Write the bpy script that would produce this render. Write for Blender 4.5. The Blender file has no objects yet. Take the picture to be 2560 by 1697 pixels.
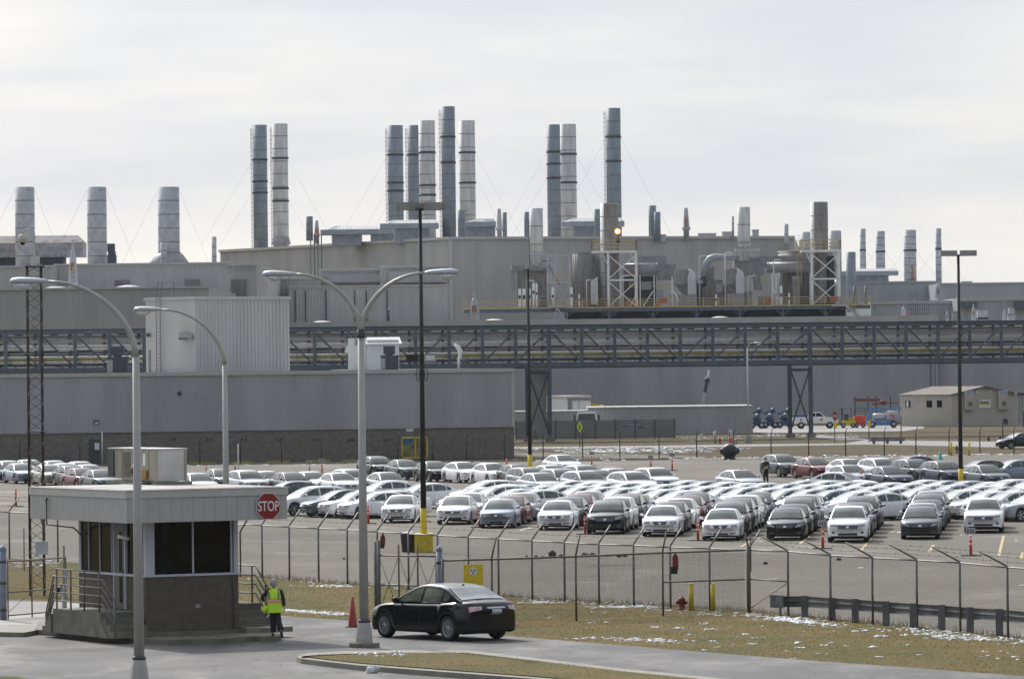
import bpy, bmesh, math, random
from mathutils import Vector, Matrix
from mathutils.bvhtree import BVHTree
random.seed(7)
R = math.radians
SC = bpy.context.scene
COL = SC.collection

# ---------------------------------------------------------------- camera maths
# photo pixels (2560 x 1697); long lens, slight roll, eye 8.3 m above the car park
F = 12800.0; CX, CY = 1280.0, 848.5
PHI = 0.01134
TH = math.atan(63.5/F)
HC = 8.3
CT, ST = math.cos(TH), math.sin(TH)
def ray(px, py):
    u = px-CX; v = CY-py
    u2 = u+v*PHI; v2 = v-u*PHI
    return Vector((u2, CT*F-ST*v2, ST*F+CT*v2))
def W(px, py, Y):
    d = ray(px, py); t = Y/d.y
    return Vector((d.x*t, Y, HC+d.z*t))
def G(px, py, z=0.0):
    d = ray(px, py); t = (z-HC)/d.z
    return Vector((d.x*t, d.y*t, z))
def proj(p):
    # world -> photo pixel
    x, y, z = p[0], p[1], p[2]-HC
    f = CT*y+ST*z; v2 = (-ST*y+CT*z)*F/f; u2 = x*F/f
    u = u2-v2*PHI; v = v2+u2*PHI
    return CX+u, CY-v

# ---------------------------------------------------------------- materials
MATS = {}
def nd(nt, t, **kw):
    n = nt.nodes.new(t)
    for k, v in kw.items(): setattr(n, k, v)
    return n
def mat(name, col, rough=0.6, metal=0.0, spec=0.5, var=0.12, scale=3.0, bump=0.0, bscale=None, col2=None,
        stretch=(1, 1, 1), coat=0.0, emit=None, thr=None, detail=6):
    if name in MATS: return MATS[name]
    m = bpy.data.materials.new(name); m.use_nodes = True
    nt = m.node_tree; b = nt.nodes['Principled BSDF']
    b.inputs['Roughness'].default_value = rough
    b.inputs['Metallic'].default_value = metal
    b.inputs['Specular IOR Level'].default_value = spec
    if coat: b.inputs['Coat Weight'].default_value = coat; b.inputs['Coat Roughness'].default_value = 0.05
    c1 = tuple(col)+(1,)
    if col2 is None:
        c1 = tuple(max(0, c*(1-var)) for c in col)+(1,)
        c2 = tuple(min(1, c*(1+var)) for c in col)+(1,)
    else: c2 = tuple(col2)+(1,)
    tc = nd(nt, 'ShaderNodeTexCoord'); mp = nd(nt, 'ShaderNodeMapping')
    mp.inputs['Scale'].default_value = stretch
    nt.links.new(tc.outputs['Object'], mp.inputs['Vector'])
    no = nd(nt, 'ShaderNodeTexNoise'); no.inputs['Scale'].default_value = scale; no.inputs['Detail'].default_value = detail
    nt.links.new(mp.outputs[0], no.inputs['Vector'])
    rp = nd(nt, 'ShaderNodeValToRGB')
    lo, hi = thr if thr else (0.35, 0.65)
    rp.color_ramp.elements[0].position = lo; rp.color_ramp.elements[0].color = c1
    rp.color_ramp.elements[1].position = hi; rp.color_ramp.elements[1].color = c2
    nt.links.new(no.outputs['Fac'], rp.inputs['Fac'])
    nt.links.new(rp.outputs['Color'], b.inputs['Base Color'])
    if bump:
        n2 = nd(nt, 'ShaderNodeTexNoise'); n2.inputs['Scale'].default_value = bscale or scale*6
        nt.links.new(mp.outputs[0], n2.inputs['Vector'])
        bp = nd(nt, 'ShaderNodeBump'); bp.inputs['Strength'].default_value = bump
        nt.links.new(n2.outputs['Fac'], bp.inputs['Height']); nt.links.new(bp.outputs[0], b.inputs['Normal'])
    if emit:
        b.inputs['Emission Color'].default_value = tuple(emit[:3])+(1,); b.inputs['Emission Strength'].default_value = emit[3]
    MATS[name] = m
    return m

def ground_mat(name, base, col2, streak=None, rough=0.75, spec=0.3, scale=0.25, stretch=(1, 1, 1), spots=None, fine=(6.0, 0.25),
               spotthr=(0.62, 0.7), spotscale=0.7, spotrough=0.35, bump=0.3, cracks=0):
    m = bpy.data.materials.new(name); m.use_nodes = True
    nt = m.node_tree; L = nt.links.new; b = nt.nodes['Principled BSDF']
    b.inputs['Roughness'].default_value = rough; b.inputs['Specular IOR Level'].default_value = spec
    tc = nd(nt, 'ShaderNodeTexCoord'); mp = nd(nt, 'ShaderNodeMapping'); mp.inputs['Scale'].default_value = stretch
    L(tc.outputs['Object'], mp.inputs['Vector'])
    n1 = nd(nt, 'ShaderNodeTexNoise'); n1.inputs['Scale'].default_value = scale; n1.inputs['Detail'].default_value = 8
    L(mp.outputs[0], n1.inputs['Vector'])
    r1 = nd(nt, 'ShaderNodeValToRGB'); r1.color_ramp.elements[0].position = .33; r1.color_ramp.elements[1].position = .67
    r1.color_ramp.elements[0].color = tuple(base)+(1,); r1.color_ramp.elements[1].color = tuple(col2)+(1,)
    L(n1.outputs['Fac'], r1.inputs['Fac'])
    n2 = nd(nt, 'ShaderNodeTexNoise'); n2.inputs['Scale'].default_value = fine[0]; n2.inputs['Detail'].default_value = 5
    L(tc.outputs['Object'], n2.inputs['Vector'])
    mr = nd(nt, 'ShaderNodeMapRange'); mr.inputs['To Min'].default_value = 1-fine[1]; mr.inputs['To Max'].default_value = 1+fine[1]
    mr.inputs['From Min'].default_value = .3; mr.inputs['From Max'].default_value = .7
    L(n2.outputs['Fac'], mr.inputs['Value'])
    vm = nd(nt, 'ShaderNodeVectorMath', operation='SCALE'); L(r1.outputs['Color'], vm.inputs[0]); L(mr.outputs[0], vm.inputs['Scale'])
    out = vm.outputs[0]
    if spots:
        n3 = nd(nt, 'ShaderNodeTexNoise'); n3.inputs['Scale'].default_value = spotscale; n3.inputs['Detail'].default_value = 9
        n3.inputs['Roughness'].default_value = .65
        mp3 = nd(nt, 'ShaderNodeMapping'); mp3.inputs['Scale'].default_value = (1, .45, 1) if stretch == (1, 1, 1) else stretch
        mp3.inputs['Location'].default_value = (13, 5, 2)
        L(tc.outputs['Object'], mp3.inputs['Vector']); L(mp3.outputs[0], n3.inputs['Vector'])
        r3 = nd(nt, 'ShaderNodeValToRGB'); r3.color_ramp.elements[0].position = spotthr[0]; r3.color_ramp.elements[1].position = spotthr[1]
        L(n3.outputs['Fac'], r3.inputs['Fac'])
        mx = nd(nt, 'ShaderNodeMix', data_type='RGBA'); L(r3.outputs['Color'], mx.inputs[0]); L(out, mx.inputs[6])
        mx.inputs[7].default_value = tuple(spots)+(1,); out = mx.outputs[2]
        rr = nd(nt, 'ShaderNodeMapRange'); rr.inputs['To Min'].default_value = rough; rr.inputs['To Max'].default_value = spotrough
        L(r3.outputs['Color'], rr.inputs['Value']); L(rr.outputs[0], b.inputs['Roughness'])
    if cracks:
        vo = nd(nt, 'ShaderNodeTexVoronoi', feature='DISTANCE_TO_EDGE'); vo.inputs['Scale'].default_value = cracks
        wn = nd(nt, 'ShaderNodeTexNoise'); wn.inputs['Scale'].default_value = cracks*3; wn.inputs['Detail'].default_value = 4
        L(tc.outputs['Object'], wn.inputs['Vector']); va = nd(nt, 'ShaderNodeVectorMath', operation='MULTIPLY_ADD')
        L(wn.outputs['Color'], va.inputs[0]); va.inputs[1].default_value = (1.2, 1.2, 0); L(tc.outputs['Object'], va.inputs[2]); L(va.outputs[0], vo.inputs['Vector'])
        cr = nd(nt, 'ShaderNodeMapRange'); cr.inputs['From Min'].default_value = 0; cr.inputs['From Max'].default_value = .010*cracks*2.4
        cr.inputs['To Min'].default_value = .45; cr.inputs['To Max'].default_value = 1; L(vo.outputs['Distance'], cr.inputs['Value'])
        v2 = nd(nt, 'ShaderNodeVectorMath', operation='SCALE'); L(out, v2.inputs[0]); L(cr.outputs[0], v2.inputs['Scale']); out = v2.outputs[0]
    L(out, b.inputs['Base Color'])
    bp = nd(nt, 'ShaderNodeBump'); bp.inputs['Strength'].default_value = bump; bp.inputs['Distance'].default_value = .03
    L(n2.outputs['Fac'], bp.inputs['Height']); L(bp.outputs[0], b.inputs['Normal'])
    MATS[name] = m
    return m

def siding(name, col, **kw):
    kw.setdefault('rough', .55); kw.setdefault('var', .10); kw.setdefault('scale', .35); kw.setdefault('stretch', (1, 1, .25))
    return mat(name, col, **kw)

M_ = dict(
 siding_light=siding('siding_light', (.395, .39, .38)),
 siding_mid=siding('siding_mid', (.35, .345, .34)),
 siding_blue=siding('siding_blue', (.345, .345, .355)),
 siding_shed=siding('siding_shed', (.46, .46, .45)),
 siding_far=siding('siding_far', (.36, .37, .39)),
 trim_light=mat('trim_light', (.42, .41, .39), .5, var=.06),
 brick_tan=mat('brick_tan', (.19, .172, .148), .85, var=.15, scale=2.5, bump=.3),
 roof_gravel=mat('roof_gravel', (.38, .37, .35), .9, var=.2, scale=1.2, bump=.3),
 steel_blue=mat('steel_blue', (.075, .095, .12), .5, metal=.0, var=.2, scale=1.5),
 steel_dark=mat('steel_dark', (.035, .043, .055), .6, var=.2, scale=1.5),
 stack_white=mat('stack_white', (.53, .52, .51), .6, var=.2, scale=.9, stretch=(1.5, 1.5, .25)),
 stack_grey=mat('stack_grey', (.19, .225, .265), .5, var=.15, scale=1.2, stretch=(1, 1, .4)),
 stack_pale=mat('stack_pale', (.40, .41, .435), .6, var=.16, scale=1.0),
 seam_dark=mat('seam_dark', (.10, .10, .10), .7, var=.4, scale=2, col2=(.2, .17, .14)),
 rust=mat('rust', (.30, .13, .045), .9, var=.4, scale=3, col2=(.42, .38, .34), thr=(.45, .6)),
 duct_grey=mat('duct_grey', (.25, .245, .25), .5, var=.15, scale=1.1),
 duct_light=mat('duct_light', (.50, .50, .51), .45, var=.1, scale=1.2),
 duct_brown=mat('duct_brown', (.21, .20, .195), .6, var=.2, scale=.9, stretch=(2, 2, .5)),
 white_steel=mat('white_steel', (.68, .68, .66), .5, var=.08),
 rail_yellow=mat('rail_yellow', (.48, .37, .15), .6, var=.15),
 paint_yellow=mat('paint_yellow', (.62, .46, .02), .5, var=.14, scale=4),
 pipe_yellow=mat('pipe_yellow', (.30, .26, .07), .6, var=.15),
 pipe_white=mat('pipe_white', (.46, .46, .46), .45, var=.15),
 canopy_grey=mat('canopy_grey', (.28, .30, .33), .45, var=.12, scale=1),
 canopy_roof=mat('canopy_roof', (.34, .35, .37), .6, var=.15, scale=1),
 rusty_roof=mat('rusty_roof', (.27, .27, .27), .9, spec=.1, var=.3, scale=.8, col2=(.20, .12, .08), thr=(.5, .68)),
 concrete=mat('concrete', (.20, .19, .16), .85, var=.16, scale=2.2, bump=.2),
 concrete_old=mat('concrete_old', (.155, .148, .118), .9, var=.22, scale=2.0, bump=.3),
 concrete_highlight=mat('concrete_highlight', (.5, .5, .48), .85, var=.12, scale=2.2),
 pole_paint=mat('pole_paint', (.37, .36, .34), .45, metal=.25, var=.06),
 lamp_housing=mat('lamp_housing', (.40, .42, .45), .4, metal=.3, var=.06),
 lens=mat('lens', (.60, .62, .62), .12, spec=.9, var=.3, scale=25),
 black_pole=mat('black_pole', (.018, .018, .017), .55, var=.3, scale=3),
 lamp_grey=mat('lamp_grey', (.26, .26, .25), .5, var=.1),
 galv=mat('galv', (.13, .13, .122), .5, metal=.35, var=.2, scale=4),
 galv_dark=mat('galv_dark', (.12, .12, .115), .6, metal=.2, var=.25, scale=3, col2=(.14, .10, .06)),
 wire=mat('wire', (.05, .05, .048), .8, metal=0, spec=.1, var=.1),
 rail_grey=mat('rail_grey', (.13, .135, .14), .55, metal=.2, var=.2, scale=3),
 bluegrey=mat('bluegrey', (.17, .20, .26), .55, var=.15, scale=4),
 stop_red=mat('stop_red', (.24, .006, .010), .4, var=.12, scale=6),
 sign_white=mat('sign_white', (.72, .72, .72), .45, var=.04),
 sign_green=mat('sign_green', (.55, .75, .03), .45, var=.05),
 black=mat('black', (.012, .012, .013), .5, var=.2),
 dark_grey=mat('dark_grey', (.05, .052, .055), .6, var=.15),
 orange=mat('orange', (.72, .075, .025), .5, var=.15, scale=5),
 cone_orange=mat('cone_orange', (.32, .05, .03), .6, var=.25, scale=6),
 rack_red=mat('rack_red', (.15, .035, .03), .7, var=.3),
 hydrant_red=mat('hydrant_red', (.22, .018, .015), .55, var=.3, scale=6),
 equip_orange=mat('equip_orange', (.38, .10, .045), .6, var=.15),
 equip_blue=mat('equip_blue', (.035, .085, .22), .5, var=.25, scale=2),
 white_paint=mat('white_paint', (.72, .72, .72), .3, var=.03, coat=.3),
 trash_grey=mat('trash_grey', (.055, .06, .065), .5, var=.15),
 green_teal=mat('green_teal', (.07, .38, .28), .6, var=.15),
 fascia=mat('fascia', (.40, .395, .38), .5, var=.04, scale=2),
 guard_brick=mat('guard_brick', (.118, .104, .08), .9, var=.14, scale=5, bump=.4, bscale=25),
 window_dark=mat('window_dark', (.004, .0045, .005), .06, spec=.18, var=.5, scale=1.2),
 frame_white=mat('frame_white', (.50, .51, .55), .5, var=.05),
 door_dark=mat('door_dark', (.10, .10, .11), .5, var=.1),
 ac_tan=mat('ac_tan', (.30, .28, .22), .6, var=.12, scale=3),
 ac_white=mat('ac_white', (.50, .49, .47), .6, var=.08, scale=3),
 tan_wall=mat('tan_wall', (.42, .40, .35), .7, var=.06, scale=1),
 tan_roof=mat('tan_roof', (.12, .10, .078), .8, var=.15, scale=1.5),
 rock=mat('rock', (.06, .062, .065), .9, var=.4, scale=5, bump=.6),
 snow=mat('snow', (.62, .63, .64), .5, var=.06, scale=5, bump=.4),
 skin=mat('skin', (.45, .27, .19), .5, var=.06),
 hair_grey=mat('hair_grey', (.34, .34, .35), .8, var=.3, scale=30),
 jacket_black=mat('jacket_black', (.018, .018, .022), .8, var=.2, scale=12),
 trousers_black=mat('trousers_black', (.011, .011, .014), .85, var=.3, scale=12),
 vest_lime=mat('vest_lime', (.50, .80, .03), .65, var=.07, scale=8),
 vest_orange=mat('vest_orange', (.85, .10, .02), .6, var=.05),
 vest_silver=mat('vest_silver', (.50, .48, .52), .35, var=.1, scale=10),
 vest_grey=mat('vest_grey', (.16, .22, .15), .5, var=.1, scale=10),
 denim=mat('denim', (.05, .08, .15), .8, var=.2),
 tyre=mat('tyre', (.012, .012, .013), .8, var=.2),
 rim_silver=mat('rim_silver', (.42, .43, .44), .3, metal=.7, var=.08),
 chrome=mat('chrome', (.55, .56, .58), .18, metal=.85, var=.04),
 grille_dark=mat('grille_dark', (.07, .075, .085), .35, metal=.3, var=.3, scale=12),
 car_black=mat('car_black_trim', (.010, .010, .011), .5, var=.1),
 headlight=mat('headlight', (.33, .34, .36), .10, spec=.8, var=.35, scale=14),
 taillight=mat('taillight', (.42, .015, .02), .12, spec=.8, var=.3, scale=10),
 taillight_clear=mat('taillight_clear', (.55, .38, .42), .12, spec=.8, var=.3, scale=10),
 plate=mat('plate', (.45, .52, .60), .5, var=.25, scale=18),
 glass=mat('car_glass', (.030, .040, .038), .05, spec=.55, var=.35, scale=1.3, col2=(.075, .092, .088)),
 side_glass=mat('car_side_glass', (.022, .03, .028), .04, spec=.8, var=.5, scale=2.2, col2=(.085, .115, .105), thr=(.45, .62)),
 line_yellow=mat('line_yellow', (.38, .28, .13), .7, var=.2, scale=3),
 line_white=mat('line_white', (.6, .6, .58), .7, var=.2, scale=3),
 curb_yellow=mat('curb_yellow', (.32, .28, .07), .7, var=.2, scale=3),
 lamp_lit=mat('lamp_lit', (1, .8, .5), .5, emit=(1, .72, .35, 9)),
 lamp_glow=mat('lamp_glow', (.9, .35, .1), .5, emit=(1, .3, .06, 1.6)),
 red_mark=mat('red_mark', (.5, .03, .03), .5, var=.1),
 pink=mat('pink_tarp', (.45, .12, .17), .7, var=.2),
 blue_sign=mat('blue_sign', (.03, .13, .30), .6, var=.4, scale=3),
)
PAINT = {}
def paint(name, col, rough=.28, metal=0.0):
    dk = max(col) < .15
    PAINT[name] = mat('paint_'+name, col, rough, metal=metal if not dk else 0, spec=.35 if dk else .6, var=.05, scale=2, coat=.2 if dk else .6)
paint('white', (.84, .845, .86)); paint('pearl', (.72, .73, .74)); paint('silver', (.36, .38, .41), .3, .35)
paint('silver_blue', (.20, .25, .31), .3, .35); paint('dark_grey', (.045, .050, .058), .25, .2); paint('slate', (.075, .095, .105), .28, .25)
paint('navy', (.028, .038, .075), .25, .2); PAINT['black'] = mat('paint_black', (.006, .0065, .008), .16, spec=.35, var=.03, scale=2, coat=.15); paint('dark_red', (.13, .012, .018), .25, .1)
paint('teal', (.05, .07, .075), .28, .3); paint('beige', (.30, .275, .22), .3, .3); paint('grey', (.16, .165, .165), .3, .3)

def courses(key, w, h, mort=.6):
    # faint masonry courses: object x+y runs along either wall
    m = M_[key]; nt = m.node_tree; L_ = nt.links.new; b = nt.nodes['Principled BSDF']; src = b.inputs['Base Color'].links[0].from_socket
    tc = nd(nt, 'ShaderNodeTexCoord'); se = nd(nt, 'ShaderNodeSeparateXYZ'); L_(tc.outputs['Object'], se.inputs[0]); ad = nd(nt, 'ShaderNodeMath', operation='ADD')
    L_(se.outputs[0], ad.inputs[0]); L_(se.outputs[1], ad.inputs[1]); cb = nd(nt, 'ShaderNodeCombineXYZ'); L_(ad.outputs[0], cb.inputs[0]); L_(se.outputs[2], cb.inputs[1])
    br = nd(nt, 'ShaderNodeTexBrick'); br.inputs['Scale'].default_value = 1; br.inputs['Brick Width'].default_value = w; br.inputs['Row Height'].default_value = h
    br.inputs['Mortar Size'].default_value = h*.07; br.inputs['Color1'].default_value = (1, 1, 1, 1); br.inputs['Color2'].default_value = (.86, .85, .84, 1); br.inputs['Mortar'].default_value = (mort, mort, mort, 1)
    L_(cb.outputs[0], br.inputs['Vector']); mx = nd(nt, 'ShaderNodeMix', data_type='RGBA', blend_type='MULTIPLY'); mx.inputs[0].default_value = 1
    L_(src, mx.inputs[6]); L_(br.outputs['Color'], mx.inputs[7]); L_(mx.outputs[2], b.inputs['Base Color'])
courses('guard_brick', .22, .075); courses('brick_tan', .40, .20, .75)
# ---------------------------------------------------------------- mesh builder
class MB:
    def __init__(s): s.v = []; s.f = []; s.sm = []
    def add(s, vs, fs, smooth=False):
        o = len(s.v); s.v += [tuple(v) for v in vs]
        s.f += [tuple(i+o for i in f) for f in fs]; s.sm += [smooth]*len(fs)
    def box(s, x0, x1, y0, y1, z0, z1):
        if x0 > x1: x0, x1 = x1, x0
        if y0 > y1: y0, y1 = y1, y0
        if z0 > z1: z0, z1 = z1, z0
        vs = [(x, y, z) for z in (z0, z1) for y in (y0, y1) for x in (x0, x1)]
        s.add(vs, [(0, 2, 3, 1), (4, 5, 7, 6), (0, 1, 5, 4), (2, 6, 7, 3), (0, 4, 6, 2), (1, 3, 7, 5)])
    def obox(s, c, ax, ay, hx, hy, z0, z1):
        # box centred at c (xy), half sizes hx,hy along unit axes ax, ay
        c = Vector(c); ax = Vector(ax); ay = Vector(ay)
        vs = []
        for z in (z0, z1):
            for b in (-1, 1):
                for a in (-1, 1):
                    p = c+ax*hx*a+ay*hy*b; vs.append((p.x, p.y, z))
        s.add(vs, [(0, 2, 3, 1), (4, 5, 7, 6), (0, 1, 5, 4), (2, 6, 7, 3), (0, 4, 6, 2), (1, 3, 7, 5)])
    def tube(s, pts, r, n=8, cap=True, smooth=True):
        pts = [Vector(p) for p in pts]; m = len(pts)
        rs = r if isinstance(r, (list, tuple)) else [r]*m
        vs = []; prev = None
        for i, p in enumerate(pts):
            if i == 0: d = pts[1]-p
            elif i == m-1: d = p-pts[i-1]
            else: d = (pts[i+1]-p).normalized()+(p-pts[i-1]).normalized()
            d.normalize()
            if prev is None:
                a = Vector((1, 0, 0)) if abs(d.x) < .9 else Vector((0, 1, 0))
                a = (a-d*a.dot(d)).normalized()
            else:
                a = (prev-d*prev.dot(d)).normalized()
            prev = a; b = d.cross(a)
            for k in range(n):
                t = 2*math.pi*(k+.5)/n
                vs.append(p+(a*math.cos(t)+b*math.sin(t))*rs[i])
        fs = []
        for i in range(m-1):
            for k in range(n):
                k2 = (k+1) % n
                fs.append((i*n+k, i*n+k2, (i+1)*n+k2, (i+1)*n+k))
        s.add(vs, fs, smooth)
        if cap:
            o = len(s.v)-len(vs)
            s.f.append(tuple(o+k for k in reversed(range(n)))); s.sm.append(False)
            s.f.append(tuple(o+(m-1)*n+k for k in range(n))); s.sm.append(False)
    def bar(s, a, b, w=.05, n=4): s.tube([a, b], w*.7071 if n == 4 else w/2, n=n, smooth=(n > 5))
    def lathe(s, c, prof, n=16, smooth=True, axis='z', cap=True):
        c = Vector(c); vs = []
        for (r, h) in prof:
            for k in range(n):
                t = 2*math.pi*k/n; q = (r*math.cos(t), r*math.sin(t), h)
                if axis == 'y': q = (q[0], q[2], q[1])
                if axis == 'x': q = (q[2], q[0], q[1])
                vs.append(c+Vector(q))
        m = len(prof); fs = []
        for i in range(m-1):
            for k in range(n):
                k2 = (k+1) % n; q = (i*n+k, i*n+k2, (i+1)*n+k2, (i+1)*n+k)
                fs.append(q if axis != 'y' else q[::-1])
        s.add(vs, fs, smooth)
        o = len(s.v)-len(vs)
        if not cap: return
        if prof[0][0] > 1e-4: s.f.append(tuple(o+k for k in reversed(range(n)))); s.sm.append(False)
        if prof[-1][0] > 1e-4: s.f.append(tuple(o+(m-1)*n+k for k in range(n))); s.sm.append(False)
    def prism(s, poly, d):
        # poly: 3D points of a planar face, extruded by vector d
        d = Vector(d); n = len(poly); vs = [Vector(p) for p in poly]+[Vector(p)+d for p in poly]
        fs = [tuple(reversed(range(n))), tuple(range(n, 2*n))]+[(i, (i+1) % n, n+(i+1) % n, n+i) for i in range(n)]
        s.add(vs, fs)
    def ribs(s, x0, x1, z0, z1, y, pitch=.3, depth=.05):
        # corrugated sheet facing -y
        n = max(1, int(abs(x1-x0)/pitch)); p = (x1-x0)/n; prof = []
        for i in range(n):
            xx = x0+i*p
            prof += [(xx, y), (xx+p*.55, y), (xx+p*.66, y-depth), (xx+p*.89, y-depth)]
        prof.append((x1, y))
        vs = [(a, b, z0) for a, b in prof]+[(a, b, z1) for a, b in prof]; k = len(prof)
        s.add(vs, [(i, i+1, k+i+1, k+i) for i in range(k-1)])
    def poly(s, pts): s.add(pts, [tuple(range(len(pts)))])
    def sphere(s, c, r, n=12, m=8, sc=(1, 1, 1)):
        prof = [(max(1e-5, math.sin(math.pi*i/m)), -math.cos(math.pi*i/m)) for i in range(m+1)]
        o = len(s.v); s.lathe((0, 0, 0), prof, n)
        for i in range(o, len(s.v)):
            v = s.v[i]; s.v[i] = (c[0]+v[0]*r*sc[0], c[1]+v[1]*r*sc[1], c[2]+v[2]*r*sc[2])
    def blob(s, c, r, sc=(1, 1, 1), seed=0, n=9, m=6, amp=.3):
        rnd = random.Random(seed); o = len(s.v); s.sphere((0, 0, 0), 1, n, m)
        ph = [rnd.uniform(0, 6.3) for _ in range(6)]
        for i in range(o, len(s.v)):
            v = Vector(s.v[i]); k = 1+amp*(math.sin(3*v.x+ph[0])*math.sin(2.7*v.y+ph[1])+.6*math.sin(5*v.z+4*v.x+ph[2]))
            s.v[i] = (c[0]+v.x*r*sc[0]*k, c[1]+v.y*r*sc[1]*k, c[2]+v.z*r*sc[2]*k)
    def clean(s):
        u = sorted(set(i for f in s.f for i in f)); mp = {a: b for b, a in enumerate(u)}
        s.v = [s.v[i] for i in u]; s.f = [tuple(mp[i] for i in f) for f in s.f]; return s
    def mesh(s, name, off=(0, 0, 0)):
        me = bpy.data.meshes.new(name)
        ox, oy, oz = off
        me.from_pydata([(x-ox, y-oy, z-oz) for x, y, z in s.v], [], s.f)
        me.polygons.foreach_set('use_smooth', s.sm)
        me.update(); return me

def setmat(o, m):
    if isinstance(m, str): m = M_[m]
    if not o.data.materials: o.data.materials.append(m)
    return o
def pr(o, **kw):
    for k, v in kw.items():
        if v is not None: o[k] = v
    return o
def thing(name, label, cat, loc, group=None, rz=0.0):
    o = bpy.data.objects.new(name, None); COL.objects.link(o); o.location = loc; o.rotation_euler = (0, 0, rz)
    o.empty_display_size = .2
    return pr(o, label=label, category=cat, group=group)
def part(name, mb, m, parent, off=None, label=None, kind=None):
    # verts in world coordinates (off=None -> subtract the chain's location) or local (off=(0,0,0))
    if off is None:
        off = Vector((0, 0, 0)); p = parent
        while p is not None: off = off+p.location; p = p.parent
    me = mb.mesh(name, off); o = bpy.data.objects.new(name, me); COL.objects.link(o); o.parent = parent
    setmat(o, m); pr(o, label=label, kind=kind)
    return o
def single(name, mb, m, label, cat, loc, group=None, kind=None):
    me = mb.mesh(name, loc); o = bpy.data.objects.new(name, me); COL.objects.link(o); o.location = loc
    setmat(o, m); return pr(o, label=label, category=cat, group=group, kind=kind)
def struct(name, mb, m, loc=(0, 0, 0), label=None, kind='structure'):
    me = mb.mesh(name, loc); o = bpy.data.objects.new(name, me); COL.objects.link(o); o.location = loc
    setmat(o, m); return pr(o, kind=kind, label=label)
def copy_tree(o, parent=None):
    c = o.copy(); COL.objects.link(c); c.parent = parent
    for ch in KIDS(o): copy_tree(ch, c)
    return c
def KIDS(o):
    return list(o.children)

# screen-measured upright box at distance Y: returns world x0,x1,z0,z1
def rect(x0, y0, x1, y1, Y):
    ym = (y0+y1)/2; xm = (x0+x1)/2
    return W(x0, ym, Y).x, W(x1, ym, Y).x, W(xm, y1, Y).z, W(xm, y0, Y).z
def pbox(mb, x0, y0, x1, y1, Y, dep):
    a, b, c, d = rect(x0, y0, x1, y1, Y); mb.box(a, b, Y, Y+dep, c, d)
    return a, b, c, d

# ---------------------------------------------------------------- camera
cam = bpy.data.cameras.new('camera'); cam.lens = 180.0; cam.sensor_width = 36.0; cam.sensor_fit = 'HORIZONTAL'
cam.clip_start = 1.0; cam.clip_end = 20000
co = bpy.data.objects.new('camera', cam); COL.objects.link(co); SC.camera = co
R0 = Vector((1, 0, 0)); U0 = Vector((0, -ST, CT)); F0 = Vector((0, CT, ST))
cp, sp = math.cos(PHI), math.sin(PHI)
Xc = R0*cp-U0*sp; Yc = R0*sp+U0*cp; Zc = -F0
mw = Matrix((Xc, Yc, Zc)).transposed().to_4x4(); mw.translation = Vector((0, 0, HC))
co.matrix_world = mw

# ---------------------------------------------------------------- light
SUN_EL, SUN_AZ = R(38), R(-24)        # azimuth from +Y (view axis), negative = to the left
wd = bpy.data.worlds.new('World'); SC.world = wd; wd.use_nodes = True
nt = wd.node_tree; nt.nodes.clear(); L = nt.links.new
sky = nd(nt, 'ShaderNodeTexSky', sky_type='NISHITA'); sky.sun_disc = False
sky.sun_elevation = SUN_EL; sky.sun_rotation = SUN_AZ; sky.air_density = 1.0; sky.dust_density = 2.0
bg1 = nd(nt, 'ShaderNodeBackground'); bg1.inputs['Strength'].default_value = .10
L(sky.outputs[0], bg1.inputs[0])
tc = nd(nt, 'ShaderNodeTexCoord')
def cloudnoise(scale, sx, sz, loc, det=5, rg=.55):
    mp = nd(nt, 'ShaderNodeMapping'); mp.inputs['Scale'].default_value = (sx, sx, sz); mp.inputs['Location'].default_value = loc
    mp.inputs['Rotation'].default_value = (0, R(1.5), 0)
    L(tc.outputs['Generated'], mp.inputs['Vector'])
    n = nd(nt, 'ShaderNodeTexNoise'); n.inputs['Scale'].default_value = scale; n.inputs['Detail'].default_value = det
    n.inputs['Roughness'].default_value = rg; L(mp.outputs[0], n.inputs['Vector']); return n
n1 = cloudnoise(7, 1, 6, (0.3, 0, 2.1), 4)
n2 = cloudnoise(4, 1, 4, (3.3, 1, .4), 3)
n3 = cloudnoise(20, 1, 8, (5.3, 2, 1.4), 5, .5)
ad = nd(nt, 'ShaderNodeMath', operation='ADD'); L(n1.outputs['Fac'], ad.inputs[0]); L(n2.outputs['Fac'], ad.inputs[1])
ad2 = nd(nt, 'ShaderNodeMath', operation='MULTIPLY_ADD'); L(n3.outputs['Fac'], ad2.inputs[0]); ad2.inputs[1].default_value = .4
L(ad.outputs[0], ad2.inputs[2])
mrn = nd(nt, 'ShaderNodeMapRange'); mrn.inputs['From Min'].default_value = .98; mrn.inputs['From Max'].default_value = 1.44
L(ad2.outputs[0], mrn.inputs['Value'])
# paler and creamier towards the horizon
sep = nd(nt, 'ShaderNodeSeparateXYZ'); L(tc.outputs['Generated'], sep.inputs[0])
mh = nd(nt, 'ShaderNodeMapRange'); mh.inputs['From Min'].default_value = 0.0; mh.inputs['From Max'].default_value = .085
mh.inputs['To Min'].default_value = .30; mh.inputs['To Max'].default_value = -.32
L(sep.outputs['Z'], mh.inputs['Value'])
sm = nd(nt, 'ShaderNodeMath', operation='ADD', use_clamp=True); L(mrn.outputs[0], sm.inputs[0]); L(mh.outputs[0], sm.inputs[1])
rp = nd(nt, 'ShaderNodeValToRGB')
rp.color_ramp.elements[0].position = 0; rp.color_ramp.elements[0].color = (.73, .75, .81, 1)
rp.color_ramp.elements[1].position = 1; rp.color_ramp.elements[1].color = (.97, .955, .90, 1)
e = rp.color_ramp.elements.new(.5); e.color = (.845, .85, .862, 1)
L(sm.outputs[0], rp.inputs['Fac'])
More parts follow.
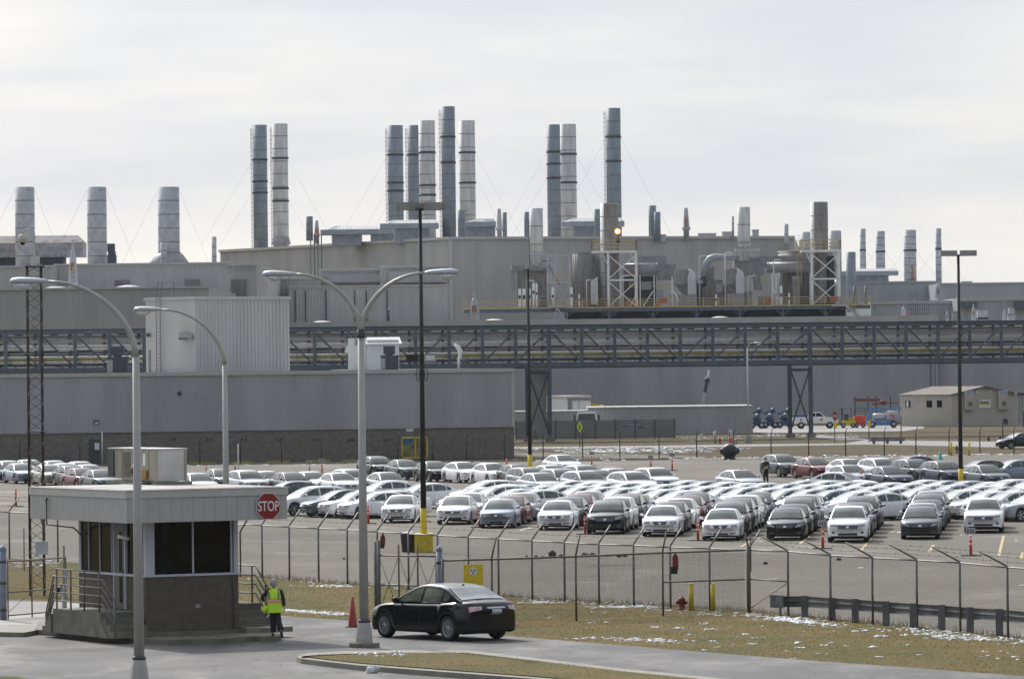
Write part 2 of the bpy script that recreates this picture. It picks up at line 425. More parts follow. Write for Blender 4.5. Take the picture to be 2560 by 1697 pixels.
bg2 = nd(nt, 'ShaderNodeBackground'); bg2.inputs['Strength'].default_value = 1.0
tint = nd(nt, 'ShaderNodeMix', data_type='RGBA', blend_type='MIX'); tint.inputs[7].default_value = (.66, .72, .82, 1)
L(rp.outputs[0], tint.inputs[6]); L(tint.outputs[2], bg2.inputs[0])
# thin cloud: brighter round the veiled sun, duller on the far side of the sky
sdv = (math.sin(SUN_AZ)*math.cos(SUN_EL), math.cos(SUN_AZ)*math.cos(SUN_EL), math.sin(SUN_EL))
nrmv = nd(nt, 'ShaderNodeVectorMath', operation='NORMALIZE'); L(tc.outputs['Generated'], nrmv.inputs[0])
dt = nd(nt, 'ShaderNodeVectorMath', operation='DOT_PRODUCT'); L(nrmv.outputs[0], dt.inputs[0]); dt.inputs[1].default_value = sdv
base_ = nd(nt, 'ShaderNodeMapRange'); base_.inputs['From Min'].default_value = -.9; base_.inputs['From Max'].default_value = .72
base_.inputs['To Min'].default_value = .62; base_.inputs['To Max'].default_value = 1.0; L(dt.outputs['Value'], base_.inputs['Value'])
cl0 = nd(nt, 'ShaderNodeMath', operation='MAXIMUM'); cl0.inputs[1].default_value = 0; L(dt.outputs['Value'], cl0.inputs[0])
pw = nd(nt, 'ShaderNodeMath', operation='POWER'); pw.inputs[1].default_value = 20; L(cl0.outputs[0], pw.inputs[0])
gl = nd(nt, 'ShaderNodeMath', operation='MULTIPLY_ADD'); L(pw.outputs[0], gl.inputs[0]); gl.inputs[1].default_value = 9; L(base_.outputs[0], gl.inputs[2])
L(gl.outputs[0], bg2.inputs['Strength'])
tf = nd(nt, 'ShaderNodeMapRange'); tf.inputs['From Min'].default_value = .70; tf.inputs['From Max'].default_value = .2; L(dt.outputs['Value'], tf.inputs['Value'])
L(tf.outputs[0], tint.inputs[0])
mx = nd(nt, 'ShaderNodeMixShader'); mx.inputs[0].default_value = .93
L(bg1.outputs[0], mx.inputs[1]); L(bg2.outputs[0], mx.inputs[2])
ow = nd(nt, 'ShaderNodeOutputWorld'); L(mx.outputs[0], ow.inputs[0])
sl = bpy.data.lights.new('sun', 'SUN'); sl.energy = 3.6; sl.angle = R(1.5); sl.color = (1, .965, .91)
so = bpy.data.objects.new('sun', sl); COL.objects.link(so)
sd = Vector((math.sin(SUN_AZ)*math.cos(SUN_EL), math.cos(SUN_AZ)*math.cos(SUN_EL), math.sin(SUN_EL)))
so.rotation_euler = sd.to_track_quat('Z', 'Y').to_euler(); so.location = (-60, 200, 120)
SC.view_settings.view_transform = 'Standard'; SC.view_settings.look = 'None'; SC.view_settings.exposure = 0; SC.view_settings.gamma = 1
SC.cycles.max_bounces = 6; SC.cycles.diffuse_bounces = 3; SC.cycles.glossy_bounces = 3; SC.cycles.use_denoising = True
# ================================================================ SETTING: ground, car park, roads
m_grass = ground_mat('grass_ground', (.135, .092, .034), (.072, .073, .024), scale=.35, rough=.95, spec=.1, fine=(14, .35), bump=.6)
m_lot = ground_mat('lot_asphalt', (.132, .115, .091), (.096, .085, .069), scale=.09, stretch=(1, .6, 1), rough=.85, spec=.22, fine=(3.5, .10),
                   spots=(.19, .185, .175), spotthr=(.55, .76), spotscale=.16, spotrough=.6, bump=.15, cracks=.16)
m_road = ground_mat('road_asphalt', (.135, .131, .127), (.09, .088, .086), scale=.35, rough=.85, spec=.22, fine=(9, .14),
                    spots=(.155, .15, .14), spotthr=(.50, .72), spotscale=.55, spotrough=.62, bump=.2, cracks=.30)
m_pale = ground_mat('pale_concrete', (.28, .27, .255), (.22, .21, .20), scale=.5, rough=.8, spec=.3, fine=(5, .12), bump=.1)
m_fargrass = ground_mat('far_grass', (.105, .080, .043), (.062, .056, .028), scale=.12, stretch=(.5, 1, 1), rough=.95, spec=.1, fine=(5, .25), bump=.5,
                        spots=(.50, .50, .50), spotthr=(.66, .72), spotscale=.5)
PZ = 1.0
crest_px = [(-900, 1330), (24, 1397), (656, 1444), (1331, 1497), (1872, 1528), (2520, 1592), (3100, 1650)]
crest = [G(x, y, PZ) for x, y in crest_px]
crest[0].x -= 6; crest.insert(0, crest[0]+Vector((-400, 60, 0))); crest.append(crest[-1]+Vector((300, -25, 0)))
def crest_y(x):
    for a, b in zip(crest, crest[1:]):
        if a.x <= x <= b.x: return a.y+(b.y-a.y)*(x-a.x)/(b.x-a.x)
    return crest[-1].y
mb = MB(); rows = [[], [], [], [], []]
for p in crest:
    rows[0].append((p.x, 20, PZ)); rows[1].append((p.x, p.y+.9, PZ)); rows[2].append((p.x, p.y+2.2, PZ-.2))
    rows[3].append((p.x, p.y+6, -.03)); rows[4].append((p.x*12, 6000, -.03))
n = len(crest); vs = [v for r_ in rows for v in r_]
fs = [(i*n+j, i*n+j+1, (i+1)*n+j+1, (i+1)*n+j) for i in range(4) for j in range(n-1)]
mb.add(vs, fs)
struct('ground', mb, m_grass)
# car park
mb = MB(); lot_near = [(p.x, p.y+6.2, 0) for p in crest[1:-1]]
lot_near[0] = (-260, lot_near[0][1]+20, 0); lot_near[-1] = (260, lot_near[-1][1], 0)
far_l, far_r = 439.0, 452.0
mb.poly(lot_near+[(260, far_r, 0), (-260, far_l, 0)])
struct('car_park', mb, m_lot)
# near road
mb = MB()
up = [(-700, 1478), (170, 1503), (430, 1516), (651, 1535), (898, 1552), (1260, 1588), (1556, 1612), (1960, 1645), (2156, 1659), (2560, 1689), (3100, 1730)]
upw = [G(x, y, PZ+.004) for x, y in up]
mb.add([(p.x, p.y, PZ+.004) for p in upw]+[(p.x, 25, PZ+.004) for p in upw], [(i, len(upw)+i, len(upw)+i+1, i+1) for i in range(len(upw)-1)])
struct('road', mb, m_road)
# pale concrete lane seen through the left gate
mb = MB(); mb.poly([G(x, y, PZ+.008) for x, y in [(-400, 1497), (165, 1504), (420, 1519), (420, 1545), (165, 1566), (-400, 1566)]][::-1])
struct('path', mb, m_pale)
# snow melt strip beside the road edge, kerbed pavement at left
def slab(name, px, z, h, m, inset=None):
    pts = [G(x, y, z+h) for x, y in px]; mbx = MB()
    base = [Vector((p.x, p.y, z)) for p in pts]
    # orientation
    a = sum((pts[i].x*pts[(i+1) % len(pts)].y-pts[(i+1) % len(pts)].x*pts[i].y) for i in range(len(pts)))
    if a < 0: base.reverse()
    mbx.prism(base, (0, 0, h))
    return struct(name, mbx, m)
slab('pavement', [(-500, 1560), (84, 1561), (95, 1574), (60, 1580), (-500, 1571)], PZ, .13, 'concrete')
slab('kerb_island', [(87, 1572), (140, 1577), (248, 1588), (420, 1598), (560, 1595), (640, 1589), (688, 1590), (703, 1587), (700, 1576), (640, 1562), (300, 1525), (95, 1552)], PZ, .15, 'concrete_old')
isl = [(741, 1641), (752, 1635), (780, 1630), (870, 1626), (949, 1624), (1169, 1624), (1360, 1646), (1556, 1670), (1822, 1696), (2300, 1742), (2300, 1778), (1700, 1728), (1360, 1697), (1067, 1675), (898, 1662), (800, 1651), (752, 1645)]
slab('kerb', isl, PZ, .13, 'concrete')
def inset(px, k, yk):
    cx = sum(p[0] for p in px)/len(px); out = []
    n = len(px)
    for i in range(n):
        a = Vector(px[i-1]); b = Vector(px[i]); c = Vector(px[(i+1) % n])
        t = (c-a).normalized(); nrm = Vector((-t.y, t.x))
        out.append((b.x+nrm.x*k, b.y+nrm.y*yk))
    return out
ins = inset(isl, 14, 6.5)
mb = MB(); pts = [G(x, y, PZ+.155) for x, y in ins]; mb.prism([Vector((p.x, p.y, PZ+.1)) for p in pts][::-1], (0, 0, .055))
struct('lawn', mb, m_grass)
mb = MB(); mb.poly([G(x, y, PZ+.02) for x, y in [(-300, 1684), (40, 1690), (78, 1697), (130, 1712), (-300, 1712)]][::-1])
struct('grass_corner', mb, m_grass)
# far strips behind the car park (ground beyond the fence)
def strip(name, px, z, m):
    mbx = MB(); mbx.poly([G(x, y, z) for x, y in px][::-1]); return struct(name, mbx, m)
strip('far_lawn', [(-300, 1151), (1300, 1149), (2900, 1126), (2900, 1060), (1280, 1062), (1280, 1146), (-300, 1149)], -.02, m_fargrass)
mb = MB(); mb.add([G(1283, 1154, -.016), G(2760, 1136, -.016), G(2760, 1050, -.016), G(1283, 1050, -.016)], [(0, 1, 2, 3)])
struct('far_field', mb, m_fargrass)
strip('far_path', [(1283, 1117), (1600, 1114), (1880, 1110), (2180, 1107), (2180, 1111), (1880, 1115.5), (1600, 1119), (1283, 1121)], .0, m_pale)
strip('far_road', [(1283, 1131), (1480, 1133), (1640, 1137), (1760, 1141), (1760, 1146), (1640, 1145), (1480, 1143), (1283, 1139)], .004, m_lot)
strip('far_lane', [(2170, 1098), (2280, 1101), (2450, 1103), (2700, 1103), (2700, 1121), (2450, 1117), (2280, 1113), (2100, 1110)], .004, m_pale)
strip('far_yard', [(1883, 1066), (2310, 1063), (2310, 1070), (2260, 1077), (2040, 1080), (1883, 1082)], .004, m_pale)
strip('far_drive', [(2040, 1088), (2140, 1093), (2170, 1098), (2100, 1099), (2030, 1093)], .008, m_pale)
# concrete edge of the car park
mb = MB(); mb.box(-235, 13.5, 440.0, 440.35, -.01, .14); struct('kerb', mb, 'concrete')
mb = MB(); mb.poly([(-235, 440.5, .004), (15, 441.0, .004), (15, 449, .004), (-235, 447, .004)]); struct('apron', mb, m_lot)
# stall lines in front of the parked cars
mb = MB()
for (x0, y0, x1, y1) in [(2509, 1338, 2497, 1388), (2334, 1361, 2322, 1379), (2179, 1343, 2150, 1378), (2029, 1334, 1999, 1359), (1876, 1352, 1852, 1366), (2556, 1380, 2553, 1396)]:
    a = G(x0, y0, .004); b = G(x1, y1, .004); w = .06
    mb.add([(a.x-w, a.y, .004), (b.x-w, b.y, .004), (b.x+w, b.y, .004), (a.x+w, a.y, .004)], [(0, 1, 2, 3)])
for (x0, y, x1) in [(1150, 1296, 1186)]:
    pass
struct('road_marking', mb, 'line_yellow')

# ================================================================ near fences
def chain_mesh(mb, a, b, z0, z1, pitch=.085, w=.006):
    # diamond wires as crossed flat ribbons in the vertical plane a-b
    a = Vector((a[0], a[1])); b = Vector((b[0], b[1])); Lh = (b-a).length; d = (b-a)/Lh; H = z1-z0; nrm = Vector((d.y, -d.x))*.004
    t = -H
    while t < Lh:
        for sgn in (1, -1):
            # line from (t,0) going up at 45 deg ; clip to [0,Lh]x[0,H]
            if sgn > 0: p, q = (t, 0), (t+H, H)
            else: p, q = (t+H, 0), (t, H)
            (x0, y0), (x1, y1) = p, q
            lo, hi = 0.0, 1.0; dx = x1-x0
            if dx > 0:
                lo = max(lo, (0-x0)/dx); hi = min(hi, (Lh-x0)/dx)
            else:
                lo = max(lo, (Lh-x0)/dx); hi = min(hi, (0-x0)/dx)
            if hi-lo < .005: continue
            P = (x0+dx*lo, y0+(y1-y0)*lo); Q = (x0+dx*hi, y0+(y1-y0)*hi)
            k = w*.7
            vs = []
            for (s_, h_) in ((P[0], P[1]-k), (Q[0], Q[1]-k), (Q[0], Q[1]+k), (P[0], P[1]+k)):
                g = a+d*s_+nrm*sgn; vs.append((g.x, g.y, z0+h_))
            mb.add(vs, [(0, 1, 2, 3)])
        t += pitch
def fence_run(t, base_pts, H, arm=None, zb=PZ, mesh=True, rail=True, postmat='galv', pr_=.035, cap=True):
    posts = []
    for i, p in enumerate(base_pts):
        pb = MB(); pb.tube([(p.x, p.y, zb-.1), (p.x, p.y, zb+H+.02)], pr_, 8)
        if arm:
            pb.tube([(p.x, p.y, zb+H), (p.x+arm[0], p.y+arm[1], zb+H+arm[2])], .024, 6)
        part('post', pb, postmat, t)
    rb = MB()
    for a, b in zip(base_pts, base_pts[1:]):
        rb.tube([(a.x, a.y-.01, zb+H-.03), (b.x, b.y-.01, zb+H-.03)], .021, 6)
    if rail: part('rail', rb, postmat, t)
    if mesh:
        cb = MB()
        for a, b in zip(base_pts, base_pts[1:]):
            chain_mesh(cb, (a.x, a.y), (b.x, b.y), zb+.03, zb+H-.03)
        part('chain_link', cb, 'wire', t)
    if arm:
        wb = MB()
        for k in (.35, .7, 1.0):
            for a, b in zip(base_pts, base_pts[1:]):
                A = Vector((a.x+arm[0]*k, a.y+arm[1]*k, zb+H+arm[2]*k)); B = Vector((b.x+arm[0]*k, b.y+arm[1]*k, zb+H+arm[2]*k))
                mid = (A+B)/2; mid.z -= .015
                wb.tube([A, mid, B], .005, 4, cap=False)
                n = int((B-A).length/.5)
                for j in range(1, n):
                    q = A.lerp(B, j/n); wb.add([q+Vector((-.006, 0, -.025)), q+Vector((.006, 0, -.025)), q+Vector((.006, 0, .025)), q+Vector((-.006, 0, .025))], [(0, 1, 2, 3)])
        part('barbed_wire', wb, 'wire', t)
fpx = [(-230, 1378), (-100, 1388), (24, 1397), (145, 1406), (590, 1440), (656, 1444), (724, 1449), (797, 1454.5), (869, 1459.5), (944, 1466), (1022, 1473), (1095, 1479), (1172, 1485), (1247, 1491), (1331, 1498), (1412, 1504), (1498, 1510), (1585, 1514), (1676.6, 1520), (1775, 1525), (1872, 1531)]
fA = [G(x, y, PZ) for x, y in fpx]
tA = thing('perimeter_fence', 'long galvanised chain-link fence with barbed wire arms along the car park edge', 'fence', (fA[9].x, fA[9].y, PZ))
fence_run(tA, fA, 1.85, arm=(.38, .25, .55))
fpx2 = [(1872, 1531), (1971, 1538), (2077, 1551), (2182, 1560), (2293, 1568), (2401, 1577), (2520, 1593), (2650, 1606)]
fB = [G(x, y, PZ) for x, y in fpx2]
tB = thing('roadside_fence', 'chain-link fence with left-leaning barbed wire arms standing in front of the guardrail', 'fence', (fB[3].x, fB[3].y, PZ))
fence_run(tB, fB[1:], 1.87, arm=(-.72, .2, .40))
cb = MB(); rb = MB(); a, b = fB[0], fB[1]
rb.tube([(a.x, a.y, PZ+1.82), (b.x, b.y, PZ+1.84)], .021, 6); rb.tube([(a.x, a.y, PZ+.98), (b.x, b.y, PZ+.98)], .021, 6)
rb.tube([(a.x, a.y, PZ+.1), (b.x, b.y, PZ+.95)], .012, 5)
chain_mesh(cb, (a.x, a.y), (b.x, b.y), PZ+.03, PZ+1.82); part('chain_link', cb, 'wire', tB); part('rail', rb, 'galv', tB)
wb = MB()
for k in (.35, .7, 1):
    wb.tube([(a.x-.1*k, a.y, PZ+1.85+.4*k), (b.x-.72*k, b.y+.2*k, PZ+1.87+.4*k)], .006, 4)
part('barbed_wire', wb, 'wire', tB)
# heavy corner post
cpst = fB[0]
mb = MB(); mb.tube([(cpst.x, cpst.y-.08, PZ-.1), (cpst.x, cpst.y-.08, PZ+1.95)], .065, 10); mb.tube([(cpst.x, cpst.y-.08, PZ+1.9), (cpst.x-.08, cpst.y-.08, PZ+2.35)], .03, 6)
mb.tube([(cpst.x+.07, cpst.y-.08, PZ+1.2), (cpst.x+.07, cpst.y-.08, PZ+2.3)], .02, 6)
single('corner_post', mb, 'galv_dark', 'thick rusty corner post where the two fence runs meet', 'fence post', (cpst.x, cpst.y-.08, PZ))
# second fence in front (with the yellow sign), gate to its left
gpx = [(1108, 1553, 143.8), (1231, 1553, 144.5), (1441, 1551, 145.8), (1658, 1538, 148)]
f2 = []
for x, y, Y in gpx:
    p = W(x, y, Y); f2.append(Vector((p.x, Y, PZ)))
f2.append(Vector((cpst.x-.12, cpst.y-.1, PZ)))
t2 = thing('inner_fence', 'lower chain-link fence in front of the perimeter fence, carrying the yellow sign', 'fence', (f2[2].x, f2[2].y, PZ))
rb = MB(); cb = MB()
for i, p in enumerate(f2[:-1]):
    pb = MB(); pb.tube([(p.x, p.y, PZ-.1), (p.x, p.y, PZ+1.88)], .033 if i else .045, 8)
    if i: pb.tube([(p.x, p.y, PZ+1.86), (p.x+.13, p.y+.1, PZ+2.45)], .028, 6)
    part('post', pb, 'galv_dark', t2)
for a, b in zip(f2, f2[1:]):
    rb.tube([(a.x, a.y-.02, PZ+1.83), (b.x, b.y-.02, PZ+1.83)], .028, 6)
    chain_mesh(cb, (a.x, a.y), (b.x, b.y), PZ+.03, PZ+1.83)
rb.tube([(f2[3].x, f2[3].y-.03, PZ+.98), (f2[4].x, f2[4].y-.03, PZ+.98)], .024, 6)
part('rail', rb, 'galv_dark', t2); part('chain_link', cb, 'wire', t2)
# swing gate
gp = W(948, 1512, 146); gx0 = gp.x; gx1 = W(1096, 1512, 144.6).x
t = thing('swing_gate', 'dark framed swing gate with crossed brace rods, standing half open by the light pole', 'gate', (gx0, 146, PZ))
mb = MB(); mb.tube([(gx0, 146, PZ-.1), (gx0, 146, PZ+2.35)], .055, 8); mb.tube([(gx0-.1, 146.4, PZ-.1), (gx0-.1, 146.4, PZ+2.3)], .05, 8); part('gate_post', mb, 'galv', t)
fr = MB()
zt, zm, zb_ = W(1020, 1390, 145).z, W(1020, 1464, 145).z, PZ+.08
def gy(x): return 146+(x-gx0)/(gx1-gx0)*(144.6-146)
for z in (zt, zm, zb_): fr.tube([(gx0, gy(gx0), z), (gx1, gy(gx1), z)], .024, 6)
for f_ in (.34, .66):
    x = gx0+(gx1-gx0)*f_; fr.tube([(x, gy(x), zb_), (x, gy(x), W(1020, 1361, 145).z)], .03, 6)
fr.tube([(gx1-.05, gy(gx1), zb_), (gx1-.05, gy(gx1), zt)], .028, 6)
part('gate_frame', fr, 'galv_dark', t)
br = MB()
for f0, f1 in ((0, .34), (.34, .66), (.66, 1)):
    xa, xb = gx0+(gx1-gx0)*f0, gx0+(gx1-gx0)*f1
    br.tube([(xa, gy(xa), zt), (xb, gy(xb), zb_+.2)], .010, 5); br.tube([(xb, gy(xb), zt), (xa, gy(xa), zb_+.2)], .010, 5)
part('brace', br, 'galv_dark', t)
# capped gate posts
def capped_post(px, Y, ytop, rr, label, zbase=PZ, dark=True):
    p = W(px, 1500, Y); zt_ = W(px, ytop, Y).z
    t = thing('gate_post', label, 'post', (p.x, Y, zbase), 'blue-grey capped gate posts')
    mb = MB(); mb.tube([(p.x, Y, zbase), (p.x, Y, zt_-.12)], rr, 14); part('shaft', mb, 'bluegrey', t)
    mb = MB(); mb.lathe((p.x, Y, zt_-.13), [(rr*1.08, 0), (rr*1.08, .05), (rr*.8, .1), (rr*.3, .14), (0.001, .145)], 14); part('cap', mb, 'bluegrey', t)
    if dark:
        mb = MB()
        for z in (zbase+.25, zbase+1.05, zt_-.5):
            mb = MB(); mb.lathe((p.x, Y, z), [(rr*1.05, 0), (rr*1.05, .08)], 14); part('band', mb, 'dark_grey', t)
capped_post(1099.5, 144.2, 1365, .085, 'blue-grey capped post at the right end of the swing gate')
capped_post(8, 150, 1364, .105, 'banded blue-grey gate post beside the left pavement')
# left gate
t = thing('left_gate', 'rusty chain-link gate leaf between banded post and guardhouse steps', 'gate', (W(90, 1560, 151).x, 151, PZ))
xa, xb = W(20, 1500, 150.3).x, W(165, 1500, 153).x
fr = MB(); cb = MB()
z1_, z2_, z3_ = W(90, 1400, 151).z, W(90, 1477, 151).z, PZ+.12
for z in (z1_, z2_, z3_): fr.tube([(xa, 150.3, z), (xb, 153, z)], .02, 6)
for x_, y_ in ((xa, 150.3), (W(80, 1500, 151.5).x, 151.5), (xb, 153)): fr.tube([(x_, y_, PZ), (x_, y_, z1_+.03)], .024, 6)
fr.tube([(xa, 150.3, PZ+.2), (W(80, 1500, 151.5).x, 151.5, z2_)], .008, 5)
chain_mesh(cb, (xa, 150.3), (xb, 153), PZ+.1, z1_, pitch=.085)
part('gate_frame', fr, 'galv_dark', t); part('chain_link', cb, mat('wire_rusty', (.16, .10, .06), .8, var=.2), t)
for px, Y in ((161, 153.5),):
    p = W(px, 1500, Y); mb = MB(); mb.tube([(p.x, Y, PZ), (p.x, Y, W(px, 1363, Y).z)], .03, 8)
    single('gate_stop_post', mb, 'galv_dark', 'thin steel post just behind the guardhouse left railing', 'post', (p.x, Y, PZ))
# yellow sign
def rot_box(mb, c, ax, hx, hy, hz): mb.obox((c[0], c[1]), ax, (-ax[1], ax[0]), hx, hy, c[2]-hz, c[2]+hz)
x0, x1, z0, z1 = rect(1159, 1410, 1208, 1462, 143.7)
t = thing('warning_sign', 'square yellow sign with a white disc wired to the inner fence', 'sign', ((x0+x1)/2, 143.7, z0))
mb = MB(); mb.box(x0, x1, 143.68, 143.70, z0, z1); part('panel', mb, 'paint_yellow', t)
cx, cz = (x0+x1)/2, (z0+z1)/2+.10; mb = MB(); mb.lathe((cx, 143.672, cz), [(0.001, -.004), (.11, -.004), (.11, .004), (.001, .004)], 20, smooth=False, axis='y'); part('disc', mb, 'sign_white', t)
mb = MB()
for k in range(3):
    an = k*2.1+.5; mb.box(cx+.05*math.cos(an)-.02, cx+.05*math.cos(an)+.018, 143.660, 143.667, cz+.05*math.sin(an)-.03, cz+.05*math.sin(an)+.03)
part('symbol', mb, 'black', t)
# red boxes on fence posts
def redbox(px0, px1, py0, py1, Y, label):
    x0, x1, z0, z1 = rect(px0, py0, px1, py1, Y)
    t = thing('call_box', label, 'box', ((x0+x1)/2, Y, z0), 'red boxes on the fence posts')
    mb = MB(); mb.box(x0, x1, Y, Y+.12, z0+.22*(z1-z0), z1-.15*(z1-z0)); part('housing', mb, 'hydrant_red', t)
    mb = MB(); mb.lathe(((x0+x1)/2, Y+.06, z1-.15*(z1-z0)), [((x1-x0)*.42, 0), ((x1-x0)*.3, .06), (.02, .12), (.001, .14)], 10); part('cap', mb, 'hydrant_red', t)
    mb = MB(); mb.box(x0-.05, x1-.03, Y-.02, Y+.05, z0, z0+.36*(z1-z0)); part('bracket', mb, 'black', t)
redbox(1681, 1696, 1384, 1434, 151.4, 'red box on a fence post above the yellow bollards')
redbox(951, 963, 1336, 1370, 170.0, 'red box on the fence post beside the swing gate')
# bollards + hydrants
def bollard(px0, px1, py0, py1, label, group, Y=None, m='paint_yellow', zb=PZ, cat='bollard', name='bollard'):
    pb = G((px0+px1)/2, py1, zb) if Y is None else Vector((W((px0+px1)/2, py1, Y).x, Y, zb))
    s = F/pb.y; r = (px1-px0)/2/s; zt_ = W((px0+px1)/2, py0, pb.y).z
    t = thing(name, label, cat, (pb.x, pb.y, zb), group)
    mb = MB(); mb.tube([(pb.x, pb.y, zb), (pb.x, pb.y, zt_-r*.5)], r, 14); part('post', mb, m, t)
    mb = MB(); mb.lathe((pb.x, pb.y, zt_-r*.5), [(r, 0), (r*.85, r*.3), (r*.4, r*.48), (.001, r*.5)], 14); part('cap', mb, m, t)
g = 'yellow bollards'
bollard(1722, 1735, 1457, 1524, 'yellow bollard behind the fence, next to the red hydrant', g)
bollard(1777, 1789, 1458, 1527, 'yellow bollard behind the fence, right of its twin beside the hydrant', g)
def hydrant(px0, px1, py0, py1, label, zb=0.0, Y=None):
    cxp = (px0+px1)/2; pb = G(cxp, py1, zb) if Y is None else Vector((W(cxp, py1, Y).x, Y, zb)); s = F/pb.y; w = (px1-px0)/s; h = (py1-py0)/s
    t = thing('fire_hydrant', label, 'hydrant', (pb.x, pb.y, zb), 'red fire hydrants')
    x, y = pb.x, pb.y; r = w*.27
    mb = MB(); mb.lathe((x, y, zb), [(r*1.35, 0), (r*1.35, h*.07), (r, h*.1), (r, h*.62), (r*1.25, h*.64), (r*1.25, h*.7)], 14); part('barrel', mb, 'hydrant_red', t)
    mb = MB(); mb.lathe((x, y, zb), [(r*1.2, h*.7), (r*1.0, h*.8), (r*.5, h*.89), (r*.22, h*.92), (r*.2, h), (.001, h)], 14); part('bonnet', mb, 'hydrant_red', t)
    for sg in (-1, 1):
        mb = MB(); mb.lathe((x, y, zb+h*.52), [(r*.5, 0), (r*.5, sg*w*.4), (r*.6, sg*w*.4), (r*.6, sg*w*.5), (.001, sg*w*.5)], 10, axis='x'); part('nozzle', mb, 'hydrant_red', t)
hydrant(1690, 1719, 1488, 1524, 'red fire hydrant left of the two yellow bollards behind the fence', PZ)
# rocks
rk = [(1381, 1389, 9), (1464, 1389, 7), (1482, 1388, 6), (1402, 1389, 4), (1340, 1390, 3.2), (1356, 1391, 3), (1519, 1388, 4), (1548, 1390, 5), (1563, 1389, 4), (1317, 1389, 2.6), (2097, 1398, 4.5), (860, 1395, 2.6), (1913, 1408, 4.4)]
for i, (x, y, r) in enumerate(rk):
    p = G(x, y+2, 0); s = F/p.y; mb = MB(); mb.blob((p.x, p.y, r/s*.6), r/s*1.15, (1.2, 1, .85), seed=i, amp=.25)
    single('rock', mb, 'rock', ['large dark rock behind the inner fence, left of the others', 'flat-topped dark rock right of the largest rock', 'dark rock touching the flat-topped rock', 'small dark rock just right of the largest rock',
        'tiny dark rock, left of the largest rock', 'tiny dark lump between the tiny and large rocks', 'small dark rock behind the middle fence posts', 'low dark rock near the slim inner fence post', 'low dark rock at the right end of the rock line',
        'tiniest dark rock at the left end of the rock line', 'lone dark stone on the asphalt at right, behind the fence', 'lone dark stone on the asphalt behind the left fence run', 'dark stone on the asphalt just right of the corner post'][i],
        'rock', (p.x, p.y, 0), 'dark rocks on the asphalt')
# guardrail
gr = [(1925, 1487, 1519), (1956, 1489, 1521)]
posts_px = [(2011, 1489, 1545), (2079, 1494, 1554), (2137, 1497, 1560), (2214, 1503, 1567), (2282, 1508, 1573), (2353, 1512, 1578), (2424, 1518, 1584), (2497, 1522, 1592), (2575, 1529, 1601)]
t = thing('guardrail', 'grey steel guardrail on thick posts behind the roadside fence', 'guardrail', (G(2214, 1567, PZ).x, G(2214, 1567, PZ).y+.5, PZ))
pp = []
for x, yt, yb in posts_px:
    p = G(x, yb-2, PZ); Y = p.y+.55; X = W(x, yt, Y).x; zt_ = W(x, yt, Y).z; pp.append((X, Y, zt_))
    mb = MB(); mb.box(X-.085, X+.085, Y-.1, Y+.06, PZ-.6, zt_+.02); mb.box(X-.10, X+.10, Y-.11, Y-.10, PZ-.6, zt_+.02); part('post', mb, 'rail_grey', t)
prof = [(.03, .0), (.10, -.04), (.10, -.10), (.03, -.15), (.10, -.20), (.10, -.27), (.03, -.31)]
p0 = W(1956, 1489, pp[0][1]+.4); ends = [(p0.x, pp[0][1]+.4, p0.z)]+pp
mb = MB(); k = len(prof); vs = []
for (X, Y, z) in ends:
    for d_, h in prof: vs.append((X, Y+d_+.04, z+h-.01))
mb.add(vs, [(i*k+j, (i+1)*k+j, (i+1)*k+j+1, i*k+j+1) for i in range(len(ends)-1) for j in range(k-1)])
part('beam', mb, 'rail_grey', t)
e0, e1 = W(1925, 1486, pp[0][1]+.6), W(1958, 1486, pp[0][1]+.3); mb = MB()
vs = []
for i in range(9):
    a = math.pi*(i/8-.5); vs.append((e0.x+.12-.12*math.cos(a), e0.y+.1+.14*math.sin(a)))
pts = [(e1.x, e1.y-.04)]+[(v[0], v[1]-.0) for v in vs]+[(e1.x, e1.y+.25)]
zt_, zb_ = e0.z, e0.z-.37
mb.add([(x, y, zt_) for x, y in pts]+[(x, y, zb_) for x, y in pts], [(i, len(pts)+i, len(pts)+i+1, i+1) for i in range(len(pts)-1)]+[tuple(range(len(pts)))])
part('end_terminal', mb, 'rail_grey', t)
mb = MB(); mb.box(e1.x-.12, e1.x-.05, e1.y, e1.y+.1, PZ-.6, zb_+.05); part('post', mb, 'rail_grey', t)

# ================================================================ street lamps
def cobra(t, x, y, z, sg, L_=.88):
    # housing hanging at the arm end, pointing along sg*X
    mb = MB(); n = 14; prof = [(0, .045, .03), (.06, .075, .06), (.22, .12, .085), (.45, .16, .105), (.68, .17, .11), (.82, .13, .09), (.87, .07, .05), (.885, .01, .01)]
    vs = []
    for (l, hw, hh) in prof:
        for k in range(n):
            a = 2*math.pi*k/n; dz = math.sin(a)*hh; 
            if dz < 0: dz *= .55
            vs.append((x+sg*l*L_/.885, y+math.cos(a)*hw, z+dz))
    m = len(prof); fs = [(i*n+k, i*n+(k+1) % n, (i+1)*n+(k+1) % n, (i+1)*n+k) for i in range(m-1) for k in range(n)]
    mb.add(vs, fs, True); part('lamp_head', mb, 'lamp_housing', t)
    mb = MB(); mb.sphere((x+sg*.58*L_/.885, y, z-.045), .2, 14, 10, (1.15, .78, .72)); 
    mb.v = [(a, b, min(c, z-.045)) for a, b, c in mb.v]; part('lens', mb, 'lens', t)
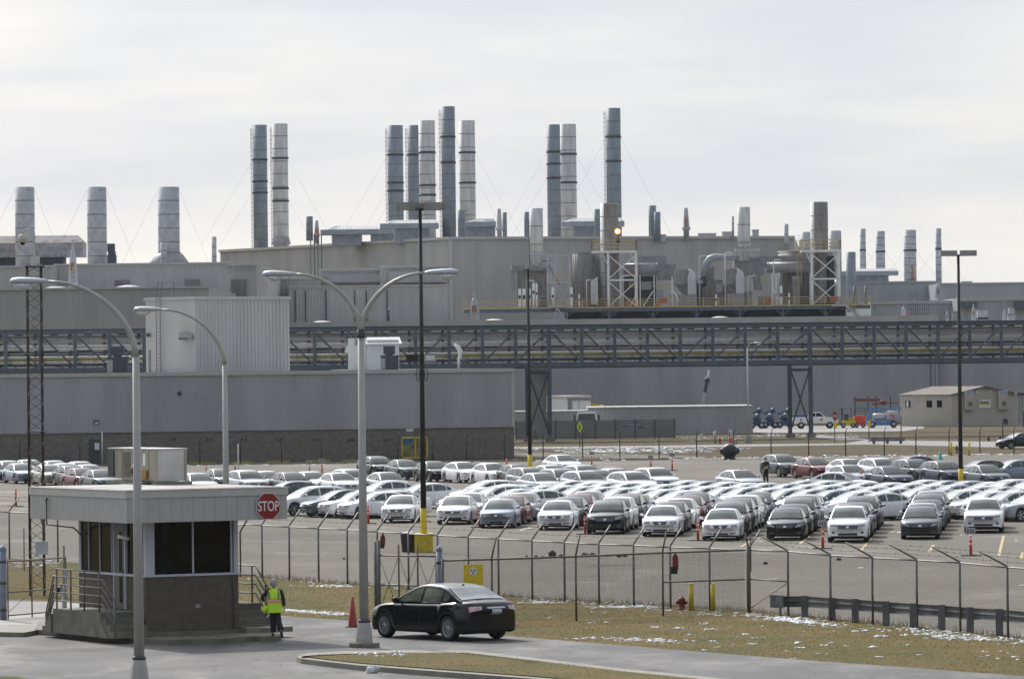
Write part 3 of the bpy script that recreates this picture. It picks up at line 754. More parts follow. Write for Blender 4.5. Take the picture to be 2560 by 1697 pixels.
def street_lamp(px, pyref, Y, label, arms, ztop, r0, r1, base=True, pedestal=None, drop=1.45, reach=1.95):
    X = W(px, pyref, Y).x
    t = thing('street_lamp', label, 'street lamp', (X, Y, PZ), 'pale cobra-head street lamps')
    zc = ztop-drop
    mb = MB(); mb.tube([(X, Y, PZ+.5), (X, Y, (PZ+zc)/2), (X, Y, zc)], [r0, (r0+r1)/2, r1], 14, smooth=True); part('pole', mb, 'pole_paint', t)
    for sg in arms:
        pts = []
        for i in range(13):
            a = i/12*math.pi/2
            pts.append((X+sg*(reach*(1-math.cos(a))**.92), Y, zc+drop*math.sin(a)))
        rr = [r1-(r1-.032)*i/12 for i in range(13)]
        mb = MB(); mb.tube(pts, rr, 10); part('arm', mb, 'pole_paint', t)
        cobra(t, X+sg*reach, Y, ztop+.0, sg)
    if len(arms) == 2:
        mb = MB(); mb.lathe((X, Y, zc-.12), [(r1*1.25, 0), (r1*1.35, .06), (r1*1.1, .22)], 12); part('collar', mb, 'dark_grey', t)
    mb = MB(); h = .52
    c = [(.215, 0), (.215, .1), (.185, .36), (.15, h)]
    mb.lathe((X, Y, PZ+.13), c, 8, smooth=False); part('pedestal', mb, 'pole_paint', t)
    mb = MB(); mb.lathe((X, Y, PZ+.13+h), [(.155, 0), (.16, .05), (.12, .09)], 12); part('collar', mb, 'dark_grey', t)
    return X, t
X3, t3 = street_lamp(911, 1600, 133.3, 'double-armed pale street lamp standing beside the black sedan', (-1, 1), 10.72, .125, .085, drop=1.55, reach=1.68)
mb = MB(); mb.lathe((X3, 133.3, PZ), [(.40, 0), (.40, .10), (.38, .13)], 16, smooth=False); part('footing', mb, 'concrete_old', t3)
X1, t1 = street_lamp(348, 1640, 117.4, 'tall single-armed street lamp rising in front of the guardhouse', (-1,), 10.33, .125, .08, drop=1.75, reach=2.0)
mb = MB(); mb.lathe((X1, 117.4, PZ), [(.40, 0), (.40, .10), (.38, .13)], 16, smooth=False); part('footing', mb, 'concrete_old', t1)
X2, t2_ = street_lamp(565, 1200, 160, 'smaller-looking single-armed street lamp rising behind the guardhouse roof', (-1,), 10.15, .12, .075, drop=1.75, reach=1.95)

# ================================================================ black floodlight poles
def flood_pole(px, pyref, Y, ztop, label, heads, r0, r1, zyel, flood=False, blk=None):
    X = W(px, pyref, Y).x
    t = thing('floodlight_pole', label, 'light pole', (X, Y, 0), 'black floodlight poles in the car park')
    mb = MB(); mb.tube([(X, Y, zyel), (X, Y, 8), (X, Y, ztop)], [r0, (r0+r1)/2, r1], 10); part('pole', mb, 'black_pole', t)
    mb = MB(); mb.tube([(X, Y, .3), (X, Y, zyel)], r0*1.12, 12); part('painted_sleeve', mb, 'paint_yellow', t)
    mb = MB(); w = blk or .41; mb.box(X-w, X+w, Y-w, Y+w, 0, .84 if blk is None else .3); part('base', mb, 'paint_yellow', t)
    for (dx, dy, ang, hw, hl) in heads:
        c, s_ = math.cos(ang), math.sin(ang); mb = MB()
        mb.obox((X+dx, Y+dy), (c, s_), (-s_, c), hl, hw, ztop-.10, ztop+.24); part('lamp_head', mb, 'lamp_grey', t)
    mb = MB(); mb.tube([(X-.5, Y, ztop-.06), (X+.5, Y, ztop-.06)], .05, 6); mb.tube([(X, Y-.4, ztop-.06), (X, Y+.4, ztop-.06)], .05, 6); part('bracket', mb, 'black_pole', t)
    if flood:
        z = W(1062, 894, Y).z
        for sx, m_ in ((.38, 'lamp_grey'), (-.42, 'black_pole')):
            mb = MB(); mb.box(X+sx-.28, X+sx+.28, Y-.30, Y-.02, z-.18, z+.16); o = part('floodlight', mb, 'dark_grey' if sx < 0 else 'lamp_grey', t)
            mb = MB(); mb.box(X+sx-.22, X+sx+.22, Y-.31, Y-.302, z-.12, z+.1); part('glass', mb, 'lens' if sx > 0 else 'black', o)
        for sx in (-.19, .19):
            mb = MB(); pts = [(X+sx+.07*math.cos(a/10*6.283), Y-.1, z-.75+.30*math.sin(a/10*6.283)) for a in range(11)]; mb.tube(pts, .02, 5); part('cable_loop', mb, 'black_pole', t)
    return X
flood_pole(1059, 1300, 228.6, W(1045, 520, 228.6).z, 'nearest black floodlight pole with yellow concrete foot by the trash can', [(-.66, -.1, .12, .30, .42), (.58, .1, -.1, .30, .38), (-.15, .62, .5, .30, .40), (.78, .55, .1, .30, .34), (-.78, -.55, 0, .28, .3)], .135, .075, W(1059, 1270, 228.6).z, flood=True)
flood_pole(1325, 1150, 370, W(1316, 672, 370).z, 'mid-distance black floodlight pole rising left of the steel bridge leg', [(-.75, 0, .05, .34, .44), (.55, 0, -.05, .34, .44)], .15, .09, W(1325, 1136, 370).z)
flood_pole(2402, 1190, 316, W(2397, 636, 316).z, 'black floodlight pole at right with low yellow foot among parked cars', [(-.62, 0, .05, .34, .52), (.62, 0, -.08, .34, .52)], .14, .085, W(2402, 1171, 316).z, blk=.46)

# ================================================================ lattice tower with dome camera
Y = 166.0; xc = W(93, 1400, Y).x; zt_ = W(80, 668, Y).z; hw = .225
t = thing('lattice_mast', 'dark rusty lattice mast with a dome camera behind the guardhouse', 'mast', (xc, Y, PZ))
cor = [(-hw, -hw), (hw, -hw), (hw, hw), (-hw, hw)]
mb = MB()
for a, b in cor: mb.tube([(xc+a, Y+b, PZ), (xc+a, Y+b, zt_)], .027, 6)
part('frame', mb, mat('mast_dark', (.045, .035, .028), .7, metal=.2, var=.4, scale=2), t)
mb = MB(); z = PZ+.2; i = 0
while z < zt_-.2:
    for k in range(4):
        a, b = cor[k], cor[(k+1) % 4]
        if i % 2: a, b = b, a
        mb.tube([(xc+a[0], Y+a[1], z), (xc+b[0], Y+b[1], z+.32)], .013, 4, cap=False)
    z += .32; i += 1
part('lacing', mb, 'galv_dark', t)
mb = MB()
for px_y in (1080, 889, 668):
    z = W(90, px_y, Y).z; mb.box(xc-hw-.06, xc+hw+.12, Y-hw-.03, Y+hw+.03, z, z+.04)
part('platform', mb, 'steel_dark', t)
mb = MB(); mb.box(xc-.1, xc+.18, Y-.12, Y+.12, zt_, zt_+.35); pts = [(xc+.02, Y, zt_+.3)]
for k in range(9):
    a = k/8*math.pi; pts.append((xc-.17+.19*math.cos(a), Y, zt_+1.08+.16*math.sin(a)))
mb.tube(pts, .03, 8); part('camera_arm', mb, 'stack_white', t)
dx, dz = xc-.36, zt_+.93
mb = MB(); mb.lathe((dx, Y, dz), [(.04, .14), (.13, .12), (.145, 0), (.13, -.1), (.09, -.13)], 14); part('camera_dome', mb, mat('dome_cream', (.5, .48, .40), .5, var=.05), t)
mb = MB(); mb.sphere((dx, Y, dz-.13), .085, 12, 8); part('camera_eye', mb, 'window_dark', t)
x0, x1, z0, z1 = rect(90, 1352, 120, 1385, Y-.3); mb = MB(); mb.box(x0, x1, Y-.42, Y-.25, z0, z1)
single('control_box', mb, 'lamp_housing', 'grey control box strapped to the lattice mast above the gate', 'box', ((x0+x1)/2, Y-.3, z0))
mb = MB(); mb.tube([(xc-.45, Y+.3, PZ+.8), (xc-.45, Y+.3, PZ+2.2)], .02, 6); mb.tube([(xc+.1, Y-.3, z1+.9), (xc+.3, Y-.32, z1+.2), (xc+.22, Y-.3, z1)], .02, 6)
part('cable', mb, 'galv_dark', t)
# ================================================================ CARS
def lerp_tab(tab, x):
    # monotone cubic interpolation (no ripples in the reflections)
    n = len(tab)
    if x <= tab[0][0]: return tab[0][1]
    if x >= tab[-1][0]: return tab[-1][1]
    d = [(tab[i+1][1]-tab[i][1])/(tab[i+1][0]-tab[i][0]) for i in range(n-1)]
    m = [d[0]]+[0 if d[i-1]*d[i] <= 0 else 2*d[i-1]*d[i]/(d[i-1]+d[i]) for i in range(1, n-1)]+[d[-1]]
    for i in range(n-1):
        if x <= tab[i+1][0]:
            h = tab[i+1][0]-tab[i][0]; t = (x-tab[i][0])/h
            return (2*t**3-3*t*t+1)*tab[i][1]+(t**3-2*t*t+t)*h*m[i]+(3*t*t-2*t**3)*tab[i+1][1]+(t**3-t*t)*h*m[i+1]
SPEC = dict(
 sedan=dict(L=4.80, W=1.82, H=1.46, wb=2.78, R=.335, zb=.20, top=[(-2.4, .74), (-2.36, .88), (-2.25, 1.0), (-1.9, 1.045), (-1.6, 1.03), (-.5, .985), (1.0, .955), (1.35, .93), (1.8, .87), (2.15, .79), (2.32, .72), (2.38, .64), (2.4, .56)],
   roof=[(-1.86, 1.045), (-1.62, 1.13), (-1.34, 1.26), (-1.02, 1.39), (-.6, 1.455), (-.2, 1.46), (.15, 1.42), (.5, 1.28), (.85, 1.10), (1.12, .955)], rw=.60, ws=(.24, 1.06), rg=(-1.79, -1.06), sg=[(-.12, .92), (-1.00, -.20), (-1.33, -1.06)],
   hl=[(.45, .60), (.77, .66), (.76, .78), (.58, .735)], gr=[(-.36, .585), (.36, .585), (.44, .715), (-.44, .715)], lo=[(-.46, .27), (.46, .27), (.46, .38), (-.46, .38)], fog=[(.56, .34), (.70, .34), (.70, .42), (.56, .42)],
   tl=[(.46, .84), (.775, .78), (.785, .93), (.44, .93)], roofend=-1.1),
 lux=dict(L=4.83, W=1.82, H=1.43, wb=2.85, R=.335, zb=.19, top=[(-2.41, .70), (-2.37, .86), (-2.25, .98), (-1.9, 1.03), (-1.6, 1.01), (-.5, .96), (.9, .935), (1.3, .915), (1.8, .87), (2.15, .80), (2.33, .72), (2.39, .62), (2.41, .54)],
   roof=[(-1.92, 1.025), (-1.68, 1.11), (-1.36, 1.24), (-1.03, 1.36), (-.6, 1.425), (-.25, 1.43), (.1, 1.39), (.45, 1.25), (.75, 1.09), (1.02, .93)], rw=.57, ws=(.2, .96), rg=(-1.85, -1.06), sg=[(-.15, .82), (-1.05, -.23), (-1.40, -1.12)],
   hl=[(.48, .60), (.77, .60), (.76, .745), (.48, .745)], gr=[(-.26, .575), (.26, .575), (.37, .735), (-.37, .735)], lo=[(-.34, .27), (.34, .27), (.34, .355), (-.34, .355)], fog=[(.42, .29), (.70, .32), (.70, .37), (.42, .355)],
   tl=[(.46, .80), (.775, .76), (.785, .93), (.44, .93)], roofend=-1.1),
 suv=dict(L=4.80, W=1.90, H=1.61, wb=2.78, R=.375, zb=.25, top=[(-2.4, .80), (-2.36, .98), (-2.25, 1.10), (-1.9, 1.15), (-1.5, 1.14), (-.5, 1.10), (.9, 1.06), (1.35, 1.03), (1.8, .97), (2.12, .89), (2.30, .80), (2.37, .70), (2.4, .62)],
   roof=[(-2.34, 1.13), (-2.15, 1.27), (-1.9, 1.42), (-1.6, 1.53), (-1.0, 1.60), (-.3, 1.61), (.1, 1.56), (.45, 1.43), (.8, 1.24), (1.10, 1.06)], rw=.64, ws=(.2, 1.03), rg=(-2.26, -1.76), sg=[(-.15, .90), (-1.08, -.23), (-1.78, -1.16)],
   hl=[(.50, .70), (.80, .77), (.79, .88), (.50, .83)], gr=[(-.44, .64), (.44, .64), (.50, .82), (-.50, .82)], lo=[(-.44, .34), (.44, .34), (.44, .44), (-.44, .44)], fog=[(.60, .42), (.72, .42), (.72, .52), (.60, .52)],
   tl=[(.46, .92), (.80, .90), (.80, 1.05), (.46, 1.03)], roofend=-1.9),
)
def car_meshes(kind, flipgr=False):
    S = SPEC[kind]; L_, Wd, H = S['L'], S['W'], S['H']; hx = L_/2; wx = S['wb']/2; Rr = S['R']; Ra = Rr+.045; wz = Rr
    fx, rx = wx+.02, -wx+.02          # front / rear axle
    xs = set([-hx, -hx+.03, -hx+.1, -hx+.2, hx-.03, hx-.1, hx-.18, hx-.3])
    x = -hx+.3
    while x < hx-.3: xs.add(round(x, 3)); x += .16
    for a in (fx, rx):
        for i in range(13): xs.add(round(a+Ra*math.cos(i/12*math.pi), 4))
    xs = sorted(xs); q = [xs[0]]
    for x in xs[1:]:
        if x-q[-1] > .018: q.append(x)
    xs = q; xs[-1] = hx
    def plan(x):
        a = abs(x)/hx
        if x > 0: k = 1-.10*max(0, (a-.45)/.55)**2.2-.10*max(0, (a-.9)/.1)**2
        else: k = 1-.09*max(0, (a-.45)/.55)**2-.08*max(0, (a-.92)/.08)**2
        return Wd/2*k
    def zl(x):
        z = S['zb']+(.07*max(0, (abs(x)-hx+.35)/.35))
        for a in (fx, rx):
            d = abs(x-a)
            if d < Ra: z = max(z, wz+math.sqrt(Ra*Ra-d*d)*1.0-.005)
        return z
    zt = lambda x: lerp_tab(S['top'], x)
    TT = [(.90, 0), (.975, .0), (.99, .10), (1.0, .30), (1.0, .52), (.985, .72), (.955, .86), (.915, .945), (.86, .985), (.74, 1.0), (.5, 1.0), (.25, 1.0), (0, 1.0)]
    def bend(x, y, hw, z):
        a = max(0, (abs(x)-hx+.85)/.85)
        if a <= 0: return x
        k = (.30 if x > 0 else .20)*a**1.3*(abs(y)/hw)**2.4
        # hood / deck lean-back low lip
        if x > hx-.12: k += .07*max(0, (z-.5))
        return x-math.copysign(k, x)
    def section(x):
        hw = plan(x); z0, z1 = zl(x), zt(x); pts = []
        for j, (f, t) in enumerate(TT):
            y = hw*f; z = z0+(z1-z0)*t
            if j >= 9: z += .030*(1-(f/.8)**2)*(1 if abs(x) < hx-.2 else .4)
            pts.append((bend(x, y, hw, z), y, z))
        return pts
    B = MB(); nT = len(TT); rows = []
    for x in xs:
        p = section(x); rows.append([(a, -b, c) for a, b, c in p]+[(a, b, c) for a, b, c in reversed(p[:-1])])
    m = len(rows[0]); vs = [v for r_ in rows for v in r_]
    fs = [(i*m+j, (i+1)*m+j, (i+1)*m+j+1, i*m+j+1) for i in range(len(rows)-1) for j in range(m-1)]
    # end caps: link mirrored points into strips
    caps = []
    for i, fl in ((0, False), (len(rows)-1, True)):
        for j in range(m//2):
            a, b, c, d = i*m+j, i*m+j+1, i*m+m-2-j, i*m+m-1-j
            f = (a, b, c, d) if not fl else (a, d, c, b)
            if len(set(f)) >= 3: fs.append(tuple(dict.fromkeys(f)))
    B.add(vs, fs, True)
    # greenhouse
    roof = S['roof']; x0, x1 = roof[0][0], roof[-1][0]
    zr = lambda x: lerp_tab(roof, x)
    def rail(x, z):     # half width of the greenhouse at height z
        bw = plan(x)*.905; bz = zt(x)-.03; t = max(0, min(1.05, (z-bz)/(H-bz)))
        return bw-(bw-S['rw'])*(t**1.15)
    gx = [x0+(x1-x0)*i/48 for i in range(49)]; rows = []
    for x in gx:
        z1 = max(zr(x), zt(x)-.02); z0 = zt(x)-.04; h = z1-z0; p = []
        for t in (0, .3, .6, .85, .96): z = z0+h*t; p.append((x, rail(x, z), z))
        w = rail(x, z1)
        p.append((x, w-.05, z1)); p.append((x, w*.55, z1+.018)); p.append((x, 0, z1+.026))
        rows.append([(a, -b, c) for a, b, c in p]+[(a, b, c) for a, b, c in reversed(p[:-1])])
    m = len(rows[0]); vs = [v for r_ in rows for v in r_]
    B.add(vs, [(i*m+j, (i+1)*m+j, (i+1)*m+j+1, i*m+j+1) for i in range(len(rows)-1) for j in range(m-1)], True)
    out = {'body': B}
    # underbody
    U = MB(); U.box(-hx+.55, hx-.62, -Wd/2*.78, Wd/2*.78, S['zb']-.02, .62); out['underbody'] = U
    # glass panels
    def top_panel(xa, xb, marg, n=18, ny=8):
        g = MB(); vs = []
        for i in range(n+1):
            x = xa+(xb-xa)*i/n; z1 = max(zr(x), zt(x)-.02); w = rail(x, z1)-marg
            for j in range(ny+1):
                f = -1+2*j/ny; y = w*f; vs.append((x+.004, y, z1+.026*(1-abs(f)**1.5)+.02))
        g.add(vs, [(i*(ny+1)+j, (i+1)*(ny+1)+j, (i+1)*(ny+1)+j+1, i*(ny+1)+j+1) for i in range(n) for j in range(ny)], True); return g
    out['windshield'] = top_panel(S['ws'][0], S['ws'][1], .055); out['rear_window'] = top_panel(S['rg'][0], S['rg'][1], .075)
    for sgn in (-1, 1):
        for k, (xa, xb) in enumerate(S['sg']):
            g = MB(); n = 10; vs = []; ok = []
            for i in range(n+1):
                x = xa+(xb-xa)*i/n; lo = zt(x)+.035; hi = max(zr(x)-.085, lo+.004)
                for t in (0, .33, .66, 1):
                    z = lo+(hi-lo)*t; vs.append((x, sgn*(rail(x, z)+.010), z))
            f = [(i*4+j, (i+1)*4+j, (i+1)*4+j+1, i*4+j+1) for i in range(n) for j in range(3)]
            g.add(vs, [q_ if sgn > 0 else q_[::-1] for q_ in f], True); out['side_window', sgn, k] = g
    me = B.mesh('tmp'); bvh = BVHTree.FromPolygons([v.co for v in me.vertices], [p.vertices for p in me.polygons]); bpy.data.meshes.remove(me)
    def patch(quad, axis, sg, off=.008, nu=8, nv=3, mirror=False):
        # quad in (y,z) for axis x, (x,z) for axis y ; cast towards the body from outside
        g = MB(); vs = []
        for j in range(nv+1):
            for i in range(nu+1):
                u, v = i/nu, j/nv
                a = quad[0][0]*(1-u)*(1-v)+quad[1][0]*u*(1-v)+quad[2][0]*u*v+quad[3][0]*(1-u)*v
                b = quad[0][1]*(1-u)*(1-v)+quad[1][1]*u*(1-v)+quad[2][1]*u*v+quad[3][1]*(1-u)*v
                if mirror: a = -a
                if axis == 'x': o = Vector((sg*4, a, b)); d = Vector((-sg, 0, 0))
                else: o = Vector((a, sg*3, b)); d = Vector((0, -sg, 0))
                h = bvh.ray_cast(o, d)
                p = h[0] if h[0] else Vector((sg*hx*.96, a, b)) if axis == 'x' else Vector((a, sg*Wd/2, b))
                vs.append(p-d*off)
        g.add(vs, [(j*(nu+1)+i, j*(nu+1)+i+1, (j+1)*(nu+1)+i+1, (j+1)*(nu+1)+i) for j in range(nv) for i in range(nu)], True)
        return g
    out['headlight', -1] = patch(S['hl'], 'x', 1, mirror=True); out['headlight', 1] = patch(S['hl'], 'x', 1)
    out['grille'] = patch(S['gr'], 'x', 1, nu=12); out['intake'] = patch(S['lo'], 'x', 1, nu=12)
    out['fog_lamp', -1] = patch(S['fog'], 'x', 1, mirror=True); out['fog_lamp', 1] = patch(S['fog'], 'x', 1)
    gz = (S['gr'][0][1]+S['gr'][2][1])/2
    out['emblem'] = patch([(-.07, gz-.045), (.07, gz-.045), (.07, gz+.045), (-.07, gz+.045)], 'x', 1, off=.016, nu=3, nv=2)
    out['taillight', -1] = patch(S['tl'], 'x', -1, mirror=True); out['taillight', 1] = patch(S['tl'], 'x', -1)
    tz = S['tl'][0][1]
    out['plate'] = patch([(-.16, tz-.14), (.16, tz-.14), (.16, tz+.01), (-.16, tz+.01)], 'x', -1, off=.012, nu=3)
    out['trunk_trim'] = patch([(-.30, tz+.03), (.30, tz+.03), (.30, tz+.07), (-.30, tz+.07)], 'x', -1, off=.016, nu=6, nv=1)
    dm = MB()
    for sg in (-1, 1):
        for xx in (S['sg'][0][1]-.02, S['sg'][1][1]+.015, S['sg'][2][1]+.03):
            g = patch([(xx-.006, .33), (xx+.006, .33), (xx+.006, zt(xx)-.03), (xx-.006, zt(xx)-.03)], 'y', sg, off=.003, nu=1, nv=6); dm.add(g.v, g.f)
    out['door_seam'] = dm
    for sg in (-1, 1):
        g = MB(); xm = S['ws'][1]-.30; g.sphere((xm, sg*(Wd/2+.07), zt(xm)+.085), .1, 10, 7, (.62, 1.0, .68)); g.box(xm-.03, xm+.03, sg*(Wd/2-.09), sg*(Wd/2+.02), zt(xm)+.02, zt(xm)+.06); out['mirror', sg] = g
    for sg in (-1, 1):
        for k, xx in enumerate((S['sg'][0][0]+.10, S['sg'][1][0]+.08)):
            g = patch([(xx, .80), (xx+.18, .80), (xx+.18, .835), (xx, .835)], 'y', sg, off=.022, nu=3, nv=1); out['door_handle', sg, k] = g
    for g in ('door_handle',): pass
    w = []
    for a in (fx, rx):
        for sg in (-1, 1): w.append((a, sg*(Wd/2-.125), Rr))
    return out, w, Rr
def wheel_meshes(Rr, spokes):
    T = MB(); wd = .105
    T.lathe((0, 0, 0), [(Rr*.66, -wd*.8), (Rr*.86, -wd), (Rr*.97, -wd*.85), (Rr, -wd*.5), (Rr, wd*.5), (Rr*.97, wd*.85), (Rr*.86, wd), (Rr*.66, wd*.8)], 28, axis='y', cap=False)
    Bk = MB(); Bk.lathe((0, 0, 0), [(.001, -.055), (Rr*.67, -.055), (Rr*.67, .055), (.001, .055)], 20, axis='y')
    Rm = MB()
    for s_ in (-1, 1):
        Rm.lathe((0, 0, 0), [(Rr*.70, s_*.085), (Rr*.66, s_*.09), (Rr*.63, s_*.075), (Rr*.64, s_*.05)], 24, axis='y', cap=False)
        for k in range(spokes):
            a = 2*math.pi*k/spokes; w2 = .5*Rr*.62*2*math.pi/spokes*.34
            c, s2 = math.cos(a), math.sin(a)
            vs = []
            for rr, ww, yy in ((Rr*.12, w2*.7, .075), (Rr*.64, w2, .082)):
                for q in (-1, 1):
                    vs.append((c*rr-s2*ww*q, s_*yy, s2*rr+c*ww*q)); vs.append((c*rr-s2*ww*q, s_*(yy-.03), s2*rr+c*ww*q))
            Rm.add(vs, [(0, 2, 6, 4), (0, 4, 5, 1), (2, 3, 7, 6)])
        Rm.lathe((0, 0, 0), [(.001, s_*.085), (Rr*.17, s_*.085), (Rr*.2, s_*.06)], 12, axis='y')
    return T, Bk, Rm
CAR = {}
NICE = {'side_window': 'side_window', 'headlight': 'headlight'}
def build_car(kind, fine=False, spokes=7):
    parts_, wh, Rr = car_meshes(kind)
    root = bpy.data.objects.new('parked_car', None); COL.objects.link(root)
    mm = {'body': 'paint_white', 'underbody': 'car_black_trim', 'windshield': 'car_glass', 'rear_window': 'car_glass', 'side_window': 'car_side_glass', 'headlight': 'headlight', 'grille': 'grille_dark',
          'intake': 'car_black_trim', 'fog_lamp': 'grille_dark', 'emblem': 'chrome', 'taillight': 'taillight', 'plate': 'plate', 'trunk_trim': 'chrome', 'door_seam': 'car_black_trim', 'mirror': 'paint_white', 'door_handle': 'paint_white'}
    for key, g in parts_.items():
        nm = key if isinstance(key, str) else key[0]
        if nm in ('plate', 'trunk_trim') and not fine: continue
        if nm == 'door_handle' and not fine: continue
        o = part(nm, g, MATS[mm[nm]], root, off=(0, 0, 0))
        if mm[nm] == 'paint_white': o.material_slots[0].link = 'OBJECT'; o.material_slots[0].material = PAINT['white']; o['painted'] = 1
    T, Bk, Rm = wheel_meshes(Rr, spokes)
    tm, bm_, rm = T.mesh('wheel'), Bk.mesh('brake'), Rm.mesh('rim')
    tm.materials.append(M_['tyre']); bm_.materials.append(M_['car_black'] if 'car_black' in M_ else M_['black']); rm.materials.append(M_['rim_silver'])
    for (x, y, z) in wh:
        o = bpy.data.objects.new('wheel', tm); COL.objects.link(o); o.parent = root; o.location = (x, y, z)
        b = bpy.data.objects.new('hub', bm_); COL.objects.link(b); b.parent = o
        r_ = bpy.data.objects.new('rim', rm); COL.objects.link(r_); r_.parent = o
    return root
for k in ('sedan', 'lux', 'suv'):
    CAR[k] = build_car(k, spokes={'sedan': 7, 'lux': 5, 'suv': 6}[k])
CKIDS = {k: [(c, list(c.children)) for c in CAR[k].children] for k in CAR}
used = set(); SEEN_LABELS = {}
CARS = []
TYPE = {'sedan': 'sedan', 'lux': 'sedan', 'suv': 'crossover'}
CN = {'white': 'white', 'pearl': 'pearl white', 'silver': 'silver', 'silver_blue': 'silver-blue', 'dark_grey': 'dark grey', 'slate': 'slate grey', 'navy': 'navy', 'black': 'black', 'dark_red': 'dark red', 'teal': 'dark teal', 'beige': 'beige', 'grey': 'grey'}
def place_car(kind, col, x, y, ang, label, group, z=0.0, name='parked_car', scale=None):
    # ang: heading of the nose, measured from +X in radians
    first = kind not in used; used.add(kind)
    src = CAR[kind]
    if first: r_ = src
    else:
        r_ = src.copy(); COL.objects.link(r_)
    r_.name = name; r_.location = (x, y, z); r_.rotation_euler = (0, 0, ang)
    pr(r_, label=label, category='car', group=group)
    assert label not in SEEN_LABELS, label
    SEEN_LABELS[label] = 1
    pm = PAINT[col]
    if first:
        for c, kk in CKIDS[kind]:
            if 'painted' in c: c.material_slots[0].material = pm
    else:
        for c, kk in CKIDS[kind]:
            d = c.copy(); COL.objects.link(d); d.parent = r_
            if 'painted' in c: d.material_slots[0].material = pm
            for g in kk:
                e_ = g.copy(); COL.objects.link(e_); e_.parent = d
    CARS.append((r_.location.copy(), ang, kind, label))
    return r_
ORD = ['', 'second', 'third', 'fourth', 'fifth', 'sixth', 'seventh']
# --- A: columns facing the fence. direction of travel: towards the camera, vanishing point x = 2600
aA = math.atan2(-1, -math.tan(math.atan((2600-CX)/F)))      # heading of the noses
dA = Vector((math.cos(aA), math.sin(aA)))
colsA = [
 (997, 1306, ['lux:white'], 'white sedan at the front, leftmost facing the fence', 'x'),
 (1137, 1310, ['sedan:white', 'sedan:white'], 'white sedan at the front, right of the black pole', 'the black pole'),
 (1245, 1319, ['lux:silver_blue', 'sedan:dark_red', 'sedan:silver'], 'silver-blue sedan at the front with an orange post at its corner', 'the silver-blue sedan'),
 (1390, 1324, ['lux:white', 'sedan:dark_grey', 'sedan:dark_red', 'sedan:silver'], 'white sedan at the front between silver-blue sedan and black crossover', ''),
 (1515, 1334, ['suv:black', 'suv:white', 'suv:black', 'lux:silver_blue'], 'black crossover at the front beside an orange post', ''),
 (1653, 1340, ['lux:white', 'sedan:dark_grey', 'sedan:white', 'sedan:dark_red', 'sedan:black'], 'white sedan at the front, just right of the black crossover', ''),
 (1804, 1350, ['lux:white', 'suv:dark_grey', 'suv:black', 'suv:white', 'sedan:black', 'sedan:teal'], 'white dark-grilled sedan at the front, left of the black sedan', ''),
 (1965, 1349, ['sedan:black', 'sedan:black', 'suv:dark_grey', 'suv:silver', 'sedan:white'], 'black sedan at the front between white sedan and white crossover', ''),
 (2120, 1355, ['suv:white', 'suv:black', 'sedan:dark_grey', 'suv:dark_grey', 'lux:silver'], 'white crossover at the front, right of the black sedan', ''),
 (2300, 1347, ['sedan:dark_grey', 'sedan:silver', 'sedan:slate', 'suv:navy', 'suv:beige'], 'dark grey sedan at the front between the two white crossovers', ''),
 (2460, 1331, ['suv:white', 'sedan:navy'], 'white crossover at the front, rightmost facing the fence', ''),
]
heads = ['', 'white sedan right of the black pole', 'silver-blue front sedan', 'white sedan beside the silver-blue one', 'black front crossover', 'white sedan right of the black crossover', 'dark-grilled white sedan', 'black front sedan', 'white crossover beside the black sedan', 'dark grey front sedan', 'rightmost white crossover']
rowsA = []
for ci, (px, py, lst, lab, _) in enumerate(colsA):
    p = G(px, py, 0)
    # py is where the front tyres meet the ground: axle 1.41 ahead of the car centre
    c = Vector((p.x, p.y))-dA*1.41
    for i, kc in enumerate(lst):
        kind, col = kc.split(':')
        jit = random.uniform(-.06, .06) if i else 0
        q = c-dA*(5.75*i)+Vector((jit, random.uniform(-.12, .12) if i else 0))
        if i == 0: label = lab
        else: label = f"{CN[col]} {TYPE[kind]}, {ORD[i]} in the line behind the {heads[ci]}"
        place_car(kind, col, q.x, q.y, aA+random.uniform(-.012, .012), label, 'cars in nose-to-tail lines facing the fence')
        rowsA.append(q)
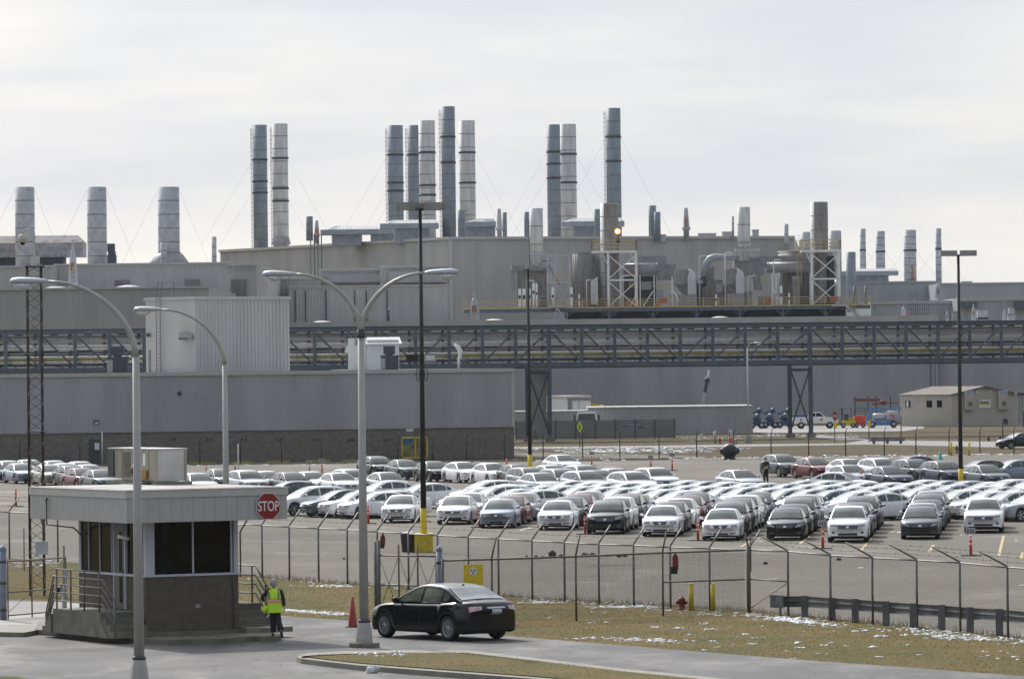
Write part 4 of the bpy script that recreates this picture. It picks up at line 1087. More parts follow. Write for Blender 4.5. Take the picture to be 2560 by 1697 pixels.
# --- C: back rows, placed by windscreen centre and roof height
aC = math.atan2(-math.cos(R(22)), math.sin(R(22)))
def place_roof(px, py, kind, col, ang, label, group, dz=0.0):
    H = SPEC[kind]['H']+.02
    yy = py+(px-CX)*PHI-912; s = yy/(HC-H-dz); Y = F/s
    X = W(px, py, Y).x
    # roof centre is about 0.25 m behind the car centre
    c = Vector((X, Y))-Vector((math.cos(ang), math.sin(ang)))*.35
    return place_car(kind, col, c.x, c.y, ang, label, group, z=dz)
gC = 'cars in the slanted back lines'
C = [
 (947, 1139.8, 'suv', 'black', 'black crossover by the tall street lamp, near the yellow dumpster'),
 (1014, 1148, 'sedan', 'teal', 'dark teal sedan between the black crossover and black sedan at the back'),
 (1087, 1152, 'sedan', 'black', 'black sedan seen just right of the black floodlight pole'),
 (1161, 1153.8, 'sedan', 'white', 'white sedan directly right of the black sedan in the back line'),
 (1233, 1157, 'sedan', 'white', 'second white sedan right of the black sedan in the back line'),
 (1300, 1160, 'sedan', 'dark_grey', 'dark grey sedan, mostly hidden behind the grey crossover at the back'),
 (1330, 1167.5, 'suv', 'grey', 'grey crossover below the yellow sleeve of the mid-distance pole'),
 (1356, 1180.8, 'sedan', 'silver', 'silver sedan in front of the grey crossover below the pole sleeve'),
 (1410, 1135.8, 'sedan', 'white', 'white sedan parked farthest back, nearest the wire fence'),
 (1383, 1162, 'sedan', 'pearl', 'pearl white sedan roof just below the farthest white sedan'),
 (1408, 1170.6, 'suv', 'grey', 'grey crossover right of the silver sedan in the back group'),
 (1465, 1161.4, 'suv', 'silver', 'silver crossover roof below the left orange sign post'),
 (1470, 1176, 'suv', 'silver', 'silver crossover at the front of the central back group'),
 (1505, 1174, 'suv', 'dark_grey', 'dark grey crossover wedged right of the front silver crossover'),
 (1543, 1170, 'sedan', 'pearl', 'pearl white roofed sedan behind the two white crossovers'),
 (1586, 1177.6, 'suv', 'white', 'white crossover, left one of the pair right of the central back group'),
 (1645, 1168, 'suv', 'pearl', 'pearl crossover alone at the right end of the central back group'),
 (1855, 1173.5, 'sedan', 'silver', 'silver sedan with an orange roof light beside the dark standing figure'),
 (1960, 1135, 'suv', 'slate', 'slate crossover left of the dark red sedan at the back'),
 (2040, 1143.5, 'sedan', 'dark_red', 'dark red sedan in the back line at right'),
 (2126, 1146.5, 'sedan', 'white', 'white sedan right of the dark red sedan, farther one'),
 (2207, 1144.7, 'suv', 'white', 'white crossover right of the farther white sedan at the back'),
 (2127, 1161.4, 'sedan', 'silver', 'silver sedan in front of the farther white sedan, right of the red one'),
 (2228, 1164.8, 'sedan', 'navy', 'navy sedan in front of the white crossover in the right back group'),
 (2291, 1147, 'suv', 'dark_grey', 'dark grey crossover left of the navy crossover'),
 (2366, 1151.4, 'suv', 'navy', 'navy crossover just left of the right floodlight pole'),
 (2470, 1161, 'sedan', 'slate', 'slate sedan just right of the right floodlight pole'),
 (497, 1181.8, 'sedan', 'silver', 'silver sedan right behind the guardhouse air conditioner'),
 (556, 1171, 'sedan', 'dark_grey', 'dark grey sedan behind the second street lamp pole'),
 (622, 1174.7, 'suv', 'silver', 'silver crossover above the guardhouse roof near the stop sign'),
 (668, 1177, 'sedan', 'white', 'white sedan roof just right of the silver crossover above the guardhouse'),
 (732, 1179.6, 'sedan', 'dark_grey', 'dark grey sedan behind the small orange cone post above the stop sign'),
 (782, 1178, 'sedan', 'white', 'white sedan half hidden right of the dark grey one above the stop sign'),
 (852, 1180.7, 'sedan', 'white', 'white sedan just left of the double street lamp, front visible'),
 (884, 1172, 'suv', 'silver', 'silver crossover half hidden behind the double street lamp'),
 (971, 1179.3, 'sedan', 'silver', 'silver sedan just right of the double street lamp'),
 (55, 1157.5, 'sedan', 'silver_blue', 'silver-blue sedan left of the lattice mast'),
 (125, 1160.7, 'sedan', 'beige', 'beige sedan seen through the lattice mast'),
 (182, 1163, 'sedan', 'dark_grey', 'dark grey sedan right of the lattice mast, behind the red sedan'),
 (208, 1169, 'sedan', 'dark_red', 'dark red sedan left of the rooftop air conditioner'),
 (254, 1173, 'sedan', 'teal', 'dark teal sedan partly hidden by the rooftop air conditioner'),
 (25, 1151, 'sedan', 'white', 'white sedan roof behind the silver-blue sedan at far left'),
 (75, 1148.5, 'sedan', 'white', 'white sedan roof above and right of the silver-blue sedan'),
 (139, 1151, 'sedan', 'white', 'white sedan roof behind the beige sedan, right of the mast'),
 (166, 1157.5, 'sedan', 'pearl', 'pearl white sedan roof behind the dark grey sedan near the mast'),
 (205, 1153, 'sedan', 'white', 'white sedan roof, farthest one behind the dark red sedan at left'),
 (226, 1160.7, 'sedan', 'pearl', 'pearl white sedan roof beside the air conditioner at left'),
 (-18, 1155, 'sedan', 'dark_grey', 'dark grey sedan cut by the left edge, beside the silver-blue sedan'),
]
for (px, py, kind, col, lab) in C:
    place_roof(px, py, kind, col, aC+random.uniform(-.03, .03), lab, gC)
# cars crossing
def head(deg): return R(deg)
c1 = place_roof(2119, 1178.8, 'lux', 'pearl', math.atan2(-.45, .89), 'long pearl sedan with an orange roof light, nose pointing right', 'moving cars in the lot')
place_roof(2266, 1140, 'sedan', 'black', math.atan2(-.35, -.93), 'black sedan roof peeking over the dark grey crossover', 'side-on cars at the right back')
place_roof(2440, 1150, 'sedan', 'black', math.atan2(-.35, -.93), 'black sedan roof peeking out right of the right floodlight pole', 'side-on cars at the right back')
place_roof(2522, 1149, 'sedan', 'silver_blue', math.atan2(-.42, -.9), 'silver-blue sedan side-on at the right edge, behind the slate sedan', 'side-on cars at the right back')
for (px, py) in ((1853, 1172), (2119, 1177.5)):
    Y = F*(HC-1.5)/(0) if False else None
# orange roof lights
for i, (px, py, Y) in enumerate(((1853, 1169, 334), (2153, 1177, 320))):
    p = W(px, py, Y); mb = MB(); mb.lathe((p.x, Y, p.z-.18), [(.10, 0), (.10, .05), (.07, .16), (.001, .18)], 10)
    single('beacon', mb, 'orange', ['orange beacon on the roof of the silver sedan by the standing figure', 'orange beacon on the roof of the long pearl sedan'][i], 'beacon', (p.x, Y, p.z-.18), 'orange roof beacons')
# --- B: packed slanted block
hB = Vector((-.9, -.44)).normalized(); aB = math.atan2(hB.y, hB.x); sB = Vector((-hB.y, hB.x)); 
if sB.y > 0: sB = -sB        # sideways step, towards the camera and right
nB = 0
expl = [(687, 1290, 'suv', 'white', 'white crossover side-on, just right of the stop sign'), (758, 1294, 'sedan', 'slate', 'slate sedan nose beside the white crossover right of the stop sign'),
        (803, 1295.5, 'lux', 'white', 'white sedan nose, first right of the slate nose near the stop sign'), (851, 1298, 'lux', 'white', 'white sedan nose just left of the double street lamp pole'),
        (882, 1295, 'lux', 'white', 'white sedan side-on just right of the double street lamp pole')]
expl += [(960, 1262, 'lux', 'white', 'white sedan side-on behind the leftmost front white sedan'), (1062, 1271, 'sedan', 'pearl', 'pearl sedan with a red tail lamp showing right of the black pole'),
         (720, 1266, 'sedan', 'dark_grey', 'dark grey sedan behind the white crossover next to the stop sign')]
gB = 'cars packed in the slanted middle block'
centres = []
for (px, py, kind, col, lab) in expl:
    p = G(px, py, 0); c = Vector((p.x, p.y))-(hB*2.2 if py > 1285 else hB*0)+Vector((0, 1.2 if kind != 'suv' else .6))
    place_car(kind, col, c.x, c.y, aB, lab, gB); centres.append(c)
def clear(c, mn=2.15):
    for q in rowsA:
        d = c-q
        # both footprints as capsules
        pa = [q+dA*k for k in (-1.6, 0, 1.6)]; pb = [c+hB*k for k in (-1.6, 0, 1.6)]
        if min((u-v).length for u in pa for v in pb) < mn: return False
    for q in centres:
        d = c-q
        if abs(d.dot(hB)) < 4.85 and abs(d.dot(sB)) < 2.0: return False
    return True
far0, far1 = (-12.0, 305.0), (33.0, 291.0)
base = Vector((-9.4, 302.0))
cand = []
for i in range(-14, 16):
    for j in range(-4, 34):
        c = base-hB*(5.15*i)+sB*(2.42*j)
        fl = far0[1]+(far1[1]-far0[1])*(c.x-far0[0])/(far1[0]-far0[0])
        if c.y > fl or c.y < 255: continue
        if c.x < -12.2 or c.x > 33.5: continue
        # left boundary follows the packed block edge
        qx, qy = proj((c.x, c.y, 0))
        if qx < 1175: continue
        # leave the lane in front of the block clear
        if c.x < 30 and c.y < 262 and c.x > 24: continue
        cand.append((i, j, c))
tones = ['white']*9+['pearl']*4+['silver', 'silver_blue', 'silver']
rn = random.Random(5); rows_of = {}
for (i, j, c) in cand:
    c = c+Vector((rn.uniform(-.1, .1), rn.uniform(-.15, .15)))
    if not clear(c): continue
    kind = rn.choice(['sedan', 'sedan', 'lux', 'lux', 'suv', 'sedan']) if i > -20 else 'sedan'
    if kind == 'suv' and rn.random() < .6: kind = 'sedan'
    rows_of.setdefault(i, []).append((j, c, kind, rn.choice(tones))); centres.append(c)
near = [(a, (997, 'leftmost front white sedan'), ) for a in []]
fronts = [(px, h) for (px, _, _, _, _), h in zip(colsA, ['leftmost front white sedan']+heads[1:])]
cnt = {}
tmp = []
for i in sorted(rows_of):
    for (j, c, kind, col) in rows_of[i]: tmp.append((c, kind, col))
# describe each by the front-line car it stands above and by how far up the block it is
bins = {}
for (c, kind, col) in tmp:
    px, py = proj((c.x, c.y, 1.4)); k = min(range(len(fronts)), key=lambda q: abs(fronts[q][0]+90-px))
    bins.setdefault(k, []).append((py, px, c, kind, col))
RK = ['farthest', 'second farthest', 'third farthest', 'fourth farthest', 'fifth farthest', 'sixth farthest', 'seventh farthest', 'eighth farthest', 'ninth farthest', 'tenth farthest', 'eleventh farthest', 'twelfth farthest', 'thirteenth farthest', 'fourteenth farthest', 'fifteenth farthest']
short = ['leftmost front car', 'second front car', 'silver-blue front sedan', 'front white sedan right of it', 'black front crossover', 'front sedan right of the black crossover', 'dark-grilled front sedan', 'black front sedan', 'left white front crossover', 'dark grey front sedan', 'right white front crossover']
short[3] = 'fourth front car'; short[5] = 'sixth front car'
for k, l in bins.items():
    l.sort(key=lambda q: (q[0]+q[1]*PHI))
    bycol = {}
    for (py, px, c, kind, col) in l:
        key = (TYPE[kind], col); n_ = bycol.get(key, 0); bycol[key] = n_+1
        lab = f"{CN[col]} {TYPE[kind]}, {RK[n_]} such in the slanted block above the {short[k]}"
        place_car(kind, col, c.x, c.y, aB+rn.uniform(-.02, .02), lab, gB); nB += 1
print('CARS', len(CARS), 'block', nB)
# --- the black sedan driving off in front
rootN = build_car('sedan', fine=True, spokes=15)
rootN.name = 'black_sedan'
for c in list(rootN.children):
    if 'painted' in c: c.material_slots[0].material = PAINT['black']
    if c.name.startswith('side_window'): c.data.materials[0] = mat('side_glass_near', (.05, .058, .046), .06, spec=.5, var=.6, scale=1.6, col2=(.15, .17, .13))
    if c.name.startswith('taillight'): c.data.materials[0] = M_['taillight_clear']
    if c.name.startswith(('windshield', 'rear_window')): c.data.materials[0] = mat('rear_glass_pale', (.16, .19, .19), .10, spec=.9, var=.25, scale=2)
LR = G(1123.7, 1601.5, PZ); LF = G(964.8, 1596.6, PZ)
ang = math.atan2(2.165, -1.737)
cc = Vector((LR.x, LR.y))+Vector((math.cos(ang), math.sin(ang)))*1.37-Vector((-math.sin(ang), math.cos(ang)))*(.79)
rootN.location = (cc.x+.02, cc.y, PZ+.004); rootN.rotation_euler = (0, 0, ang)
pr(rootN, label='black sedan with brake lamps driving away past the street lamp', category='car')
rootN['label'] = 'black four-door sedan seen from behind beside the double street lamp'
mb = MB(); mb.sphere((0, 0, 0), .03, 8, 6, (1.4, .8, 1)); o = part('roof_antenna', mb, 'black', rootN, off=(0, 0, 0)); o.location = (-.95, 0, 1.45)
mb = MB(); mb.tube([(.2, -.79, .985), (-.3, -.80, .995), (-1.1, -.80, 1.01), (-1.46, -.79, 1.03)], .010, 5); mb.tube([(.2, .79, .985), (-.3, .80, .995), (-1.1, .80, 1.01), (-1.46, .79, 1.03)], .010, 5)
part('window_trim', mb, 'chrome', rootN, off=(0, 0, 0))
# ================================================================ PLANT BUILDINGS
def U(mb, *a): return mb
# ---- low annexe in the left middle distance (tan brick base, ribbed siding, flat roof)
ZL, ZR = 446.0, 456.0
x_l = W(-40, 1000, ZL).x; x_r = W(1284, 1000, ZR).x
zt_l = 7.95; zs = 2.78
ang_l = math.atan2(ZR-ZL, x_r-x_l); ca, sa = math.cos(ang_l), math.sin(ang_l)
Lw = (x_r-x_l)/ca
root = thing('annexe_building', 'long low annexe with brick base and ribbed grey siding behind the left car park', 'building', (x_l, ZL, 0), rz=ang_l)
def lp(name, mb, m, par=root, label=None): return part(name, mb, m, par, off=(0, 0, 0), label=label)
mb = MB(); mb.box(0, Lw, 0, 90, 0, zs); lp('brick_base', mb, 'brick_tan')
mb = MB(); mb.ribs(0, Lw-.05, zs, zt_l-.25, -.10, .38, .05); mb.box(0, Lw-.02, 0-.04, 90, zs+.01, zt_l-.1); lp('wall', mb, 'siding_blue')
mb = MB(); mb.box(-.1, Lw+.1, -.25, .35, zt_l-.28, zt_l+.06); mb.box(Lw-.35, Lw+.1, .36, 90, zt_l-.28, zt_l+.06); mb.box(Lw-.22, Lw+.06, -.17, .05, zs, zt_l-.3); lp('roof_edge', mb, 'trim_light')
mb = MB(); mb.box(.1, Lw-.36, .36, 89, zt_l-.12, zt_l-.02); lp('roof', mb, 'roof_gravel')
def ann(px, py): # local coords on the wall face
    d = ray(px, py); o = Vector((0, 0, HC)); n_ = Vector((-sa, ca, 0)); t = (Vector((x_l, ZL, 0))-o).dot(n_)/d.dot(n_); p = o+d*t
    return (p.x-x_l)*ca+(p.y-ZL)*sa, p.z
for i, px in enumerate((432, 523, 610, 697, 789, 877, 966)):
    u, z = ann(px, 1099); mb = MB(); mb.box(u-.24, u-.06, -.06, .02, z-.12, z+.12); mb.box(u+.06, u+.24, -.06, .02, z-.12, z+.12); lp('wall_vent', mb, 'steel_dark')
u, z = ann(240, 1054); t_ = MB(); t_.box(u-.2, u+.2, -.45, -.16, z-.12, z+.16); lp('wall_lamp', t_, 'dark_grey'); t_ = MB(); t_.box(u-.14, u+.14, -.47, -.2, z-.16, z-.02); lp('lamp_glass', t_, 'lens')
u, z = ann(448, 983); t_ = MB(); t_.lathe((u, -.2, z), [(.001, -.03), (.2, -.03), (.2, .05), (.001, .05)], 12, axis='y'); lp('round_vent', t_, 'steel_dark')
u, z = ann(236, 1110); t_ = MB(); t_.box(u-.5, u+.45, -.05, .02, 0, 2.2); lp('door', t_, 'dark_grey'); t_ = MB(); t_.box(u+.02, u+.42, -.08, -.05, 1.3, 1.9); lp('notice', t_, 'sign_white')
u, z = ann(255, 1100); t_ = MB(); t_.tube([(u, -.1, 0), (u, -.1, 2.9)], .06, 8); lp('downpipe', t_, 'white_paint')
u, z = ann(1008+32, 1085); t_ = MB(); t_.box(u-.9, u-.25, -.05, .02, z+.25, z+.55); lp('notice', t_, 'sign_white')
# wheel stops / kerb paint along the annexe
for i, (a, b) in enumerate(((504, 565), (601, 652), (680, 737), (773, 832), (859, 899), (915, 985))):
    p, q = G(a, 1150, .0), G(b, 1150, .0); Y = ZL-3.5+(p.x-x_l)*math.tan(ang_l); mb = MB(); mb.box(p.x, q.x, Y, Y+.2, 0, .18)
    single('wheel_stop', mb, 'curb_yellow', 'yellow wheel stop along the foot of the annexe wall' , 'wheel stop', (p.x, Y, 0), 'yellow wheel stops')
# dumpster
x0, x1, z0, z1 = rect(1004, 1092, 1070, 1143, 450)
t = thing('dumpster', 'yellow-framed dumpster with blue corner panel against the annexe wall', 'dumpster', ((x0+x1)/2, 450, 0))
mb = MB(); mb.box(x0+.1, x1-.1, 450, 451.8, .25, z1-.12); part('bin', mb, mat('dump_dark', (.10, .10, .05), .7, var=.5, scale=1.2, col2=(.28, .26, .14)), t)
mb = MB()
for a in (x0, (x0+x1)/2, x1-.12): mb.box(a, a+.12, 449.9, 450.0, .1, z1)
mb.box(x0, x1, 449.9, 450.0, z1-.1, z1+.02); mb.box(x0, x1, 449.9, 450.0, .2, .34); part('frame', mb, 'paint_yellow', t)
mb = MB(); mb.poly([(x0+.15, 449.96, z1-.12), (x0+.15, 449.96, z1-.55), (x0+.55, 449.96, z1-.75), (x0+1.15, 449.96, z1-.12)]); part('panel', mb, 'blue_sign', t)
# picnic table near the wall
x0, x1, z0, z1 = rect(116, 1138, 180, 1153, 443)
t = thing('picnic_table', 'dark metal picnic table in front of the annexe behind the lattice mast', 'table', ((x0+x1)/2, 443, 0))
mb = MB(); mb.box(x0, x1, 443, 443.8, .70, .76); part('tabletop', mb, 'dark_grey', t)
for s_ in (-.5, 1.05):
    mb = MB(); mb.box(x0, x1, 443+s_, 443.28+s_, .42, .47); part('bench', mb, 'dark_grey', t)
for a in (x0+.3, x1-.3):
    mb = MB(); mb.bar((a, 442.5, 0), (a, 443.6, .7), .06); mb.bar((a, 444.2, 0), (a, 443.2, .7), .06); mb.bar((a, 442.5, .4), (a, 444.3, .4), .05); part('leg', mb, 'dark_grey', t)

# ---- tall pale shed standing on the annexe roof
Y = 486.0; rz0 = zt_l-.02
xa = W(355, 850, Y).x; xb = W(489, 850, Y).x; xc2 = W(716, 850, Y).x; zsh = W(490, 742, Y).z
t = thing('rooftop_shed', 'tall pale ribbed penthouse block with a wall ladder, on the annexe roof', 'shed', (xb, Y, rz0))
# two faces meeting at a corner nearest the viewer
A = Vector((xa, Y+5.2)); Bq = Vector((xb, Y)); Cq = Vector((xc2, Y+7)); D = A+Cq-Bq
mb = MB(); mb.prism([(Bq.x, Bq.y, rz0), (Cq.x, Cq.y, rz0), (D.x, D.y, rz0), (A.x, A.y, rz0)], (0, 0, zsh-rz0-.1)); part('wall', mb, 'siding_shed', t)
mb = MB()
d = (Cq-Bq).normalized(); n_ = Vector((d.y, -d.x)); l_ = (Cq-Bq).length; k = int(l_/.42)
for i in range(k):
    a = Bq+d*(l_*(i+.3)/k)+n_*.0; b = Bq+d*(l_*(i+.62)/k)
    mb.add([(a.x, a.y, rz0), (b.x, b.y, rz0), (b.x, b.y, zsh-.2), (a.x, a.y, zsh-.2)]+[(a.x+n_.x*.05, a.y+n_.y*.05, rz0), (b.x+n_.x*.05, b.y+n_.y*.05, rz0), (b.x+n_.x*.05, b.y+n_.y*.05, zsh-.2), (a.x+n_.x*.05, a.y+n_.y*.05, zsh-.2)], [(4, 5, 6, 7), (0, 4, 7, 3), (5, 1, 2, 6)])
part('cladding', mb, 'siding_shed', t)
mb = MB()
for P, Q in ((A, Bq), (Bq, Cq)):
    e_ = (Q-P).normalized(); nn = Vector((e_.y, -e_.x))*.12; c_ = (P+Q)/2
    mb.obox((c_.x+nn.x*.4, c_.y+nn.y*.4), (e_.x, e_.y), (-e_.y, e_.x), (Q-P).length/2+.08, .12, zsh-.24, zsh+.04)
part('roof_trim', mb, 'siding_shed', t)
def onleft(f, out=.0): p = A.lerp(Bq, f); e_ = (Bq-A).normalized(); return Vector((p.x+e_.y*out, p.y-e_.x*out))
mb = MB(); f = (395-355)/(489-355)
for s_ in (-.03, .055):
    p = onleft(f+s_, .35); mb.tube([(p.x, p.y, rz0), (p.x, p.y, zsh+1.0)], .035, 6)
z = rz0+.4
while z < zsh+.4:
    p, q = onleft(f-.03, .35), onleft(f+.055, .35); mb.bar((p.x, p.y, z), (q.x, q.y, z), .035); z += .35
part('ladder', mb, 'galv', t)
mb = MB()
for s_ in (-.03, .055, .3):
    p = onleft(f+s_, .1); mb.bar((p.x, p.y, zsh), (p.x, p.y, zsh+1.45), .06)
for h in (.75, 1.45):
    p, q = onleft(f-.03, .1), onleft(f+.3, .1); mb.bar((p.x, p.y, zsh+h), (q.x, q.y, zsh+h), .05)
part('roof_guardrail', mb, 'galv', t)
p = onleft((460-355)/134, 0); z = W(458, 842, Y+2).z
mb = MB(); mb.prism([(p.x-.55, p.y-.1, z+.4), (p.x+.75, p.y-.6, z+.4), (p.x+.75, p.y-1.4, z-.1), (p.x-.55, p.y-.9, z-.1)], (0, 0, .06)); mb.prism([(p.x-.55, p.y-.1, z+.4), (p.x-.55, p.y-.9, z-.1), (p.x-.55, p.y-.1, z-.35)], (.05, 0, 0)); mb.prism([(p.x+.75, p.y-.6, z+.4), (p.x+.75, p.y-1.4, z-.1), (p.x+.75, p.y-.6, z-.35)], (.05, 0, 0)); mb.box(p.x-.5, p.x+.7, p.y-.3, p.y, z-.3, z+.3)
part('vent_hood', mb, 'lamp_grey', t)
p = onleft((367-355)/134, .02); mb = MB(); mb.box(p.x-.18, p.x+.16, p.y-.05, p.y+.1, rz0, rz0+2.2); part('door', mb, 'lamp_grey', t)
p = onleft(.06, .1); mb = MB(); mb.box(p.x-.15, p.x+.15, p.y-.3, p.y, W(365, 838, Y+4).z-.15, W(365, 838, Y+4).z+.2); part('wall_lamp', mb, 'dark_grey', t)
# dark rooftop air handlers
def handler(px0, px1, ya, yb, Yq, label):
    x0, x1, z0, z1 = rect(px0, ya, px1, yb, Yq)
    t = thing('air_handler', label, 'air handler', ((x0+x1)/2, Yq, rz0), 'dark air handlers on the annexe roof')
    mb = MB(); mb.box(x0, x1, Yq, Yq+1.4, rz0, rz0+(z1-rz0)*.58); part('casing', mb, 'steel_dark', t)
    mb = MB(); mb.box(x0+.15*(x1-x0), x1-.2*(x1-x0), Yq+.1, Yq+1.2, rz0+(z1-rz0)*.66, z1); mb.box(x0+.28*(x1-x0), x1-.33*(x1-x0), Yq+.2, Yq+1.0, rz0+(z1-rz0)*.5, z1-.1); part('fan_box', mb, 'steel_dark', t)
    mb = MB(); mb.box(x0-.04, x1+.04, Yq-.04, Yq+1.44, rz0+(z1-rz0)*.58, rz0+(z1-rz0)*.62); part('lid', mb, 'steel_dark', t)
    mb = MB(); mb.box(x0-.03, x0+.25*(x1-x0), Yq-.03, Yq, rz0+.1, rz0+(z1-rz0)*.5); part('side_panel', mb, 'lamp_grey', t)
handler(269, 319, 866, 931, 474, 'dark air handler left of the tall pale rooftop block')
handler(952, 996, 865, 926, 472, 'dark air handler in front of the white rooftop cabin')
# white cabins
x0, x1, z0, z1 = rect(917, 845, 996, 926, 479)
t = thing('rooftop_cabin', 'white cabin with sloping grey roof on the annexe, behind the double lamp', 'cabin', ((x0+x1)/2, 479, rz0))
mb = MB(); mb.box(x0, x1, 479, 481.6, rz0, z1-.15); part('wall', mb, mat('cabin_white', (.62, .64, .64), .5, var=.06), t)
mb = MB(); mb.prism([(x0-.1, 478.5, z1-.6), (x1+.35, 478.5, z1-.6), (x1+.1, 480, z1+.02), (x0, 480, z1+.02)], (0, 0, .07)); part('roof', mb, 'lamp_housing', t)
x2, x3, _, z2 = rect(866, 843, 903, 926, 480)
t = thing('vent_cabinet', 'narrow white vent cabinet with side hood, left of the white rooftop cabin', 'cabinet', ((x2+x3)/2, 480, rz0))
mb = MB(); mb.box(x2+.15, x0-.05, 480, 482, rz0, z2-.1); part('casing', mb, mat('cabin_white', (.62, .64, .64)), t)
mb = MB(); mb.prism([(x2+.15, 480, z2-.6), (x2-.15, 480, z2-1.2), (x2-.12, 480, z2-1.4), (x2+.15, 480, z2-1.5)], (0, 1.6, 0)); part('side_hood', mb, mat('cabin_white', (.62, .64, .64)), t)
mb = MB(); mb.box(x2+.8, x2+1.5, 479.95, 480, z2-.75, z2-.15); part('louvre', mb, 'lamp_grey', t)
# gooseneck vent
p = W(1147, 926, 482); mb = MB(); pts = [(p.x, 482, rz0), (p.x+.02, 482, rz0+.9), (p.x+.12, 482, rz0+1.25), (p.x+.2, 482, rz0+1.6), (p.x-.02, 482, rz0+2.1), (p.x-.42, 482, rz0+2.35)]
mb.tube(pts, [.14, .15, .17, .24, .24, .12], 10); t = thing('gooseneck_vent', 'white curved gooseneck vent on the annexe roof', 'vent', (p.x, 482, rz0)); part('pipe', mb, mat('cabin_white', (.62, .64, .64)), t)
mb = MB(); mb.box(p.x+.25, p.x+1.0, 482, 482.8, rz0, rz0+.9); part('plinth', mb, 'steel_blue', t)
for i, px in enumerate((732, 742)):
    p = W(px, 900, 484); mb = MB()
    for k in range(3): mb.bar((p.x+k*.22, 484, rz0), (p.x+k*.22, 484, rz0+1.7), .05)
    mb.bar((p.x, 484, rz0+1.0), (p.x+.44, 484, rz0+1.0), .04)
    single('pipe_stand', mb, 'galv', ['pipe stand just right of the tall rooftop block', 'second pipe stand right of the tall rooftop block'][i], 'pipe stand', (p.x, 484, rz0), 'pipe stands')

# ---- long pipe bridge (blue-grey truss)
def TY(x): return 553+x*.25
def TXY(px, py):       # ray -> truss plane
    d = ray(px, py); t = (553)/(d.y-.25*d.x); return Vector((d.x*t, d.y*t, HC+d.z*t))
zt1, zt0 = 12.5, 8.3
n0 = TXY(1372, 860).x; n1 = TXY(2025, 860).x; pitch = (n1-n0)/8
t = thing('pipe_bridge', 'long blue-grey steel truss pipe bridge crossing the whole plant', 'bridge', (n0, TY(n0), 0))
i0, i1 = -18, 16
def tn(i, dx=0.0, dy=0.0): x = n0+pitch*i+dx; return x, TY(x)+dy
mbc = MB()
xa, ya = tn(i0); xb, yb = tn(i1)
def ch(mbx, z0, z1, dy, th=.3):
    mbx.prism([(xa, ya+dy, z0), (xb, yb+dy, z0), (xb, yb+dy+th, z0), (xa, ya+dy+th, z0)], (0, 0, z1-z0))
ch(mbc, zt1-.42, zt1, 0); part('top_chord', mbc, 'steel_blue', t)
mbc = MB(); ch(mbc, zt0-.25, zt0+.20, 0); part('bottom_chord', mbc, 'steel_blue', t)
mbc = MB(); ch(mbc, zt1-.40, zt1-.05, 2.6); part('top_chord', mbc, 'steel_blue', t)
mbc = MB(); ch(mbc, zt0-.2, zt0+.15, 2.6); part('bottom_chord', mbc, 'steel_blue', t)
mbc = MB(); ch(mbc, zt0-.42, zt0-.26, .1, 2.6); part('deck', mbc, 'steel_dark', t)
mbc = MB(); ch(mbc, zt1+.02, zt1+.10, -.1, 2.9); part('cover', mbc, 'steel_dark', t)
legs = (-8, 0, 8, 16)
for i in range(i0, i1+1):
    x, y = tn(i); w = .18 if i not in legs else .25
    mb = MB(); mb.box(x-w, x+w, y, y+.3, (0 if i in legs else zt0+.2), zt1-.42 if i not in legs else zt1+.06); part('leg' if i in legs else 'post', mb, 'steel_blue', t)
    xx, yy = tn(i, -.72, 2.6); mb = MB(); mb.box(xx-.16, xx+.16, yy, yy+.2, zt0, zt1-.4); part('rear_post', mb, 'steel_blue', t)
    if i < i1:
        # diagonal: "\" on the left half of a span, "/" on the right half
        half = ((i-legs[0]) % 8) < 4
        x2_, y2_ = tn(i+1); a, b = ((x, y, zt1-.45), (x2_, y2_, zt0+.2)) if half else ((x, y, zt0+.2), (x2_, y2_, zt1-.45))
        mb = MB(); mb.bar((a[0], a[1]+.15, a[2]), (b[0], b[1]+.15, b[2]), .17); part('diagonal', mb, 'steel_blue', t)
        xx2, yy2 = tn(i+1, -.72, 2.6)
        if i % 2: a, b = ((xx, yy, zt0+1.0), (xx2, yy2, zt0)); 
        else: a, b = ((xx, yy, zt0+2.2), (xx+1.6, yy+.4, zt0+.2))
        mb = MB(); mb.bar(a, b, .10); part('rear_brace', mb, 'steel_blue', t)
# support bents: second legs, X bracing, footings
for i in (0, 8):
    x, y = tn(i); xl = x-2.35; yl = TY(xl)-1.2
    mb = MB(); mb.box(xl-.25, xl+.2, yl, yl+.3, 0, zt0-.3); part('leg', mb, 'galv_dark' if False else 'steel_dark', t)
    mb = MB(); mb.bar((xl, yl+.15, zt0-.6), (x, y+.1, .7), .16); mb.bar((x, y+.12, zt0-.6), (xl, yl+.2, .7), .16); mb.bar((xl, yl+.15, zt0-.9), (x, y+.1, zt0-.9), .3); part('cross_brace', mb, 'steel_dark', t)
    for (fx_, fy_) in ((xl, yl), (x, y)):
        mb = MB(); mb.box(fx_-.5, fx_+.5, fy_-.2, fy_+.7, 0, .5); part('footing', mb, 'concrete', t)
x, y = tn(0); mb = MB(); mb.box(x-2.35, x-.3, y+.5, y+.6, 1.2, zt0-.5); part('screen_panel', mb, 'lamp_grey', t)
